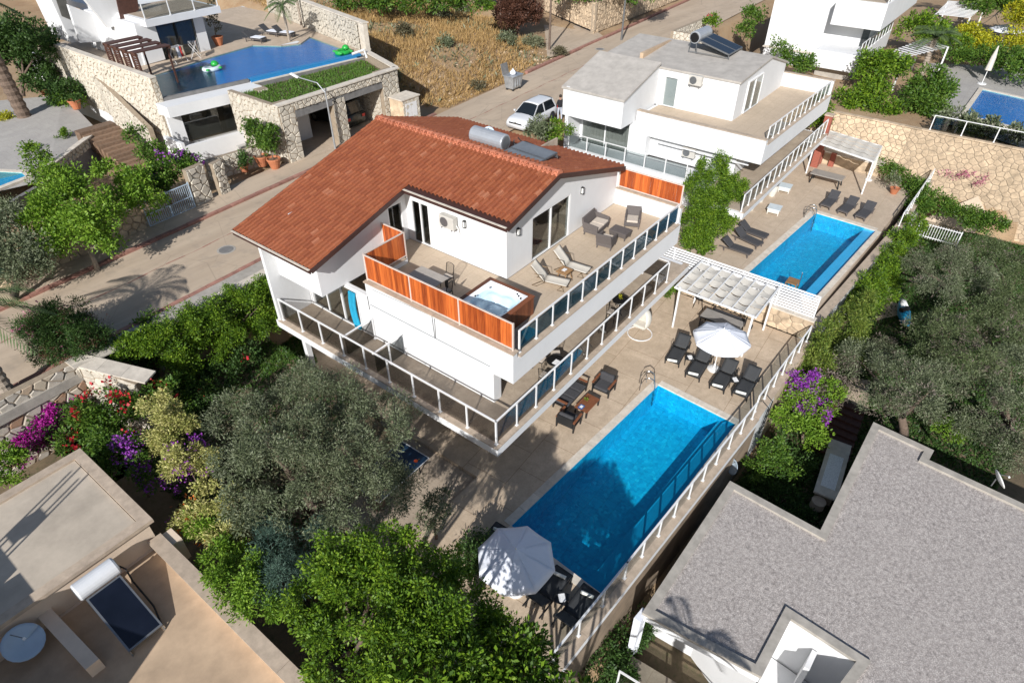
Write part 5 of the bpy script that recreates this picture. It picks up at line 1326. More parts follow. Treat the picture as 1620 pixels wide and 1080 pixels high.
# beige sling loungers and bamboo table
def tube_lounger(label):
    o = thing('sling_lounger', label, 'sun lounger')
    for s in (-1, 1):
        y = s*.31; MB().tube([(-.05, y, .30), (.92, y, .27), (.98, y*.8, .24)], .016, 6).build('side_tube', 'bronze', o)
        MB().tube([(-.62, y, .92), (-.05, y, .30), (.1, y, .29)], .016, 6).build('back_tube', 'bronze', o)
        MB().tube([(-.45, y*1.05, .62), (-.12, y*1.1, .60), (.02, y*1.05, .30), (-.35, y, .02), (-.55, y, .02), (-.15, y, .3)], .014, 6).build('arm_tube', 'bronze', o)
        MB().tube([(.75, y, .27), (.55, y, .02), (.85, y, .02), (.70, y, .27)], .014, 6).build('leg', 'bronze', o)
    MB().grid(lambda u, v: (-.05+.97*u, (v-.5)*.6, .305-.03*u-.03*math.sin(math.pi*v)), 5, 5).build('seat_sling', 'sling_beige', o, smooth=True, solid=.012)
    MB().grid(lambda u, v: (-.05-.58*u, (v-.5)*.6, .315+.62*u-.03*math.sin(math.pi*v)), 5, 5).build('back_sling', 'sling_beige', o, smooth=True, solid=.012)
    return o
sp = []
for f_, h_, lab in (((900, 448), (842, 417), 'beige sling lounger nearest the hot tub'), ((932, 428), (876, 393), 'beige sling lounger in front of the sliding door, farther from the hot tub')):
    a, b = G(*f_, F2+.27), G(*h_, F2+.85); d = V(a.x-b.x, a.y-b.y, 0).normalized(); sp.append((V(a.x, a.y, F2)-d*.95, math.atan2(d.y, d.x), lab))
spread(tube_lounger(''), sp, 'beige sling loungers')
p = G(893, 428, F2+.42); p.z = F2; bt = thing('bamboo_table', 'small square bamboo table between the beige loungers', 'table', p)
for k in range(7): MB().tube([p+V(-.25+.083*k, -.25, .42), p+V(-.25+.083*k, .25, .42)], .035, 6).build('cane', 'bamboo', bt)
for x, y in ((-.2, -.2), (.2, -.2), (.2, .2), (-.2, .2)): MB().bar(p+V(x*1.25, y*1.25, 0), p+V(x*.7, y*.7, .39), .035).build('leg', 'bamboo', bt)
bb = thing('magazine', 'magazine lying on the small bamboo table', 'magazine', p+V(0, 0, .458)); MB().box(p.x-.11, p.y-.08, p.z+.458, p.x+.11, p.y+.08, p.z+.468).build('cover', 'book_white', bb)
# rattan lounge group
def rattan_seat(name, label, cat, w):
    o = thing(name, label, cat)
    MB().hexa([(-.36, -w/2, .14), (.36, -w/2, .14), (.36, w/2, .14), (-.36, w/2, .14)], [(-.36, -w/2, .32), (.36, -w/2, .32), (.36, w/2, .32), (-.36, w/2, .32)]).build('seat_base', 'rattan', o, bevel=.02)
    MB().hexa([(-.40, -w/2, .322), (-.29, -w/2, .322), (-.29, w/2, .322), (-.40, w/2, .322)], [(-.50, -w/2+.02, .80), (-.42, -w/2+.02, .80), (-.42, w/2-.02, .80), (-.50, w/2-.02, .80)]).build('backrest', 'rattan', o, bevel=.02)
    for s in (-1, 1):
        y = s*(w/2-.045); MB().hexa([(-.29, y-.045, .322), (.36, y-.045, .322), (.36, y+.045, .322), (-.29, y+.045, .322)], [(-.40, y-.045, .64), (.36, y-.045, .56), (.36, y+.045, .56), (-.40, y+.045, .64)]).build('arm', 'rattan', o, bevel=.02)
        for x in (-.32, .32): MB().bar((x, y, 0), (x*.97, y, .14), .05).build('leg', 'rattan', o)
    k = 1 if w < 1 else 2; ww = (w-.2)/k
    for i in range(k): cushion(-.27, -w/2+.1+ww*i+.005, .325, .35, -w/2+.1+ww*(i+1)-.005, .43, 'cushion', 'cushion_beige', o, .03)
    return o
def put2(o, x, y, z, rz): q = G(x, y, F2+z); place(o, V(q.x, q.y, F2), rz); return o
put2(rattan_seat('rattan_sofa', 'dark rattan two seat sofa with beige cushion against the gable wall', 'sofa', 1.3), 944, 353, .4, R(-85))
put2(rattan_seat('rattan_armchair', 'dark rattan armchair by the right parapet, facing the sofa group', 'armchair', .74), 1001, 345, .4, R(205))
put2(rattan_seat('rattan_armchair', 'dark rattan armchair with its back to the loungers', 'armchair', .74), 960, 377, .4, R(10))
p = G(982, 363, F2+.38); p.z = F2; ot = thing('rattan_table', 'low dark rattan table between the rattan armchairs', 'table', p)
MB().hexa([(p.x-.28, p.y-.42, F2+.12), (p.x+.28, p.y-.42, F2+.12), (p.x+.28, p.y+.42, F2+.12), (p.x-.28, p.y+.42, F2+.12)], [(p.x-.32, p.y-.45, F2+.38), (p.x+.32, p.y-.45, F2+.38), (p.x+.32, p.y+.45, F2+.38), (p.x-.32, p.y+.45, F2+.38)]).build('body', 'rattan', ot, bevel=.02)
for x, y in ((-.26, -.38), (.26, -.38), (.26, .38), (-.26, .38)): MB().bar((p.x+x, p.y+y, F2), (p.x+x, p.y+y, F2+.12), .05).build('leg', 'rattan', ot)
# wall lanterns, air conditioners
def lantern(label, loc, rz):
    o = thing('wall_lantern', label, 'lamp'); MB().box(-.02, -.07, -.17, -.005, .07, .17).build('back_plate', 'black_metal', o)
    MB().box(-.12, -.06, .13, -.021, .06, .16).build('cap', 'black_metal', o); MB().box(-.12, -.06, -.16, -.021, .06, -.13).build('foot', 'black_metal', o); MB().box(-.105, -.045, -.128, -.03, .045, .128).build('shade', 'lamp_white', o)
    for y in (-.055, .055): MB().bar((-.115, y, -.14), (-.115, y, .14), .014).build('cage_bar', 'black_metal', o)
    place(o, loc, rz); return o
q = Gy(818.5, 366, 14.04); lantern('black wall lantern on the gable wall near the corner', q, R(90)); q = Gy(920, 301, 14.04); lantern('black wall lantern on the gable wall above the sofa', q, R(90))
q = Gx(736, 354, 17.88); lantern('black wall lantern beside the air conditioner', q, 0)
def aircon(label, loc, rz, s=1.0):
    o = thing('air_conditioner', label, 'air conditioner')
    MB().box(-.30, -.40, -.28, -.03, .40, .28).build('casing', 'casing_grey', o, bevel=.02)
    f_ = MB().lathe([(.03, 0), (.20, 0), (.22, .012), (.03, .012)], (0, 0, 0), 20).build('fan_grille', 'grey_metal', o); f_.rotation_euler = (0, R(-90), 0); f_.location = (-.302, .12, 0)
    for y in (-.28, .28): MB().bar((-.32, y, -.31), (-.003, y, -.31), .04).build('bracket', 'grey_metal', o)
    MB().tube([(-.1, -.41, -.1), (-.1, -.48, -.2), (-.02, -.48, -.5)], .02, 6).build('pipe', 'lamp_white', o)
    place(o, loc, rz, s); return o
aircon('white air conditioner on the villa patio wall', Gx(713, 348, 17.83), 0); aircon('white air conditioner on the upper wall of the grey roofed villa', Gx(1103, 126, 41.55), 0, 1.1); aircon('white air conditioner on the lower side wall of the grey roofed villa', Gx(1092, 240, 39.3), 0, 1.1)
# ================================================================== roof equipment
def solar(label, loc, rz, ncol=2, tank='tank_grey', tilt=22, tank_r=.29, tank_l=1.5, name='solar_water_heater', group='solar water heaters on the roofs', s=1.0):
    """tank on a frame behind tilted collectors; local +x = the way the collectors slope down"""
    o = thing(name, label, 'water heater', (0, 0, 0), group); tl = R(tilt); cl = 1.95; zt = .18+cl*math.sin(tl)
    MB().tube([(-.25, -tank_l/2, zt+.12), (-.25, -tank_l/2+.05, zt+.12), (-.25, tank_l/2-.05, zt+.12), (-.25, tank_l/2, zt+.12)], [tank_r*.9, tank_r, tank_r, tank_r*.9], 20).build('tank', tank, o, smooth=False)
    for e in (-1, 1): MB().tube([(-.25, e*(tank_l/2+.005), zt+.12), (-.25, e*(tank_l/2+.02), zt+.12)], [tank_r*.8, tank_r*.7], 20).build('end_cap', 'black_metal' if 'black' in label else 'grey_metal', o)
    for k in range(ncol):
        y0 = (k-ncol/2)*1.0+.03; y1 = y0+.94
        a, b = V(.08, 0, zt), V(.08+cl*math.cos(tl), 0, .18)
        n = V(math.sin(tl), 0, math.cos(tl))*.07
        c_ = MB().add([(a.x, y0, a.z), (b.x, y0, b.z), (b.x, y1, b.z), (a.x, y1, a.z), (a.x+n.x, y0, a.z+n.z), (b.x+n.x, y0, b.z+n.z), (b.x+n.x, y1, b.z+n.z), (a.x+n.x, y1, a.z+n.z)], [(3,2,1,0),(4,5,6,7),(0,1,5,4),(1,2,6,5),(2,3,7,6),(3,0,4,7)]).build('collector', 'grey_metal', o)
        d = (b-a).normalized(); n2 = n*1.06; e0, e1 = a+d*.05, b-d*.05
        MB().quad((e0.x+n2.x, y0+.05, e0.z+n2.z), (e1.x+n2.x, y0+.05, e1.z+n2.z), (e1.x+n2.x, y1-.05, e1.z+n2.z), (e0.x+n2.x, y1-.05, e0.z+n2.z)).build('glazing', 'solar_glass', c_)
    w_ = max(tank_l/2-.15, ncol/2-.05)
    for y in (-w_, w_):
        MB().bar((-.45, y, 0), (-.4, y, zt), .04).build('leg', 'grey_metal', o); MB().bar((.05, y, 0), (-.05, y, zt-.12), .04).build('leg', 'grey_metal', o); MB().bar((.1+cl*math.cos(tl), y, 0), (.05+cl*math.cos(tl), y, .2), .04).build('leg', 'grey_metal', o)
        MB().bar((-.45, y, .05), (.1+cl*math.cos(tl), y, .05), .035).build('base_rail', 'grey_metal', o)
    MB().tube([(-.25, w_+.1, zt+.12), (-.1, w_+.22, zt-.1), (.1, w_+.18, .25), (1.2, w_+.16, .15), (1.95, w_, .2)], .025, 6).build('pipe', 'rubber', o)
    place(o, loc, rz, s); return o
zr_ = roofz(22.0)
o = solar('grey tank solar heater on the red tiled ridge', V(22.15, 17.25, zr_+.0), R(-90), 2, 'tank_grey', 2, .38, 1.9, s=1.0)
for c in list(o.children):                      # here the tank lies in line with the panels, along the ridge
    for g_ in c.children: g_.data.materials[0] = M('panel_sky_grey')  # glazing turned grey: the sky's reflection is put into its colour
    if c.name.split('.')[0] in ('tank', 'end_cap'): c.rotation_euler = (0, 0, R(90)); c.location = (-1.1, .25, .1)
solar('black capped solar heater on the grey villa roof', V(45.9, 18.5, mz(45.9)+.1), R(-90), 2, 'tank_grey', 14, .34, 1.7, s=1.2)
solar('white tank solar heater on the beige roof', V(.70, 14.85, bz+.01), R(-90), 1, 'tank_white', 17, .27, 1.12)
def dish(label, loc, rz, r=.45, m='lamp_white', el=35, pole=.6, name='satellite_dish'):
    o = thing(name, label, 'satellite dish', (0, 0, 0)); MB().tube([(0, 0, 0), (0, 0, pole)], .025, 6).build('mast', 'grey_metal', o)
    e = R(el); ax = V(math.cos(e), 0, math.sin(e)); sx = V(0, 1, 0); sy = ax.cross(sx); c = V(.06, 0, pole)
    MB().grid(lambda u, v: c+(sx*math.cos(2*math.pi*u)+sy*math.sin(2*math.pi*u))*r*v+ax*.18*r*v*v*1.2, 20, 5).build('reflector', m, o, smooth=True, solid=.01)
    MB().bar(c-sy*r*.9*-1 if False else c+sy*r*.9, c+ax*r*1.0+sy*.05, .018).build('arm', 'grey_metal', o); MB().bar(c+ax*r*.92, c+ax*r*1.08, .06).build('receiver', 'lamp_white', o)
    place(o, loc, rz); return o
dish('white satellite dish beside the tank on the red roof', V(22.9, 19.0, roofz(22.9)+.1), R(-150), .30, 'dish_blue', 30, .5)
p = G(48, 1030, bz); dish('pale blue satellite dish on the beige roof, nearer the low wall', p, R(-70), .48, 'dish_blue', 55, .5); p = G(8, 1018, bz); dish('pale blue satellite dish at the left edge of the beige roof', p, R(-70), .42, 'dish_blue', 55, .6)
p = G(1161, 742, -1.4); dish('white satellite dish below the pool railing', V(p.x, p.y, -2.6), R(140), .36, 'dish_blue', 15, 1.4); p = G(1568, 768, .2); dish('white satellite dish on the edge of the gravel roof', V(p.x, p.y, .2), R(-60), .38, 'lamp_white', 30, .4)
# chimney pillar, white panels near house 2
bp_ = thing('chimney', 'small red brick chimney at the end of the neighbour terrace', 'chimney', V(51.0, 10.2, 2.8)); MB().box(51.0, 9.9, 0, 51.5, 10.4, 3.9).build('stack', 'brick_red', bp_); MB().box(50.95, 9.85, 3.9, 51.55, 10.45, 4.0).build('cap', 'coping_tan', bp_)

# ================================================================== neighbour deck furniture
def wood_lounger(label):
    o = thing('sun_lounger', label, 'sun lounger'); 
    MB().box(-.25, -.33, .24, 1.0, .33, .30).build('frame', 'rattan', o); cushion(-.22, -.32, .302, .98, .32, .37, 'seat_pad', 'charcoal_cushion', o, .02)
    MB().hexa([(-.25, -.32, .30), (-.18, -.32, .30), (-.18, .32, .30), (-.25, .32, .30)], [(-.83, -.32, .72), (-.77, -.32, .78), (-.77, .32, .78), (-.83, .32, .72)]).build('back_pad', 'charcoal_cushion', o, bevel=.02)
    for x in (-.6, .9):
        for y in (-.29, .29): MB().bar((x, y, 0), (x, y, .28), .06).build('leg', 'rattan', o)
    MB().bar((-.9, -.29, .26), (-.25, -.29, .26), .05).build('rail', 'rattan', o); MB().bar((-.9, .29, .26), (-.25, .29, .26), .05).build('rail', 'rattan', o)
    return o
sp = []
for f_, h_, lab in (((1307, 324), (1323, 304), 'grey lounger at the head of the infinity pool, left of three'), ((1335, 333), (1352, 314), 'grey lounger at the head of the infinity pool, middle of three'), ((1362, 342), (1380, 321), 'grey lounger at the head of the infinity pool, by the railing'),
                    ((1208, 372), (1174, 353), 'grey lounger beside the infinity pool, farthest of the side row'), ((1200, 385), (1166, 362), 'grey lounger beside the infinity pool, middle of the side row'), ((1184, 398), (1146, 378), 'grey lounger beside the infinity pool, nearest of the side row')):
    a, b = G(*f_, .3), G(*h_, .6); c = mid(a, b); sp.append((V(c.x, c.y, 0), ang(b, a), lab))
spread(wood_lounger(''), sp, 'grey loungers on the neighbour deck')
p = G(1308, 282, .45); lb = thing('bench_table', 'long dark grey table on the neighbour deck near its pergola', 'table', V(p.x, p.y, 0)); MB().box(p.x-.5, p.y-1.1, .68, p.x+.5, p.y+1.1, .74).build('top', 'table_grey', lb)
for x, y in ((-.42, -1), (.42, -1), (.42, 1), (-.42, 1)): MB().bar((p.x+x*1.05, p.y+y, 0), (p.x+x*.8, p.y+y*.9, .68), .07).build('leg', 'charcoal_metal', lb)
def wicker_chair(label):
    o = thing('wicker_chair', label, 'chair'); MB().lathe([(.22, 0), (.26, .2), (.30, .38), (.05, .40)], (0, 0, 0), 14).build('seat', 'rattan_white', o)
    MB().grid(lambda u, v: ((.30+.04*v)*math.cos(math.pi*(.45+1.1*u)), (.30+.04*v)*math.sin(math.pi*(.45+1.1*u)), .38+v*(.18+.25*math.sin(math.pi*u))), 12, 3).build('backrest', 'rattan_white', o, solid=.04); cushion(-.2, -.2, .40, .22, .2, .46, 'cushion', 'cushion_beige', o, .03)
    return o
ws = [(G(1188, 325, .3), 2.0, 'pale wicker chair under the neighbour terrace, nearest the shrub'), (G(1203, 312, .3), 1.2, 'pale wicker chair under the neighbour terrace, second from the shrub'), (G(1222, 303, .3), 1.0, 'pale wicker chair under the neighbour terrace, farther from the shrub')]
spread(wicker_chair(''), [(V(p.x, p.y, 0), r_, l) for p, r_, l in ws], 'pale wicker chairs')
def wtable(label):
    o = thing('wicker_table', label, 'table'); MB().box(-.42, -.42, .40, .42, .42, .44).build('top', 'pale_plastic', o); MB().box(-.38, -.38, .14, .38, .38, .398).build('body', 'rattan_white', o)
    for x, y in ((-.34, -.34), (.34, -.34), (.34, .34), (-.34, .34)): MB().bar((x, y, 0), (x, y, .14), .05).build('leg', 'rattan_white', o)
    return o
spread(wtable(''), [(V(*G(1226, 328, .4)[:2], 0), .1, 'glass topped wicker table between the loungers and wicker chairs'), (V(*G(1243, 294, .4)[:2], 0), .1, 'glass topped wicker table under the neighbour terrace edge')], 'wicker tables')
p2 = thing('pergola', 'pale fabric pergola against the tall rubble wall on the neighbour deck', 'pergola', V(50, 8, 0))
c4 = [G(1290, 225, 2.4), G(1310, 207, 2.4), G(1395, 232, 2.4), G(1382, 256, 2.4)]
for c in c4: MB().bar((c.x, c.y, 0), (c.x, c.y, 2.4), .09).build('post', 'white_paint', p2)
for i in range(4): MB().bar(c4[i], c4[(i+1) % 4], .09, .1).build('beam', 'white_paint', p2)
for k in range(4):
    def fz(u, v, k=k):
        w_ = (k+v*.93)/4; a = c4[0]+(c4[1]-c4[0])*w_; b = c4[3]+(c4[2]-c4[3])*w_; q = a+(b-a)*u; return (q.x, q.y, q.z+.09-.07*abs(math.sin(math.pi*u*5)))
    MB().grid(fz, 30, 2).build('fabric_strip', 'offwhite_fabric', p2, smooth=True)
cu = thing('outdoor_kitchen', 'low stone outdoor kitchen with red brick ends below the far pergola', 'kitchen', V(51.5, 9, 0)); MB().box(52.2, 5.8, 0, 53.0, 10.3, .85).build('counter', 'stone_tan', cu); MB().box(52.15, 5.7, .85, 53.05, 10.4, .92).build('worktop', 'coping_pale', cu)
for y in (9.0, 9.9): MB().box(51.9, y, 0, 52.19, y+.35, 1.0).build('brick_end', 'brick_red', cu)
p = G(1374, 285, 0); um = thing('closed_parasol', 'closed white parasol standing by the far pergola post', 'parasol', p); MB().tube([p, p+V(.1, 0, 2.3)], .025, 6).build('pole', 'white_paint', um); MB().tube([p+V(.03, 0, .9), p+V(.07, 0, 1.6), p+V(.1, 0, 2.35)], [.17, .12, .03], 8).build('folded_canopy', 'offwhite_fabric', um); MB().lathe([(.02, 0), (.25, 0), (.25, .06), (.05, .1)], p, 12).build('base', 'white_paint', um)
p = G(1413, 306, 0); pt_ = thing('plant_pot', 'terracotta pot by the neighbour deck railing', 'pot', p); MB().lathe([(.2, 0), (.33, .4), (.35, .42), (.29, .42), (.26, .36), (.02, .34)], p, 16).build('pot', 'terracotta', pt_)
sk = thing('pool_chair', 'brown ladder chair standing in the near corner of the infinity pool', 'chair', G(1255, 447, -.1)); q = G(1252, 452, -.1)
MB().box(q.x-.35, q.y-.3, .2, q.x+.3, q.y+.3, .26).build('seat', 'bamboo', sk)
for x, y in ((-.3, -.28), (.28, -.28), (.28, .28), (-.3, .28)): MB().bar((q.x+x, q.y+y, -1.0), (q.x+x, q.y+y, .2), .05).build('leg', 'bamboo', sk)
MB().tube([(q.x+.3, q.y-.3, -.8), (q.x+.35, q.y-.3, .7), (q.x+.1, q.y-.32, .85)], .025, 6).build('handrail', 'steel', sk)

# ================================================================== street: car, bin, poles, person, lamp
def car(label, loc, rz, paint='car_white', suv=False, name='parked_car'):
    o = thing(name, label, 'car'); L = 4.25; hw = .88; hb = .86 if not suv else 1.02; ht = 1.46 if not suv else 1.78
    xs_ = np.linspace(-L/2, L/2, 25)
    def prof(x):
        f = (x+L/2)/L; nose = min(1, (1-f)/.06) if f > .94 else 1; tail = min(1, f/.05) if f < .05 else 1
        return (hb-.10*max(0, (f-.72)/.28)**1.5-.14*(1-nose)-.10*(1-tail)), hw*(1-.10*max(0, (f-.78)/.22)**2-.07*max(0, (.12-f)/.12)**2)
    mb = MB(); ring_n = 12
    for x in xs_:
        h, w_ = prof(x); z0 = .20
        mb.v += [(x, -w_*.94, z0), (x, -w_, z0+.18), (x, -w_*.99, (z0+h)/2+.08), (x, -w_*.93, h-.03), (x, -w_*.80, h), (x, -w_*.3, h+.035), (x, w_*.3, h+.035), (x, w_*.80, h), (x, w_*.93, h-.03), (x, w_*.99, (z0+h)/2+.08), (x, w_, z0+.18), (x, w_*.94, z0)]
    n = ring_n
    mb.f = [(i*n+k, (i+1)*n+k, (i+1)*n+(k+1) % n, i*n+(k+1) % n) for i in range(len(xs_)-1) for k in range(n)]+[tuple(range(n)), tuple(range((len(xs_)-1)*n, len(xs_)*n))[::-1]]
    body = mb.build('body', paint, o, smooth=True)
    # cabin: glass block with painted roof and pillars
    zb_, zt_ = hb-.02, ht; xb0, xb1, xt0, xt1 = -2.0, 1.02, -1.68, .22
    if suv: xt0 = -1.85
    cb = [(xb0, .80), (xb1, .80), (xb1, -.80), (xb0, -.80)]; ct_ = [(xt0, .60), (xt1, .60), (xt1, -.60), (xt0, -.60)]
    MB().add([(x, y, zb_) for x, y in cb]+[(x, y, zt_-.05) for x, y in ct_], [(0,1,2,3),(7,6,5,4),(4,5,1,0),(5,6,2,1),(6,7,3,2),(7,4,0,3)]).build('windows', 'car_glass', o)
    MB().grid(lambda u, v: (xt0-.05+(xt1-xt0+.08)*u, (v-.5)*1.24, zt_-.06+.07*math.sin(math.pi*v)**.5+.035*math.sin(math.pi*u)), 8, 8).build('roof', paint, o, smooth=True, solid=.03)
    for s in (-1, 1):
        for x0, x1, w_ in ((xb1, xt1, .07), (-.42, -.42, .09), (xb0+.12, xt0+.05, .13)):
            MB().bar((x0, s*.805, zb_), (x1, s*.61, zt_-.05), .025, w_, (1, 0, 0)).build('pillar', paint, o)
        MB().box(.72, s*.92, hb+.02, .86, s*1.06, hb+.14).build('mirror', paint, o, bevel=.03)
        MB().hexa([(1.80, s*.80, .62), (2.02, s*.62, .60), (2.0, s*.50, .60), (1.85, s*.50, .62)], [(1.74, s*.78, .76), (1.97, s*.62, .72), (1.96, s*.5, .73), (1.85, s*.5, .75)]).build('headlight', 'glass_dark' if False else 'solar_glass', o)
        MB().box(-2.14, s*.56, .62, -2.10, s*.82, .82).build('tail_light', 'red_plastic', o)
        for x in (1.32, -1.30):
            w0 = MB().tube([(x, s*.70, .32), (x, s*.90, .32)], .32, 20).build('wheel', 'rubber', o); MB().tube([(x, s*.88, .32), (x, s*.912, .32)], .21, 16).build('rim', 'steel', w0)
    MB().box(2.07, -.55, .50, 2.13, .55, .60).build('grille', 'black_metal', o); MB().box(2.06, -.6, .24, 2.12, .6, .36).build('intake', 'black_metal', o)
    MB().box(2.125, -.26, .40, 2.14, .26, .50).build('number_plate', 'white_paint', o); b_ = MB().lathe([(.005, 0), (.06, 0), (.06, .012), (.005, .012)], (0, 0, 0), 16).build('badge', 'steel', o)
    b_.rotation_euler = (0, R(90), 0); b_.location = (2.13, 0, .62)
    place(o, loc, rz); return o
a, b = G(815, 210, ROADZ), G(868, 184, ROADZ); c = G(838, 196, ROADZ)
car('white hatchback parked on the road behind the red roof', V(c.x+.3, c.y, ROADZ+.005), R(182))
car('dark off road car parked inside the stone garage', V(28.9, 38.2, ROADZ+.135), R(92), 'car_dark', True)
p = G(812, 141, ROADZ); p.z = hgt(p.x, p.y); p.z = ROADZ-.05
bn = thing('garbage_container', 'galvanised wheeled garbage container with open lid beside the road', 'container', p)
MB().hexa([(p.x-.55, p.y-.38, p.z+.2), (p.x+.55, p.y-.38, p.z+.2), (p.x+.55, p.y+.38, p.z+.2), (p.x-.55, p.y+.38, p.z+.2)], [(p.x-.68, p.y-.5, p.z+1.15), (p.x+.68, p.y-.5, p.z+1.15), (p.x+.68, p.y+.5, p.z+1.15), (p.x-.68, p.y+.5, p.z+1.15)]).build('body', 'zinc', bn, bevel=.03)
MB().box(p.x-.72, p.y-.54, p.z+1.15, p.x+.72, p.y+.54, p.z+1.21).build('rim', 'zinc', bn); MB().hexa([(p.x-.72, p.y+.50, p.z+1.21), (p.x+.1, p.y+.50, p.z+1.21), (p.x+.1, p.y+.55, p.z+1.21), (p.x-.72, p.y+.55, p.z+1.21)], [(p.x-.72, p.y+.72, p.z+2.0), (p.x+.1, p.y+.72, p.z+2.0), (p.x+.1, p.y+.77, p.z+2.0), (p.x-.72, p.y+.77, p.z+2.0)]).build('open_lid', 'concrete_dark', bn)
for x in (-.45, .45):
    for y in (-.3, .3): MB().tube([(p.x+x-.04, p.y+y, p.z+.1), (p.x+x+.04, p.y+y, p.z+.1)], .1, 12).build('wheel', 'rubber', bn)
for x in (-.3, 0, .3): MB().box(p.x+x-.03, p.y-.50, p.z+.35, p.x+x+.03, p.y-.42, p.z+1.0).build('rib', 'zinc', bn)
tb_ = thing('trash_bag', 'white plastic bag on the open garbage container', 'bag', p+V(-.1, 0, 1.2)); MB().lathe([(.05, 0), (.24, .06), (.26, .2), (.14, .36), (.03, .44), (.05, .5)], (p.x-.1, p.y-.05, p.z+1.2), 10).build('bag', 'white_fabric', tb_, smooth=True)
def pole(label, x, y, top, r=.09, m='bark', z=ROADZ):
    q = G(x, y, z); o = thing('utility_pole', label, 'pole', q); MB().tube([q, q+V(0, 0, top)], r, 10, r*.75).build('mast', m, o); MB().bar(q+V(-.5, 0, top-.3), q+V(.5, 0, top-.3), .08).build('crossarm', m, o); return o
pole('dark wooden utility pole at the edge of the dry field', 869, 79, 8.5, .11, 'bark'); pole('grey steel pole behind the grey roof, beside the road', 983, 64, 9.0, .10, 'grey_metal')
q = G(531, 238, ROADZ); sl_ = thing('street_lamp', 'grey street lamp in front of the stone garage', 'lamp', q); tz = 7.15
MB().tube([q, q+V(0, 0, tz-ROADZ+.2)], .07, 10, .045).build('mast', 'zinc', sl_)
e = q+V(0, 0, tz-ROADZ+.2); h_ = G(470, 122, tz+.9); MB().tube([e, e+(h_-e)*.25+V(0, 0, .35), h_], .035, 8).build('arm', 'zinc', sl_); d = (h_-e).normalized()
MB().bar(h_-d*.1, h_+d*.5, .2, .09).build('lamp_head', 'lamp_white', sl_, bevel=.02)

# person standing by the white car
def person(loc, rz):
    o = thing('person', 'person in a black top and pale trousers standing by the white car', 'person', loc)
    me = bpy.data.meshes.new('body')
    P = [(0,0,.93),(0,0,1.12),(0,0,1.32),(0,0,1.46),(0,0,1.55),(0,.01,1.66),(0,0,1.76), (0,.17,1.42),(.03,.24,1.16),(.12,.22,.93),(.16,.21,.85), (0,-.17,1.42),(-.02,-.24,1.15),(.06,-.25,.92),(.09,-.25,.84), (0,.10,.88),(.05,.11,.50),(.0,.11,.10),(.14,.12,.05), (0,-.10,.88),(-.04,-.11,.50),(-.12,-.11,.10),(.0,-.12,.05)]
    Ed = [(0,1),(1,2),(2,3),(3,4),(4,5),(5,6),(2,7),(7,8),(8,9),(9,10),(2,11),(11,12),(12,13),(13,14),(0,15),(15,16),(16,17),(17,18),(0,19),(19,20),(20,21),(21,22)]
    rad = [.15,.14,.16,.08,.058,.095,.07, .068,.05,.038,.035, .068,.05,.038,.035, .095,.068,.048,.042, .095,.068,.048,.042]
    me.from_pydata(P, Ed, []); b_ = bpy.data.objects.new('body', me); COL.objects.link(b_); b_.parent = o
    sk_ = b_.modifiers.new('skin', 'SKIN'); 
    for i, r_ in enumerate(rad): me.skin_vertices[0].data[i].radius = (r_, r_)
    me.skin_vertices[0].data[0].use_root = True
    ss = b_.modifiers.new('sub', 'SUBSURF'); ss.levels = 1; ss.render_levels = 2
    t = NT('person_clothes'); z = t.node('ShaderNodeSeparateXYZ', {0: t.coord(True)}).outputs[2]
    c = t.ramp(t.math('DIVIDE', z, 2.0), [(0, (.05, .05, .05)), (.045, (.45, .48, .55)), (.47, (.018, .018, .022)), (.735, (.45, .25, .17)), (.82, (.45, .25, .17))]); 
    for e_ in t.n:
        if e_.bl_idname == 'ShaderNodeValToRGB': e_.color_ramp.interpolation = 'CONSTANT'
    t.bsdf(c, .85); me.materials.append(t.m)
    MB().lathe([(.03, 1.62), (.10, 1.66), (.112, 1.72), (.09, 1.80), (.03, 1.835)], (loc[0]-.012, loc[1], loc[2]), 14).build('hair', 'hair', o, smooth=True)
    o.rotation_euler = (0, 0, rz); return o
q = G(885, 190, ROADZ); person((q.x, q.y, ROADZ), R(60))

# ================================================================== upper left terrace things
def slat_pergola():
    o = thing('slatted_pergola', 'dark brown slatted pergola on the upper left terrace', 'pergola', V(19.2, 46.5, TZ))
    for k in range(4):
        y = 48.25-1.14*k
        for yy in (y, y-.62): MB().bar((19.2, yy, TZ+.02), (19.2, yy, 9.36), .10).build('post', 'dark_wood', o)
        for s in range(16): MB().box(19.17, y-.57, TZ+.15+.145*s, 19.23, y-.05, TZ+.23+.145*s).build('slat', 'dark_wood', o)
        MB().box(19.1, y-.66, 9.40, 21.5, y+.02, 9.46).build('roof_board', 'dark_wood', o)
        MB().bar((21.4, y-.3, TZ+.02), (21.4, y-.3, 9.39), .1).build('post', 'dark_wood', o) if k in (0, 3) else None
    for x in (19.2, 21.4): MB().bar((x, 48.35, 9.33), (x, 44.1, 9.33), .1, .1).build('beam', 'dark_wood', o)
    return o
slat_pergola()
wb = thing('counter', 'low white counter wall beside the slatted pergola', 'counter', G(235, 100, TZ)); q = G(232, 100, TZ); MB().box(q.x-1.1, q.y-.4, TZ, q.x+1.1, q.y+.2, TZ+.9).build('block', 'white_plaster', wb)
sp = []
for x, y, lab in ((402, 60, 'dark lounger with white towel left of the terrace palm, upper left'), (427, 50, 'dark lounger with white towel second from the left, upper left terrace'), (448, 52, 'dark lounger with white towel beside the palm, upper left terrace')):
    q = G(x, y, TZ+.3); sp.append((V(q.x, q.y, TZ+.015), R(-75), lab))
lp = wood_lounger(''); cushion(-.1, -.34, .372, .9, .34, .40, 'towel', 'white_fabric', lp, .01); spread(lp, sp, 'loungers with white towels on the upper left terrace')
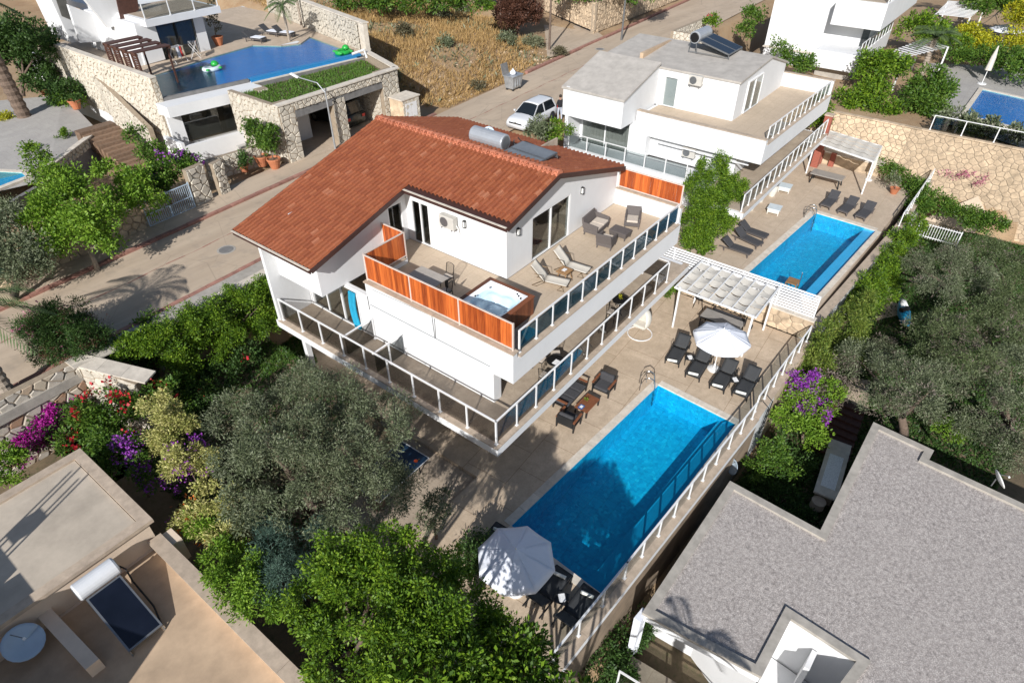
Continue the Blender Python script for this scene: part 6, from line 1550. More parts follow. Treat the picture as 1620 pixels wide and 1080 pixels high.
def rack(label, loc, rz):
    o = thing('drying_rack', label, 'drying rack', (0, 0, 0))
    for x in (-.5, .5): MB().bar((x, -.35, 0), (x, .25, 1.05), .025).build('leg', 'white_paint', o); MB().bar((x, .35, 0), (x, -.25, 1.05), .025).build('leg', 'white_paint', o)
    for k in range(6): MB().bar((-.5, -.25+.1*k, 1.05), (.5, -.25+.1*k, 1.05), .012).build('wire', 'white_paint', o)
    for k, (x0, x1, m_) in enumerate(((-.48, -.2, 'cloth_a'), (-.16, .1, 'cloth_b'), (.14, .3, 'cloth_c'), (.32, .5, 'cloth_a'))):
        MB().grid(lambda u, v: (x0+(x1-x0)*u, -.26-.05*v+.02*math.sin(9*u), 1.06-.7*v), 5, 5).build('garment', m_, o, solid=.012)
    place(o, loc, rz); return o
q = G(270, 88, TZ); rack('drying rack with beige and white laundry by the glass door', V(24.2, 49.2, TZ+.014), R(10)); q = G(290, 82, TZ); rack('second drying rack with laundry, nearer the pool', V(25.6, 49.3, TZ+.014), R(60))
def inflatable(label, x, y, kind):
    q = G(x, y, TZ+.2); o = thing('inflatable', label, 'pool float', q)
    MB().tube([q+V(.55*math.cos(a), .4*math.sin(a), 0) for a in np.linspace(0, 2*math.pi, 18)[:-1]], .15, 10, closed=True).build('ring', 'pale_plastic' if kind else 'green_plastic', o, smooth=True)
    MB().lathe([(.02, -.05), (.25, 0), (.28, .12), (.18, .26), (.02, .32)], q+V(.35, .1, .1), 12).build('head', 'green_plastic', o, smooth=True)
    for a in (.6, 2.2, 3.9, 5.2): MB().lathe([(.02, -.04), (.14, 0), (.12, .08), (.02, .1)], q+V(.75*math.cos(a), .6*math.sin(a), .02), 8).build('flipper', 'green_plastic', o, smooth=True)
    return o
inflatable('green and pale inflatable floating at the left end of the upper pool', 335, 108, 1); inflatable('green inflatable at the right end of the upper pool', 543, 82, 0)
def potted(label, x, y, z, s=1.0):
    q = G(x, y, z); o = thing('plant_pot', label, 'pot', q, 'terracotta pots'); MB().lathe([(.17*s, 0), (.27*s, .36*s), (.30*s, .38*s), (.30*s, .44*s), (.25*s, .44*s), (.23*s, .36*s), (.02, .35*s)], q, 16).build('pot', 'terracotta', o); MB().lathe([(.01, .38*s), (.23*s, .375*s)], q, 12).build('soil', 'soil', o); return q
pots = [(416, 262, ROADZ+.12, 1.5, 'terracotta pot under the left leafy shrub beside the garage'), (436, 266, ROADZ+.12, 1.5, 'terracotta pot under the right leafy shrub beside the garage'), (388, 272, ROADZ+.12, 1.0, 'small terracotta pot left of the leafy shrubs beside the garage'), (347, 72, TZ, 1.5, 'terracotta pot by the glass door on the upper left terrace'), (122, 172, 5.0, 1.4, 'terracotta pot by the dark bushes left of the stairs'), (75, 152, 5.0, 1.3, 'terracotta pot in the shade left of the stone wall')]
POTS = [(potted(l, x, y, z, s), s) for x, y, z, s, l in pots]
q = Gy(345, 240, 38.55); aircon('white air conditioner low on the wall left of the garage', V(21.0, 38.0, ROADZ+.7), R(90))

# ================================================================== right garden things
def bar_gate(name, label, a, b, h, arch=0, m='white_paint'):
    a, b = Vector(a), Vector(b); o = thing(name, label, 'gate' if 'gate' in name else 'fence', a); L = (b-a).length; n = int(L/.16)
    for zz in (.12, h-.1): MB().bar(a+V(0, 0, zz), b+V(0, 0, zz), .05).build('rail', m, o)
    for k in range(n+1): e = a+(b-a)*(k/n); MB().bar(e, e+V(0, 0, h+arch*math.sin(math.pi*k/n)), .07 if k in (0, n) else .03).build('bar', m, o)
    return o
a, b = G(1449, 383, -2.6), G(1516, 388, -2.6); bar_gate('white_fence', 'white bar fence among the olive trees at the right', G(1447, 372, -2.0), G(1512, 390, -2.0), 1.1)
bar_gate('white_gate', 'white arched metal gate at the right edge below the rubble wall', G(1586, 362, -2.4), G(1618, 350, -2.4), 1.7, .3)
q = G(1428, 500, -2.6); ky = thing('kayak', 'white and blue kayak lying under the olive trees', 'kayak', q)
MB().tube([q+V(1.5, .5, .25), q+V(.9, .3, .2), q+V(0, 0, .2), q+V(-.8, -.28, .2), q+V(-1.4, -.5, .28)], [.03, .25, .36, .26, .03], 12).build('hull', 'kayak_blue', ky, smooth=True); MB().tube([q+V(1.3, .44, .36), q+V(.9, .3, .40), q+V(.3, .1, .44)], [.03, .18, .2], 10).build('bow_deck', 'white_paint', ky, smooth=True); MB().tube([q+V(.1, -.1, .55), q+V(-.3, .2, .5)], .16, 8).build('seat', 'charcoal_metal', ky)
ws_ = thing('stairs', 'dark timber steps going down beside the gravel roof', 'stairs', V(26, .5, -3))
s0, s1 = G(1338, 640, -2.2), G(1312, 715, -2.9)
for k in range(8):
    e = s0+(s1-s0)*(k/7); MB().bar(e+V(0, -.9, 0), e+V(0, .8, 0), .40, .12).build('tread', 'dark_wood', ws_)
q = G(1322, 742, -2.6); tb2 = thing('stone_table', 'long stone garden table in the shade beside the gravel roof', 'table', q)
a, b = G(1330, 700, -2.3), G(1305, 785, -2.3); d = (b-a).normalized(); MB().bar(a, b, .95, .1).build('top', 'coping_pale', tb2); MB().bar(a+d*.3-V(0, 0, .4), a+d*.6-V(0, 0, .4), .7, .75).build('support', 'stone_tan', tb2); MB().bar(b-d*.6-V(0, 0, .4), b-d*.3-V(0, 0, .4), .7, .75).build('support', 'stone_tan', tb2); MB().bar(a+d*1.0+V(0, 0, .055), b-d*.5+V(0, 0, .055), .6, .012).build('runner', 'book_white', tb2)
q = G(1291, 802, -2.9); sn = thing('stone_stool', 'round pale stool below the gravel roof', 'stool', q); MB().lathe([(.26, 0), (.30, .05), (.28, .4), (.30, .44), (.02, .45)], q, 16).build('drum', 'coping_tan', sn)
q = G(945, 1000, -2.6); bk_ = thing('bucket', 'round white bucket in the dark gap below the pool rail', 'bucket', q); MB().lathe([(.16, 0), (.22, .45), (.235, .46), (.20, .45), (.15, .05), (.02, .04)], q, 18).build('pail', 'lamp_white', bk_)
q = G(1198, 668, -.9); ol_ = thing('wall_ladder', 'dark metal handrail against the outer pool wall', 'ladder', q)
for dx in (0, .5): MB().tube([(23.2+dx, 3.45, -1.6), (23.2+dx, 3.42, .1), (23.2+dx, 3.7, .3)], .025, 6).build('rail', 'charcoal_metal', ol_)
for k in range(4): MB().bar((23.2, 3.44, -1.4+.35*k), (23.7, 3.44, -1.4+.35*k), .025).build('rung', 'charcoal_metal', ol_)
# top right small things
q = G(1588, 60, 4.0); parasol('white parasol on the hillside at the top right', V(q.x, q.y, 3.0), 5.2, 1.5, .1)
q = G(1553, 133, 3.1); um = thing('closed_parasol', 'closed cream parasol beside the dark blue pool', 'parasol', q); MB().tube([q, q+V(.3, 0, 2.9)], .03, 6).build('pole', 'white_paint', um); MB().tube([q+V(.12, 0, 1.1), q+V(.2, 0, 2.1), q+V(.3, 0, 3.0)], [.26, .2, .04], 8).build('folded_canopy', 'offwhite_fabric', um); MB().lathe([(.02, 0), (.35, 0), (.35, .07), (.05, .1)], q, 12).build('base', 'white_paint', um)
p5 = thing('pergola', 'white slatted pergola by the palm at the top right', 'pergola', V(66, 9, 3)); a, b, c_, d = G(1400, 85, 5.6), G(1460, 62, 5.6), G(1500, 75, 5.6), G(1430, 92, 5.6)
for e in (a, b, c_, d): MB().bar((e.x, e.y, 3), e, .12).build('post', 'white_paint', p5)
for k in range(12): u = k/11; MB().bar(a+(b-a)*u, d+(c_-d)*u, .22, .04).build('slat', 'white_paint', p5)
p6 = thing('pergola', 'larger white slatted pergola at the top edge, right of the white house', 'pergola', V(74, 9, 3)); a, b, c_, d = G(1480, 22, 6.2), G(1500, 2, 6.2), G(1560, 8, 6.2), G(1535, 28, 6.2)
for e in (a, b, c_, d): MB().bar((e.x, e.y, 3), e, .12).build('post', 'white_paint', p6)
for k in range(12): u = k/11; MB().bar(a+(b-a)*u, d+(c_-d)*u, .26, .04).build('slat', 'white_paint', p6)
# ================================================================== plants
def leaf_mesh(name, P, D, S, L, Wd, mat, parent=None, origin=(0, 0, 0), fold=.0):
    """one diamond leaf per point: P base points, D leaf axis, S side axis, L length, Wd width (arrays)"""
    n = len(P); o = np.asarray(origin, float)
    m_ = P+D*(L*.48)[:, None]; N = np.cross(D, S)
    v = np.empty((n, 4, 3)); v[:, 0] = P; v[:, 1] = m_+S*(Wd/2)[:, None]+N*(Wd*fold)[:, None]; v[:, 2] = P+D*L[:, None]; v[:, 3] = m_-S*(Wd/2)[:, None]+N*(Wd*fold)[:, None]
    v = (v-o).reshape(-1, 3).astype(np.float32)
    me = bpy.data.meshes.new(name); me.vertices.add(4*n); me.vertices.foreach_set('co', v.ravel())
    me.loops.add(4*n); me.loops.foreach_set('vertex_index', np.arange(4*n, dtype=np.int32))
    me.polygons.add(n); me.polygons.foreach_set('loop_start', np.arange(0, 4*n, 4, dtype=np.int32)); me.polygons.foreach_set('loop_total', np.full(n, 4, dtype=np.int32))
    me.update(); me.materials.append(M(mat))
    ob = bpy.data.objects.new(name, me); COL.objects.link(ob)
    if parent is not None: ob.parent = parent
    else: ob.location = origin
    ob['_o'] = tuple(origin); return ob
def unit(n):
    a = NR.normal(size=(n, 3)); return a/np.linalg.norm(a, axis=1)[:, None]
def norm(a): return a/np.maximum(1e-9, np.linalg.norm(a, axis=1))[:, None]
def crown_points(lobes, n, clump, per, shell=.55, zmin=None, flat_=1.0):
    """leaf base points and outward directions: every lobe is broken into boughs, every bough into twig clumps"""
    sub = []
    for c, r in lobes:
        k = int(12+7*min(3, max(r)))
        d = unit(k); d[:, 2] = np.where(d[:, 2] < -.3, -d[:, 2]*.5, d[:, 2]); d = norm(d)
        for i in range(k):
            f = NR.uniform(.45, 1.0); s_ = NR.uniform(.17, .36)
            sub.append((np.array(c)+d[i]*np.array(r)*f, np.array(r)*s_*NR.uniform(.8, 1.2, 3)*np.array([.92, .92, 1.25]), d[i]))
    w_ = np.array([(s[1][0]*s[1][1]+s[1][0]*s[1][2]+s[1][1]*s[1][2]) for s in sub]); w_ = w_/w_.sum()
    nc = max(4, n//per); li = NR.choice(len(sub), nc, p=w_)
    C_ = np.array([s[0] for s in sub])[li]; Rr = np.array([s[1] for s in sub])[li]; O_ = np.array([s[2] for s in sub])[li]
    d = norm(unit(nc)+O_*.35+np.array([0, 0, .15]))
    rr = shell+(1-shell)*NR.random(nc)**.7; rr *= 1+.25*(NR.random(nc) < .12)*NR.random(nc)
    c = C_+d*Rr*rr[:, None]
    sz = clump*NR.uniform(.45, 1.2, nc)
    idx = np.repeat(np.arange(nc), per); off = unit(len(idx))*(NR.random(len(idx))**.5)[:, None]; off[:, 2] *= flat_
    P = c[idx]+off*sz[idx][:, None]; out = norm(norm(off)*.8+d[idx]*.7)
    if zmin is not None: k = P[:, 2] > zmin; P, out = P[k], out[k]
    return P, out
def crown(parent, lobes, n, mat, leaf=.12, asp=.42, clump=.32, per=26, shell=.5, name='crown', droop=0., zmin=None, jit=.75):
    P, out = crown_points(lobes, n, clump, per, shell, zmin); k = len(P)
    D = norm(out+unit(k)*jit+np.array([0, 0, -droop])); S = norm(np.cross(D, unit(k))); L = leaf*NR.uniform(.6, 1.35, k)
    return leaf_mesh(name, P, D, S, L, L*asp, mat, parent, parent['_o'], .12)
def area(lobes): return sum(4*math.pi*((l[1][0]*l[1][1])**1.6/3+(l[1][0]*l[1][2])**1.6/3+(l[1][1]*l[1][2])**1.6/3)**(1/1.6) for l in lobes)
def lob(x, y, z, r, rz=None, ry=None):
    c = G(x, y, z); return ((c.x, c.y, c.z), (r, ry or r, rz or r*.8))
def trunk(parent, base, tips, r=.14, mat='bark', fork=.4):
    base = Vector(base); mean = sum((Vector(t) for t in tips), V(0, 0, 0))/len(tips); f = base+(mean-base)*fork
    k1 = base+(f-base)*.5+V(rnd.uniform(-.1, .1), rnd.uniform(-.1, .1), 0)
    MB().tube([base-V(0, 0, .1), k1, f], [r*1.25, r, r*.85], 8).build('trunk', mat, parent, smooth=True)
    for t in tips:
        t = Vector(t); md = f+(t-f)*.5+V(rnd.uniform(-.2, .2), rnd.uniform(-.2, .2), .1)
        MB().tube([f, md, t], [r*.6, r*.4, r*.12], 6).build('branch', mat, parent, smooth=True)
def tree(name, label, base, lobes, mat, leaf=.12, dens=230, asp=.42, clump=.32, per=26, r=.14, bark='bark', cat='tree', group=None, shell=.5, extra=None, droop=0., jit=.75, cname='crown', trunk_on=True, zmin=None):
    b = Vector(base); o = thing(name, label, cat, b, group)
    if trunk_on: trunk(o, b, [Vector(l[0]) for l in lobes][:6], r, bark)
    crown(o, lobes, int(dens*area(lobes)), mat, leaf, asp, clump, per, shell, cname, droop, zmin, jit)
    for (nm, m2, n2, lf, sel, sh) in (extra or []):
        ls = [lobes[i] for i in sel] if sel else lobes
        q_ = crown(o, [(c, tuple(q*1.04 for q in rr)) for c, rr in ls], n2, m2, lf, .22 if 'twig' in nm or 'dry' in nm else .8, .22, 14, sh, nm); q_['kind'] = 'stuff'
    return o
def gz(x, y, z=0):           # ground point below a pixel, settling on the terrain
    for _ in range(8): p = G(x, y, z); z = z*.5+hgt(p.x, p.y)*.5
    return V(p.x, p.y, z)

# ---- big olives left of the villa
tree('olive_tree', 'large grey green olive tree in front of the villa corner', G(600, 800, -.2), [lob(530, 640, 4.4, 1.52, 1.1), lob(590, 690, 4.5, 1.28, 1.0), lob(615, 775, 3.3, .9), lob(600, 760, 3.7, 1.23, 1.0), lob(540, 730, 4.6, 1.14), lob(470, 620, 4.0, 1.09, .9), lob(620, 655, 3.6, 0.85)], 'leaf_olive', .092, 430, .30, .28, 28, .24, group='olive trees', shell=.45, extra=[('brown_twigs', 'leaf_olive_brown', 3500, .09, None, .5)])
tree('olive_tree', 'large grey green olive tree left of the table tennis table, nearer the yellow shrub', G(520, 850, -.4), [lob(430, 720, 4.7, 1.42, 1.15), lob(480, 690, 5.0, 1.14), lob(380, 650, 4.4, 1.04), lob(500, 800, 4.1, 1.19, 1.0), lob(400, 790, 4.0, 0.95), lob(560, 840, 3.4, 0.85)], 'leaf_olive', .092, 430, .30, .28, 28, .24, group='olive trees', shell=.45, extra=[('brown_twigs', 'leaf_olive_brown', 2500, .09, None, .5)])
tree('olive_tree', 'small young olive beside the table tennis floor', G(690, 850, 0), [lob(692, 805, 1.6, .55, .6), lob(675, 830, 1.1, .45)], 'leaf_olive', .11, 420, .3, .25, 24, .05, group='olive trees')
tree('shrub', 'dark shrub beside the near parasol', G(745, 930, 0), [lob(745, 880, 1.0, .6, .6), lob(730, 905, .7, .5), lob(762, 850, .8, .4)], 'leaf_dark', .12, 380, .35, .28, 24, .05, cat='shrub')
# ---- bright citrus trees at the bottom
tree('citrus_tree', 'glossy bright green tree at the bottom edge, left one', G(560, 1075, -1), [lob(540, 900, 6.2, 0.86, .9), lob(610, 890, 6.4, 0.86, .9), lob(500, 960, 5.7, 0.86), lob(590, 970, 6.3, 0.99), lob(540, 1040, 5.8, 0.86)], 'leaf_bright', .088, 520, .5, .22, 24, .15, group='glossy bright green trees', shell=.45)
tree('citrus_tree', 'glossy bright green tree at the bottom edge, middle one', G(690, 1100, -1), [lob(660, 900, 5.8, 0.74), lob(680, 970, 6.3, 0.95), lob(640, 1040, 6.1, 0.86), lob(720, 1050, 5.8, 0.82), lob(665, 985, 5.3, .9), lob(740, 985, 5.0, .8), lob(640, 950, 5.6, .85), lob(700, 905, 4.6, .7), lob(695, 915, 5.1, 0.60)], 'leaf_bright', .088, 520, .5, .22, 24, .15, group='glossy bright green trees', shell=.45)
tree('citrus_tree', 'glossy bright green tree at the bottom edge, right one beside the deck', G(800, 1130, -1), [lob(790, 1010, 4.8, 0.57, .9), lob(840, 1060, 4.5, 0.65), lob(770, 1070, 5.1, 0.69)], 'leaf_bright', .088, 520, .5, .22, 24, .12, group='glossy bright green trees', shell=.4)
tree('pine_shrub', 'feathery blue green shrub below the olives', G(450, 960, -.8), [lob(430, 870, 3.7, 0.76, .9), lob(450, 930, 3.5, 0.71, .8), lob(490, 850, 3.4, 0.66), lob(420, 820, 3.3, 0.57)], 'leaf_bluegreen', .12, 420, .14, .26, 34, .07, cat='shrub', group=None)
tree('leafy_tree', 'yellow green leafy tree between the yellow shrub and the bright trees', G(400, 985, -.9), [lob(380, 920, 3.7, 0.79, .8), lob(350, 890, 3.4, 0.68), lob(410, 960, 3.6, 0.63), lob(330, 830, 3.3, 0.58)], 'leaf_lime', .09, 640, .5, .24, 24, .07, group=None)
tree('variegated_shrub', 'tall shrub with cream yellow variegated leaves', G(330, 860, -.3), [lob(270, 680, 3.9, 0.73, .9), lob(300, 740, 3.9, 0.79, .9), lob(340, 790, 3.7, 0.73), lob(310, 830, 3.1, 0.73), lob(250, 640, 3.6, 0.53), lob(360, 850, 3.2, 0.63)], 'leaf_variegated', .095, 560, .45, .22, 22, .07, cat='shrub', extra=[('purple_bloom', 'petal_purple', 450, .07, [1, 3], .9), ('orange_bloom', 'petal_orange', 160, .10, [3], .9)])
tree('bougainvillea', 'purple bougainvillea trained through the yellow variegated shrub', G(235, 800, .2), [lob(222, 740, 3.3, 0.50, .6), lob(200, 705, 3.4, 0.45, .5), lob(245, 760, 3.1, 0.45)], 'leaf_mid', .11, 200, .5, .24, 20, .05, cat='shrub', extra=[('bloom', 'petal_purple', 1100, .075, None, .75)])
tree('hibiscus', 'green hibiscus bush with red blooms above the beige roof', G(180, 790, .2), [lob(160, 650, 3.2, 0.95, .8), lob(170, 710, 2.8, 0.85, .8), lob(215, 640, 3.0, 0.70), lob(130, 700, 2.6, 0.70), lob(260, 620, 2.8, 0.70)], 'leaf_mid', .13, 300, .5, .28, 22, .06, cat='shrub', extra=[('bloom', 'petal_red', 420, .12, None, .95)])
tree('bougainvillea', 'magenta bougainvillea below the left rubble wall', gz(60, 730, 1), [lob(20, 680, 2.3, .75, .5), lob(55, 700, 2.1, .7, .5), lob(75, 675, 2.4, .6, .5), lob(95, 655, 2.5, .6, .45), lob(0, 700, 2.0, .7, .5)], 'leaf_dark', .12, 150, .5, .26, 20, .05, cat='shrub', extra=[('bloom', 'petal_magenta', 6500, .09, [0, 1, 2, 3], .7)])
tree('bougainvillea', 'bronze leaved bougainvillea with few magenta blooms, left edge', G(110, 700, .5), [lob(110, 690, 2.0, .55, .45), lob(60, 645, 2.5, .5, .4), lob(130, 655, 2.4, .45, .4)], 'leaf_copper', .11, 240, .5, .24, 20, .05, cat='shrub', extra=[('bloom', 'petal_magenta', 500, .10, None, .9)])
tree('round_bush', 'small yellow green bush at the left edge above the beige roof', G(15, 760, 2.2), [lob(14, 740, 2.9, .75, .6)], 'leaf_lime', .12, 420, .45, .24, 22, .05, cat='bush')
# ---- garden between villa and road
def hedge_lobes(x0, y0, x1, y1, n, z, r, rz): return [lob(x0+(x1-x0)*k/(n-1)+rnd.uniform(-4, 4), y0+(y1-y0)*k/(n-1)+rnd.uniform(-3, 3), z, r*rnd.uniform(.85, 1.15), rz) for k in range(n)]
tree('hedge', 'bright green clipped hedge below the villa balcony, along the road', G(330, 590, 1.2), hedge_lobes(440, 452, 215, 555, 10, 3.7, .85, .7)+hedge_lobes(430, 490, 290, 570, 6, 2.5, .95, .8), 'leaf_bright', .095, 460, .5, .26, 22, .06, cat='hedge', shell=.6)
tree('shrub', 'climbing green shrub over the garden wall left of the hedge', G(250, 620, 1.0), [lob(240, 560, 2.8, .9, .9), lob(210, 590, 2.4, .8, .7), lob(280, 590, 2.2, .9, .8), lob(240, 515, 3.4, .4, .6), lob(300, 620, 1.7, .9, .7)], 'leaf_mid', .12, 290, .5, .28, 22, .05, cat='shrub')
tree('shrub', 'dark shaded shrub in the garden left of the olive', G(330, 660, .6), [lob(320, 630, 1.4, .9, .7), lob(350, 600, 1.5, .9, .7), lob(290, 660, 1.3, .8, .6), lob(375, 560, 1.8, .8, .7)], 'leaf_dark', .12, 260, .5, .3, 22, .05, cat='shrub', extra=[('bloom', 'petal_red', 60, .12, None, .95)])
tree('oleander', 'dark oleander bush with faded pink flowers on the pavement edge', G(105, 560, 3.2), [lob(75, 522, 4.6, 1.0, .9), lob(110, 518, 4.8, 1.1, 1.0), lob(138, 540, 4.3, .95, .9), lob(92, 550, 4.1, 1.0), lob(115, 545, 4.6, 1.0)], 'leaf_dark', .10, 700, .3, .30, 24, .06, cat='bush', extra=[('bloom', 'petal_pink', 420, .08, None, .9), ('dry_tips', 'leaf_copper', 2600, .10, None, .75)])
# ---- far side of the road, left
tree('street_tree', 'leafy bright green street tree beside the left kerb', G(155, 428, ROADZ), [lob(110, 320, 6.6, 1.25, 1.1), lob(150, 345, 6.3, 1.15, 1.0), lob(75, 350, 6.0, 1.1, 1.0), lob(120, 370, 5.6, 1.2, 1.0), lob(100, 290, 6.9, .9, .9), lob(165, 385, 5.2, .8, .7), lob(65, 385, 5.2, .9)], 'leaf_lime', .14, 250, .55, .36, 20, .11, 'bark_pale', group=None, shell=.45)
tree('olive_tree', 'dark grey olive at the left edge behind the rubble wall', G(25, 480, ROADZ), [lob(15, 360, 6.0, 1.4, 1.2), lob(30, 400, 5.6, 1.2, 1.0), lob(50, 430, 5.0, .9), lob(5, 430, 5.0, 1.2, 1.0)], 'leaf_olive', .14, 260, .32, .36, 26, .18, group='olive trees')
tree('bougainvillea', 'vine with purple flowers over the wall beside the gate', G(270, 320, ROADZ+1), [lob(240, 245, 6.0, .8, .6), lob(215, 215, 6.2, .6, .5), lob(270, 265, 5.6, 1.0, .7), lob(300, 265, 5.4, .8, .6), lob(255, 290, 5.0, 1.0, .7)], 'leaf_mid', .15, 210, .55, .32, 20, .06, cat='shrub', extra=[('bloom', 'petal_purple', 420, .12, [2, 3], .9)])
tree('shrub', 'leafy shrub above the rubble wall left of the gate', G(225, 350, ROADZ+.5), [lob(215, 290, 5.6, 1.0, .8), lob(190, 320, 5.4, .9, .8), lob(240, 320, 5.0, .8, .6), lob(165, 270, 5.6, .6)], 'leaf_lime', .16, 200, .55, .34, 20, .06, cat='shrub')
tree('shrub', 'loose sprig of bright shrub in front of the far left pool', G(75, 320, 4.2), [lob(60, 255, 5.4, .7, .8), lob(75, 285, 5.2, .8, .6)], 'leaf_bright', .15, 150, .5, .34, 18, .05, cat='shrub')
tree('shade_tree', 'dark round tree behind the tall palm trunk, upper left', G(35, 150, 5.5), [lob(35, 60, 8.6, 1.7, 1.5), lob(65, 75, 8.2, 1.4, 1.2), lob(20, 90, 7.6, 1.3, 1.2)], 'leaf_dark', .22, 130, .5, .5, 20, .14)
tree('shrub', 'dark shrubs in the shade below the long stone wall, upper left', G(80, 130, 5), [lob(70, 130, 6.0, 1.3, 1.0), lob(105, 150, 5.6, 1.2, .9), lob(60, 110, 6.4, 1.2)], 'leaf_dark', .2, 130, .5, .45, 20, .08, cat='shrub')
tree('shrub', 'low green shrub by the terracotta pot left of the stairs', G(105, 168, 4.8), [lob(100, 160, 5.3, .7, .5), lob(125, 162, 5.2, .5, .4)], 'leaf_lime', .16, 220, .5, .28, 20, .04, cat='shrub')
tree('round_bush', 'small yellow flowering bush at the far left edge', G(8, 192, 4.7), [lob(8, 190, 4.9, .7, .4)], 'leaf_yellow', .14, 220, .5, .25, 20, .04, cat='bush')
tree('round_bush', 'round clipped bush on the left patio, by the stone wall', G(100, 218, 4.6), [lob(100, 215, 4.9, .42, .35)], 'leaf_bright', .11, 400, .5, .15, 20, .03, cat='bush'); tree('round_bush', 'round clipped bush on the left patio, nearer the pool', G(54, 238, 4.6), [lob(54, 235, 4.9, .42, .35)], 'leaf_bright', .11, 400, .5, .15, 20, .03, cat='bush')
for i, (q, s) in enumerate(POTS):
    labs = ['leafy green shrub in the left terracotta pot beside the garage', 'leafy green shrub in the right terracotta pot beside the garage', 'small dark plant in the terracotta pot left of the garage shrubs', 'slim tall plant in the terrace pot, upper left', 'low plant in the pot left of the stairs', 'low shaded plant in the pot left of the stone wall']
    hh = [2.3, 2.1, .7, 2.6, .4, .4][i]; rr = [.62, .58, .45, .45, .45, .45][i]; z0 = q.z+.38*s
    lb = [((q.x, q.y, z0+hh*.35), (rr*.8, rr*.8, hh*.33)), ((q.x, q.y, z0+hh*.7), (rr, rr, hh*.34))] if hh > 1 else [((q.x, q.y, z0+hh*.4), (rr, rr, hh*.5))]
    tree('potted_plant', labs[i], (q.x, q.y, z0), lb, ['leaf_mid', 'leaf_mid', 'leaf_dark', 'leaf_olive_brown', 'leaf_dark', 'leaf_dark'][i], .15, 260 if i != 3 else 90, .5, .22, 18, .035, cat='plant', group=None)
# planted strips: garage roof lawn, wall bed
def blades(name, label, poly, n, h, mat, wd=.02, zfn=None, kind='stuff', cat=None, tilt=.5):
    poly = np.array([[p[0], p[1]] for p in poly]); lo_, hi_ = poly.min(0), poly.max(0); pts = []
    def inside(q):
        r_ = np.zeros(len(q), bool); j = len(poly)-1
        for i in range(len(poly)):
            a, b = poly[i], poly[j]; c = ((a[1] > q[:, 1]) != (b[1] > q[:, 1])) & (q[:, 0] < (b[0]-a[0])*(q[:, 1]-a[1])/(b[1]-a[1]+1e-12)+a[0]); r_ ^= c; j = i
        return r_
    while sum(len(a) for a in pts) < n:
        q = lo_+(hi_-lo_)*NR.random((n, 2)); pts.append(q[inside(q)])
    q = np.concatenate(pts)[:n]; z = np.array([zfn(a, b) for a, b in q])
    P = np.column_stack([q, z]); D = norm(np.column_stack([NR.normal(size=(n, 2))*tilt, np.ones(n)])); S = norm(np.cross(D, unit(n))); L = h*NR.uniform(.5, 1.4, n)
    o = leaf_mesh(name, P, D, S, L, np.full(n, wd)*NR.uniform(.7, 1.4, n), mat, None, (float(q[0, 0]), float(q[0, 1]), float(z[0])))
    tag(o, label, cat, None, kind); return o
blades('roof_grass', 'short grass growing on the garage roof', [(22.6, GY+.5), (31.7, GY+.5), (33.2, 39.5), (24.4, 40.2), (22.6, 40.2)], 9000, .16, 'lawn_blade', .05, lambda x, y: 6.74, cat='grass')
blades('lawn_grass', 'green lawn between the villa balcony and hedge', [G(400, 520, .8)[:2], G(470, 500, .8)[:2], G(500, 560, .5)[:2], G(420, 620, .5)[:2]], 9000, .12, 'lawn_blade', .035, lambda x, y: max(hgt(x, y), .0)+.02, cat='grass')
lw_ = MB(); lw_.grid(lambda u, v: (8.8+3.5*u, 16.9+6.0*v, hgt(8.8+3.5*u, 16.9+6.0*v)+.05), 6, 8); tag(lw_.build('lawn', 'lawn'), kind='structure')
gb = MB(); gb.grid(lambda u, v: (2.6+9.7*u, 6.5+18.3*v, hgt(2.6+9.7*u, 6.5+18.3*v)+.06), 24, 40); tag(gb.build('soil_shade_bed', 'soil_and_shade'), kind='structure')  # soil sheet; the beige house's shade is put into its dark colour
gb = MB(); gb.grid(lambda u, v: (-7+12.5*u, 20.9+3.9*v, hgt(-7+12.5*u, 20.9+3.9*v)+.06), 20, 8); tag(gb.build('soil_shade_bed', 'soil_and_shade'), kind='structure')
gb = MB(); gb.grid(lambda u, v: (7+46.5*u, -9+12.4*v, hgt(7+46.5*u, -9+12.4*v)+.06), 70, 20); tag(gb.build('soil_shade_bed', 'soil_and_shade'), kind='structure')
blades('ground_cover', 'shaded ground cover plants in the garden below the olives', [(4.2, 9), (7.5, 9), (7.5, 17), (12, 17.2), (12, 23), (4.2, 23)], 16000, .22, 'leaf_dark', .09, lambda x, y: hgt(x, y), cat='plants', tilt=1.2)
# ---- field above the road: dry grass, scrub, rocks
def fz_(x, y): return hgt(x, y)-.02
F_ = [(35.5, kerb_far(36)+1.6), (46, kerb_far(46)+.9), (52, kerb_far(52)+1.2), (60, 46), (70, 75), (40, 75), (38.9, 58), (34.9, 40.5)]
blades('dry_grass', 'tall dry golden grass on the slope above the road', F_, 85000, .5, 'dry_grass', .045, lambda x, y: fz_(x, y)-(.3 if math.sin(x*.55+1.3*math.sin(y*.4))+math.sin(y*.7+x*.2) < -.9 else 0), cat='grass', tilt=.55)
blades('scrub', 'grey green scrub scattered through the dry grass', F_, 9000, .5, 'grey_scrub', .12, lambda x, y: fz_(x, y) if math.sin(x*.9)+math.cos(y*.8+x*.3) > .2 else fz_(x, y)-.6, cat='plants', tilt=1.0)
blades('verge_grass', 'dry grass tufts along the field edge of the road', [(36, kerb_far(36)+.4), (47, kerb_far(47)+.2), (47, kerb_far(47)+1.6), (36, kerb_far(36)+1.8)], 2500, .22, 'dry_grass', .04, lambda x, y: max(ROADZ-.1, hgt(x, y)), cat='grass')
k = 0
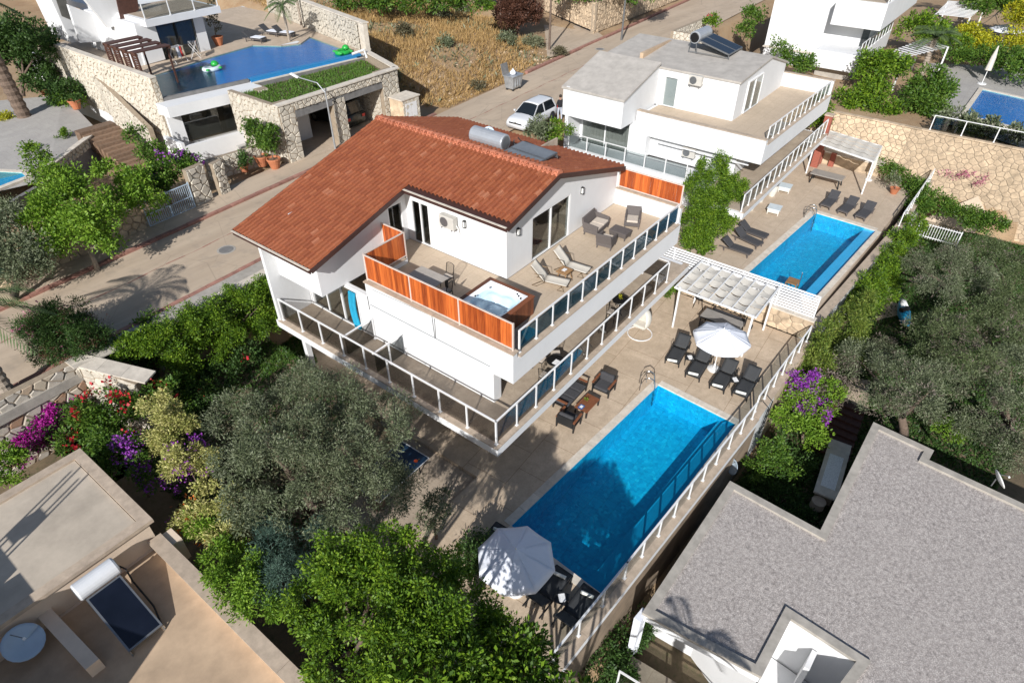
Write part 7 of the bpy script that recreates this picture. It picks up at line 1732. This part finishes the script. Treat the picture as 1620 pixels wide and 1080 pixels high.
for (x, y, r_, m_, lab) in ((695, 30, .9, 'grey_scrub', 'grey green scrub bush high on the field, left of the copper tree'), (730, 25, 1.0, 'grey_scrub', 'grey green scrub bush at the top of the field'), (705, 75, .7, 'leaf_olive', 'small olive coloured bush in the middle of the field'), (757, 142, .55, 'leaf_olive_brown', 'low brown green bush behind the garbage container'), (842, 75, .9, 'grey_scrub', 'grey scrub bush at the foot of the copper tree'), (885, 90, .7, 'leaf_olive_brown', 'low scrub bush at the field corner by the wooden pole'), (640, 60, .8, 'leaf_olive_brown', 'brown green bush on the field near the stone wall'), (775, 20, .8, 'leaf_lime', 'yellow green sapling beside the copper tree'), (620, 130, .7, 'grey_scrub', 'pale scrub bush in the shade of the garage wall'), (800, 70, .8, 'leaf_olive', 'green scrub bush below the copper tree, field side')):
    p = gz(x, y, 5); c = V(p.x, p.y, p.z+r_*.5); tree('scrub_bush', lab, p, [((c.x, c.y, c.z), (r_, r_, r_*.75)), ((c.x+r_*.6, c.y+.3, c.z-.1), (r_*.7, r_*.7, r_*.5))], m_, .2, 130, .35, .34, 20, .04, cat='bush', group='scrub bushes on the field')
p = gz(820, 60, 6); tree('copper_tree', 'dry copper brown bushy tree at the top of the field', p, [((p.x, p.y, p.z+2.0), (2.2, 2.2, 1.9)), ((p.x+1.2, p.y+.5, p.z+2.6), (1.7, 1.7, 1.6)), ((p.x-1.3, p.y+.3, p.z+1.7), (1.6, 1.6, 1.4))], 'leaf_copper', .24, 130, .4, .5, 22, .16)
p = gz(790, 10, 7); tree('copper_tree', 'second dry copper brown tree behind the first, top edge', p, [((p.x, p.y, p.z+2.0), (2.4, 2.4, 1.9)), ((p.x-1.6, p.y+.5, p.z+1.8), (1.7, 1.7, 1.6))], 'leaf_copper', .24, 130, .4, .5, 22, .16)
rk = MB()
for i in range(150):
    x = rnd.uniform(36, 56); y = kerb_far(x)+rnd.uniform(.8, 2.2 if i % 3 else 5); z = hgt(x, y); s = rnd.uniform(.05, .22)
    pts = [(x+s*rnd.uniform(.6, 1)*math.cos(a), y+s*rnd.uniform(.6, 1)*math.sin(a)) for a in (0, 1.05, 2.1, 3.1, 4.2, 5.2)]; rk.prism(pts, z-.05, z+s*.6, [(x+(a-x)*.6, y+(b-y)*.6) for a, b in pts])
tag(rk.build('field_stones', 'stone_tan'), 'loose pale stones scattered on the field edge', 'stones', kind='stuff')
# ---- palms
def palm(label, base, h, lean=(0, 0), fr=16, fl=2.6, r=.2, mat='leaf_palm', name='palm_tree', droop=1.0, bark='bark_pale'):
    base = Vector(base); o = thing(name, label, 'palm tree', base); top = base+V(lean[0], lean[1], h)
    pts = [base+V(lean[0]*t*t, lean[1]*t*t, h*t) for t in np.linspace(0, 1, 14)]
    n_ = 34; pts = [base+V(lean[0]*t*t, lean[1]*t*t, h*t) for t in np.linspace(0, 1, n_)]
    MB().tube(pts, [r*(1.25 if k < 2 else (1.10 if k % 2 else .93)) for k in range(n_)], 12).build('trunk', bark, o)
    Pl, Dl, Sl, Ll, Wl = [], [], [], [], []
    rac = MB()
    for f in range(fr):
        a = 2*math.pi*f/fr+rnd.uniform(-.2, .2); el = rnd.uniform(.1, 1.25); d = V(math.cos(a), math.sin(a), 0); pp = []
        for t in np.linspace(0, 1, 11):
            q = top+d*fl*t*math.cos(el*.6)+V(0, 0, fl*(math.sin(el)*t-droop*.75*t*t)); pp.append(q)
        rac.tube(pp, .02, 4, .006)
        for i in range(1, 11):
            for u in (0, .33, .66):
                q = pp[i-1]+(pp[i]-pp[i-1])*u; tg = (pp[i]-pp[i-1]).normalized(); sd_ = tg.cross(V(0, 0, 1)).normalized(); t = (i-1+u)/10
                for s in (-1, 1):
                    dl = (sd_*s*.8+tg*.7+V(0, 0, -.25)).normalized(); ll = fl*.26*(math.sin(math.pi*(.12+.83*t)))+.06
                    Pl.append(q); Dl.append(dl); Sl.append(dl.cross(V(0, 0, 1)).normalized()); Ll.append(ll); Wl.append(.05)
    rac.build('frond_stem', 'leaf_palm', o)['kind'] = 'stuff'
    leaf_mesh('fronds', np.array(Pl), np.array(Dl), np.array(Sl), np.array(Ll), np.array(Wl), mat, o, o['_o'])
    return o
palm('tall palm with a thick bare trunk at the left edge', G(42, 192, 4.7), 7.5, (-.5, -.2), 20, 3.0, .42, bark='bark')
palm('slim young palm in the upper left pool planter', G(458, 66, TZ), 2.6, (.0, 0), 14, 1.6, .09)
palm('dark palm behind the upper left pool loungers', G(478, 45, TZ), 3.6, (0, 0), 3, 1.2, .10, 'leaf_olive_brown')
palm('fan of a short palm on the terrace at the top right', gz(1455, 125, 3), 3.4, (0, 0), 26, 2.2, .22, 'leaf_palm', droop=.8)
palm('leaning palm trunk at the top right by the white pergola', gz(1512, 50, 3), 6.5, (1.5, .3), 16, 2.6, .28)
# off frame palm whose shadow lies on the road
palm('palm at the left edge whose fronds shade the road', V(2.4, 25.7, 3.0), 4.7, (0, 0), 17, 2.6, .24)
palm('palm just below the frame that shades the gravel roof corner', V(5.6, -.9, -3), 6.6, (0, 0), 13, 2.0, .2)
tree('citrus_tree', 'glossy green tree just below the frame that shades the pool', V(5.4, 1.9, -3), [((5.3, 3.9, 5.1), (1.0, 1.0, .8)), ((4.5, 2.7, 5.2), (1.2, 1.2, .9)), ((4.3, 1.7, 5.2), (1.0, 1.0, .8)), ((3.5, 3.6, 5.2), (1.2, 1.2, .9)), ((3.7, 4.9, 6.0), (1.0, 1.0, .8)), ((5.6, 2.4, 4.6), (.8, .8, .7))], 'leaf_bright', .15, 250, .5, .34, 22, .14, group='glossy bright green trees', shell=.4)
# ---- between the two villas
tree('shrub', 'tall loose green shrub between the two villas', G(1110, 400, 0), [lob(1115, 325, 2.6, 1.2, 1.2), lob(1148, 312, 2.6, 1.0, 1.2), lob(1100, 352, 1.9, 1.2, 1.0), lob(1135, 350, 1.9, 1.1, .9), lob(1095, 300, 3.0, .6, .8), lob(1118, 290, 3.2, .55, .8), lob(1142, 280, 3.3, .55, .7), lob(1168, 300, 2.8, .5, .7), lob(1105, 375, 1.0, 1.0, .8), lob(1112, 272, 4.0, .45, .7), lob(1138, 262, 4.1, .45, .7)], 'leaf_bright', .12, 430, .42, .28, 24, .10, cat='shrub')
tree('round_bush', 'low green bush behind the white louvre fence', G(1100, 395, 0), [lob(1105, 385, .5, .8, .5), lob(1120, 395, .4, .6, .4)], 'leaf_bright', .14, 260, .5, .25, 20, .04, cat='bush')
tree('round_bush', 'small clump of bright green at the pergola corner', G(1058, 468, 0), [lob(1058, 462, .3, .55, .35), lob(1066, 452, .3, .4, .3)], 'leaf_bright', .10, 420, .4, .18, 22, .03, cat='bush')
tree('shrub', 'grey green shrub beside the white car', G(858, 222, ROADZ), [lob(855, 208, 4.6, .9, .7), lob(868, 214, 4.3, .7, .6)], 'leaf_olive', .17, 200, .4, .32, 20, .05, cat='shrub', extra=[('bloom', 'petal_pink', 60, .12, None, .9)])
tree('shrub', 'bright green shrub at the corner of the grey roofed villa', G(883, 225, ROADZ), [lob(884, 210, 4.5, .75, .7)], 'leaf_bright', .17, 220, .45, .3, 20, .05, cat='shrub')
# ---- hedge and olives right of the pools
tree('cypress_hedge', 'yellow green conifer hedge below the villa deck edge', G(1300, 640, -3), [lob(1290, 575, -.6, .8, 1.1), lob(1310, 550, -.5, .85, 1.2), lob(1335, 525, -.4, .9, 1.2), lob(1355, 500, -.3, .9, 1.2), lob(1270, 600, -.9, .8, 1.0), lob(1330, 560, -1.2, .9, 1.1)], 'leaf_cypress', .15, 300, .3, .28, 26, .08, cat='hedge', group='hedges below the deck edges', shell=.6)
tree('cypress_hedge', 'green hedge below the infinity pool edge', G(1400, 470, -3), [lob(1375, 465, -.6, .9, 1.2), lob(1395, 440, -.5, .9, 1.2), lob(1412, 415, -.4, .9, 1.2), lob(1428, 390, -.3, .9, 1.2), lob(1362, 485, -.9, .8, 1.0), lob(1400, 465, -1.4, .9, 1.0), lob(1440, 365, -.2, .8, 1.0)], 'leaf_bright', .15, 250, .35, .3, 24, .08, cat='hedge', group='hedges below the deck edges', shell=.6)
tree('bougainvillea', 'purple flowering bougainvillea below the deck loungers', G(1270, 700, -3), [lob(1265, 615, -.6, .8, .8), lob(1290, 650, -1.0, .8, .8), lob(1250, 660, -1.3, .8, .8), lob(1310, 620, -1.0, .7, .8), lob(1285, 690, -1.8, .7, .7)], 'leaf_lime', .13, 230, .5, .28, 20, .06, cat='shrub', extra=[('bloom', 'petal_purple', 3200, .09, [0, 1], .7), ('grey_bloom', 'leaf_greybrown', 1500, .10, [3], .7)])
OL = [('large grey green olive tree beside the gravel roof, nearest the purple flowers', (1430, 690), [(1370, 580, .6, 1.3), (1420, 600, 1.0, 1.4), (1450, 640, .7, 1.3), (1400, 640, .2, 1.2), (1480, 610, .6, 1.2)]),
      ('large grey green olive tree in the middle of the right garden', (1480, 560), [(1465, 520, .8, 1.2), (1500, 525, 1.2, 1.3), (1530, 565, .8, 1.3), (1480, 565, .7, 1.1)]),
      ('large grey green olive tree below the white fence', (1500, 460), [(1455, 420, .6, 1.2), (1500, 415, 1.0, 1.4), (1485, 455, .8, 1.3), (1540, 440, .7, 1.4)]),
      ('large grey green olive tree at the right edge, below the white gate', (1590, 480), [(1570, 410, .4, 1.4), (1610, 430, .6, 1.5), (1590, 480, .5, 1.5), (1640, 480, .4, 1.5)]),
      ('large grey green olive tree at the right edge, above the gravel roof', (1600, 680), [(1560, 610, .4, 1.4), (1600, 590, .7, 1.5), (1610, 650, .3, 1.4), (1540, 670, -.2, 1.2), (1580, 700, -.6, 1.1), (1615, 715, -.6, 1.2)]),
      ('grey green olive tree between the kayak and the right edge', (1560, 560), [(1545, 520, .6, 1.2), (1580, 535, .7, 1.3), (1560, 490, .4, 1.1), (1610, 545, .4, 1.2)]),
      ('dark olive bush beside the kayak path', (1400, 560), [(1395, 545, -1.0, .8), (1410, 575, -1.2, .8), (1345, 575, -1.2, .7)])]
for k_, (lab, b, ls) in enumerate(OL):
    tree('olive_tree', lab, gz(*b, -3), [lob(x+(x-b[0])*.12, y+(y-b[1]+50)*.12, z+.4*((i_*7) % 3-1), r_*.82, r_*.72) for i_, (x, y, z, r_) in enumerate(ls)], 'leaf_olive' if k_ % 2 == 0 else 'leaf_olive_green', .10, 340, .30, .30, 26, .2, group='olive trees', shell=.45, extra=[('brown_twigs', 'leaf_greybrown', 1500, .14, None, .6)])
tree('fern_shrub', 'bright lime green shrub at the corner of the gravel roof', G(1505, 690, -2.5), [lob(1500, 682, -1.8, .6, .5), lob(1512, 668, -1.6, .4, .5)], 'leaf_lime', .14, 260, .3, .25, 20, .04, cat='shrub')
tree('shrub', 'leafy shrub in the gap between pool wall and gravel roof', G(1215, 745, -3), [lob(1220, 712, -1.2, .6, .6), lob(1200, 735, -1.8, .6, .6), lob(1235, 740, -2.0, .7, .6)], 'leaf_mid', .12, 260, .5, .26, 20, .05, cat='shrub')
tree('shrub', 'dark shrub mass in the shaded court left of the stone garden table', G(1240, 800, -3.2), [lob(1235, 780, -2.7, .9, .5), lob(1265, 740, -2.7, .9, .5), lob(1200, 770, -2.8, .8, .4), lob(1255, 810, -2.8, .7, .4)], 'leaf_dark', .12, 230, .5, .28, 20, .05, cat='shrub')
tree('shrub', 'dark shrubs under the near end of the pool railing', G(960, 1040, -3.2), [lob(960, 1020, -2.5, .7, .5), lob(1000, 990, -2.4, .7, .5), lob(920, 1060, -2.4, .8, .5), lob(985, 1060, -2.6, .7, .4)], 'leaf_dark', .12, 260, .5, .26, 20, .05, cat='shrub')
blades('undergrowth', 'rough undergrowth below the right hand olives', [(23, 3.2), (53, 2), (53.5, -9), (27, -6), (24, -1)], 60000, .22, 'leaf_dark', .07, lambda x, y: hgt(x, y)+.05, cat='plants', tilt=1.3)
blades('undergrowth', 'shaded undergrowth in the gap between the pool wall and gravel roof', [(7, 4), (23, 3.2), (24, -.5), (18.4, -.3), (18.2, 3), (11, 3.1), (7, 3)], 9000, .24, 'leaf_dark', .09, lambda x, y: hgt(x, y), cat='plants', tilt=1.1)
pp = MB()
for quad_ in (((1372, 450), (1405, 455), (1425, 500), (1385, 510)), ((1345, 600), (1375, 605), (1372, 650), (1335, 645)), ((1465, 335), (1560, 350), (1540, 372), (1455, 360))):
    q_ = [gz(x, y, -3) for x, y in quad_]; pp.quad(*[v+V(0, 0, .16) for v in q_])
tag(pp.build('garden_path', 'deck_far'), kind='structure')
# ---- vines along the rubble wall and the top right gardens
tree('vine', 'green vine along the foot of the tall rubble wall', G(1440, 330, -1), [lob(1395, 265, .6, .8, .5), lob(1420, 280, .4, .9, .6), lob(1440, 300, .2, .9, .7), lob(1450, 325, -.3, 1.0, .8), lob(1490, 330, -.4, 1.0, .7), lob(1530, 345, -.6, 1.1, .7), lob(1560, 355, -.8, 1.1, .7), lob(1465, 305, .3, .8, .5)], 'leaf_mid', .16, 200, .5, .34, 20, .05, cat='vine', trunk_on=False)
tree('bougainvillea', 'sparse pinkish climber on the face of the tall rubble wall', G(1552, 330, -2.2), [((53.7, 0.3, 1.0), (.3, .9, .25)), ((53.7, -.6, .6), (.3, .5, .5)), ((53.7, 1.5, .7), (.25, .7, .2))], 'petal_pink', .12, 60, .6, .25, 12, .04, cat='shrub', trunk_on=False)
TR = [('shrub', 'tall green shrub spilling over the rubble wall, left of two', (1395, 150), [(1385, 105, 4.9, 1.6, 1.6), (1410, 120, 4.6, 1.5, 1.4), (1380, 145, 3.8, 1.4, 1.2), (1350, 160, 3.2, 1.2, .9), (1360, 185, 2.4, 1.2, .7), (1395, 175, 3.0, 1.3, .9)], 'leaf_bright'),
      ('shrub', 'tall dark green shrub right of the first on the rubble wall', (1470, 165), [(1465, 140, 4.4, 1.5, 1.4), (1485, 155, 4.0, 1.3, 1.2), (1450, 165, 3.6, 1.3, 1.0), (1475, 180, 3.0, 1.2, .7)], 'leaf_mid'),
      ('shrub', 'green shrub below the white house balcony, top right', (1460, 60), [(1450, 45, 5.6, 1.6, 1.3), (1485, 55, 5.2, 1.5, 1.2), (1500, 70, 4.6, 1.3, 1.0)], 'leaf_bright'),
      ('yellow_shrub', 'round golden yellow shrub at the top right', (1540, 85), [(1535, 62, 4.6, 1.6, 1.3), (1550, 75, 4.2, 1.3, 1.0)], 'leaf_yellow'),
      ('hedge', 'green hedge above the dark blue pool', (1580, 110), [(1560, 95, 4.2, 1.4, 1.1), (1590, 100, 4.4, 1.5, 1.2), (1615, 115, 4.2, 1.4, 1.1), (1510, 90, 4.0, 1.1, .9)], 'leaf_mid'),
      ('yellow_shrub', 'golden shrub at the right edge, top right', (1615, 85), [(1612, 70, 4.8, 1.2, 1.0), (1620, 30, 6.0, 1.6, 1.4)], 'leaf_yellow'),
      ('shrub', 'green trees at the top right corner', (1590, 10), [(1560, 10, 6.4, 2.0, 1.6), (1600, 5, 6.6, 2.0, 1.6), (1640, 20, 6.0, 1.8, 1.4)], 'leaf_mid'),
      ('shrub', 'green shrub at the foot of the house beyond the grey roof', (1245, 100), [(1250, 95, 4.6, 1.0, 1.0), (1275, 105, 4.2, .9, .8), (1230, 80, 4.8, .6, .8)], 'leaf_mid'),
      ('shrub', 'green shrub behind the brick chimney', (1300, 190), [(1290, 190, 2.8, 1.0, .9), (1300, 180, 3.0, .8, .8)], 'leaf_bright'),
      ('shrub', 'grey green shrub row at the edge of the dark blue pool', (1540, 195), [(1505, 188, 3.9, .7, .6), (1535, 196, 3.9, .7, .6), (1565, 203, 3.9, .7, .6), (1605, 212, 3.9, .7, .6)], 'leaf_olive'),
      ('shrub', 'dark climber left of the white house, top right', (1185, 60), [(1190, 30, 5.4, .9, 1.3), (1180, 50, 4.6, .8, .9)], 'leaf_mid')]
for nm, lab, b, ls, m_ in TR: tree(nm, lab, gz(*b, 3), [lob(x, y, z, r_, rz) for x, y, z, r_, rz in ls], m_, .22, 105, .5, .45, 20, .08, cat='shrub')
q = G(1413, 300, .4); tree('potted_plant', 'plant with pale stems in the deck railing pot', V(*G(1413, 306, 0)[:2], .4), [lob(1412, 285, 1.0, .4, .5)], 'leaf_olive', .14, 200, .4, .22, 18, .03, cat='plant')
tree('hedge', 'far green hedge at the top edge above the field', gz(720, -10, 7), [lob(x, y, 7.6, 1.5, 1.2) for x, y in ((560, 4), (610, 8), (660, 6), (705, 8), (745, 4))], 'leaf_mid', .28, 70, .45, .5, 18, .1, cat='hedge')
tree('hedge', 'greenery above the golden stone wall at the top edge', gz(960, -12, 6), [lob(x, -14, 7.2, 1.8, 1.3) for x in (900, 940, 990, 1030)], 'leaf_mid', .28, 70, .45, .5, 18, .1, cat='hedge')
p = G(1128, 40, ROADZ+1.2); tree('round_bush', 'small bush with red flowers on the white stone wall by the road', p, [((p.x, p.y, p.z+.4), (.8, .8, .6))], 'leaf_bright', .2, 130, .5, .3, 16, .04, cat='bush', extra=[('bloom', 'petal_red', 60, .14, None, .9)])
# table decorations
tree('flower_vase', 'small pot of yellow flowers on the far bistro table', t2+V(0, 0, .73), [((t2.x, t2.y, L1+.9), (.12, .12, .1))], 'leaf_yellow', .06, 500, .5, .06, 12, .02, cat='flowers', trunk_on=False)
p = G(927, 633, .39); tree('table_plant', 'small green plant on the wooden coffee table', V(p.x, p.y, .387), [((p.x, p.y, .47), (.10, .10, .09))], 'leaf_lime', .07, 500, .4, .05, 12, .02, cat='plant', trunk_on=False)
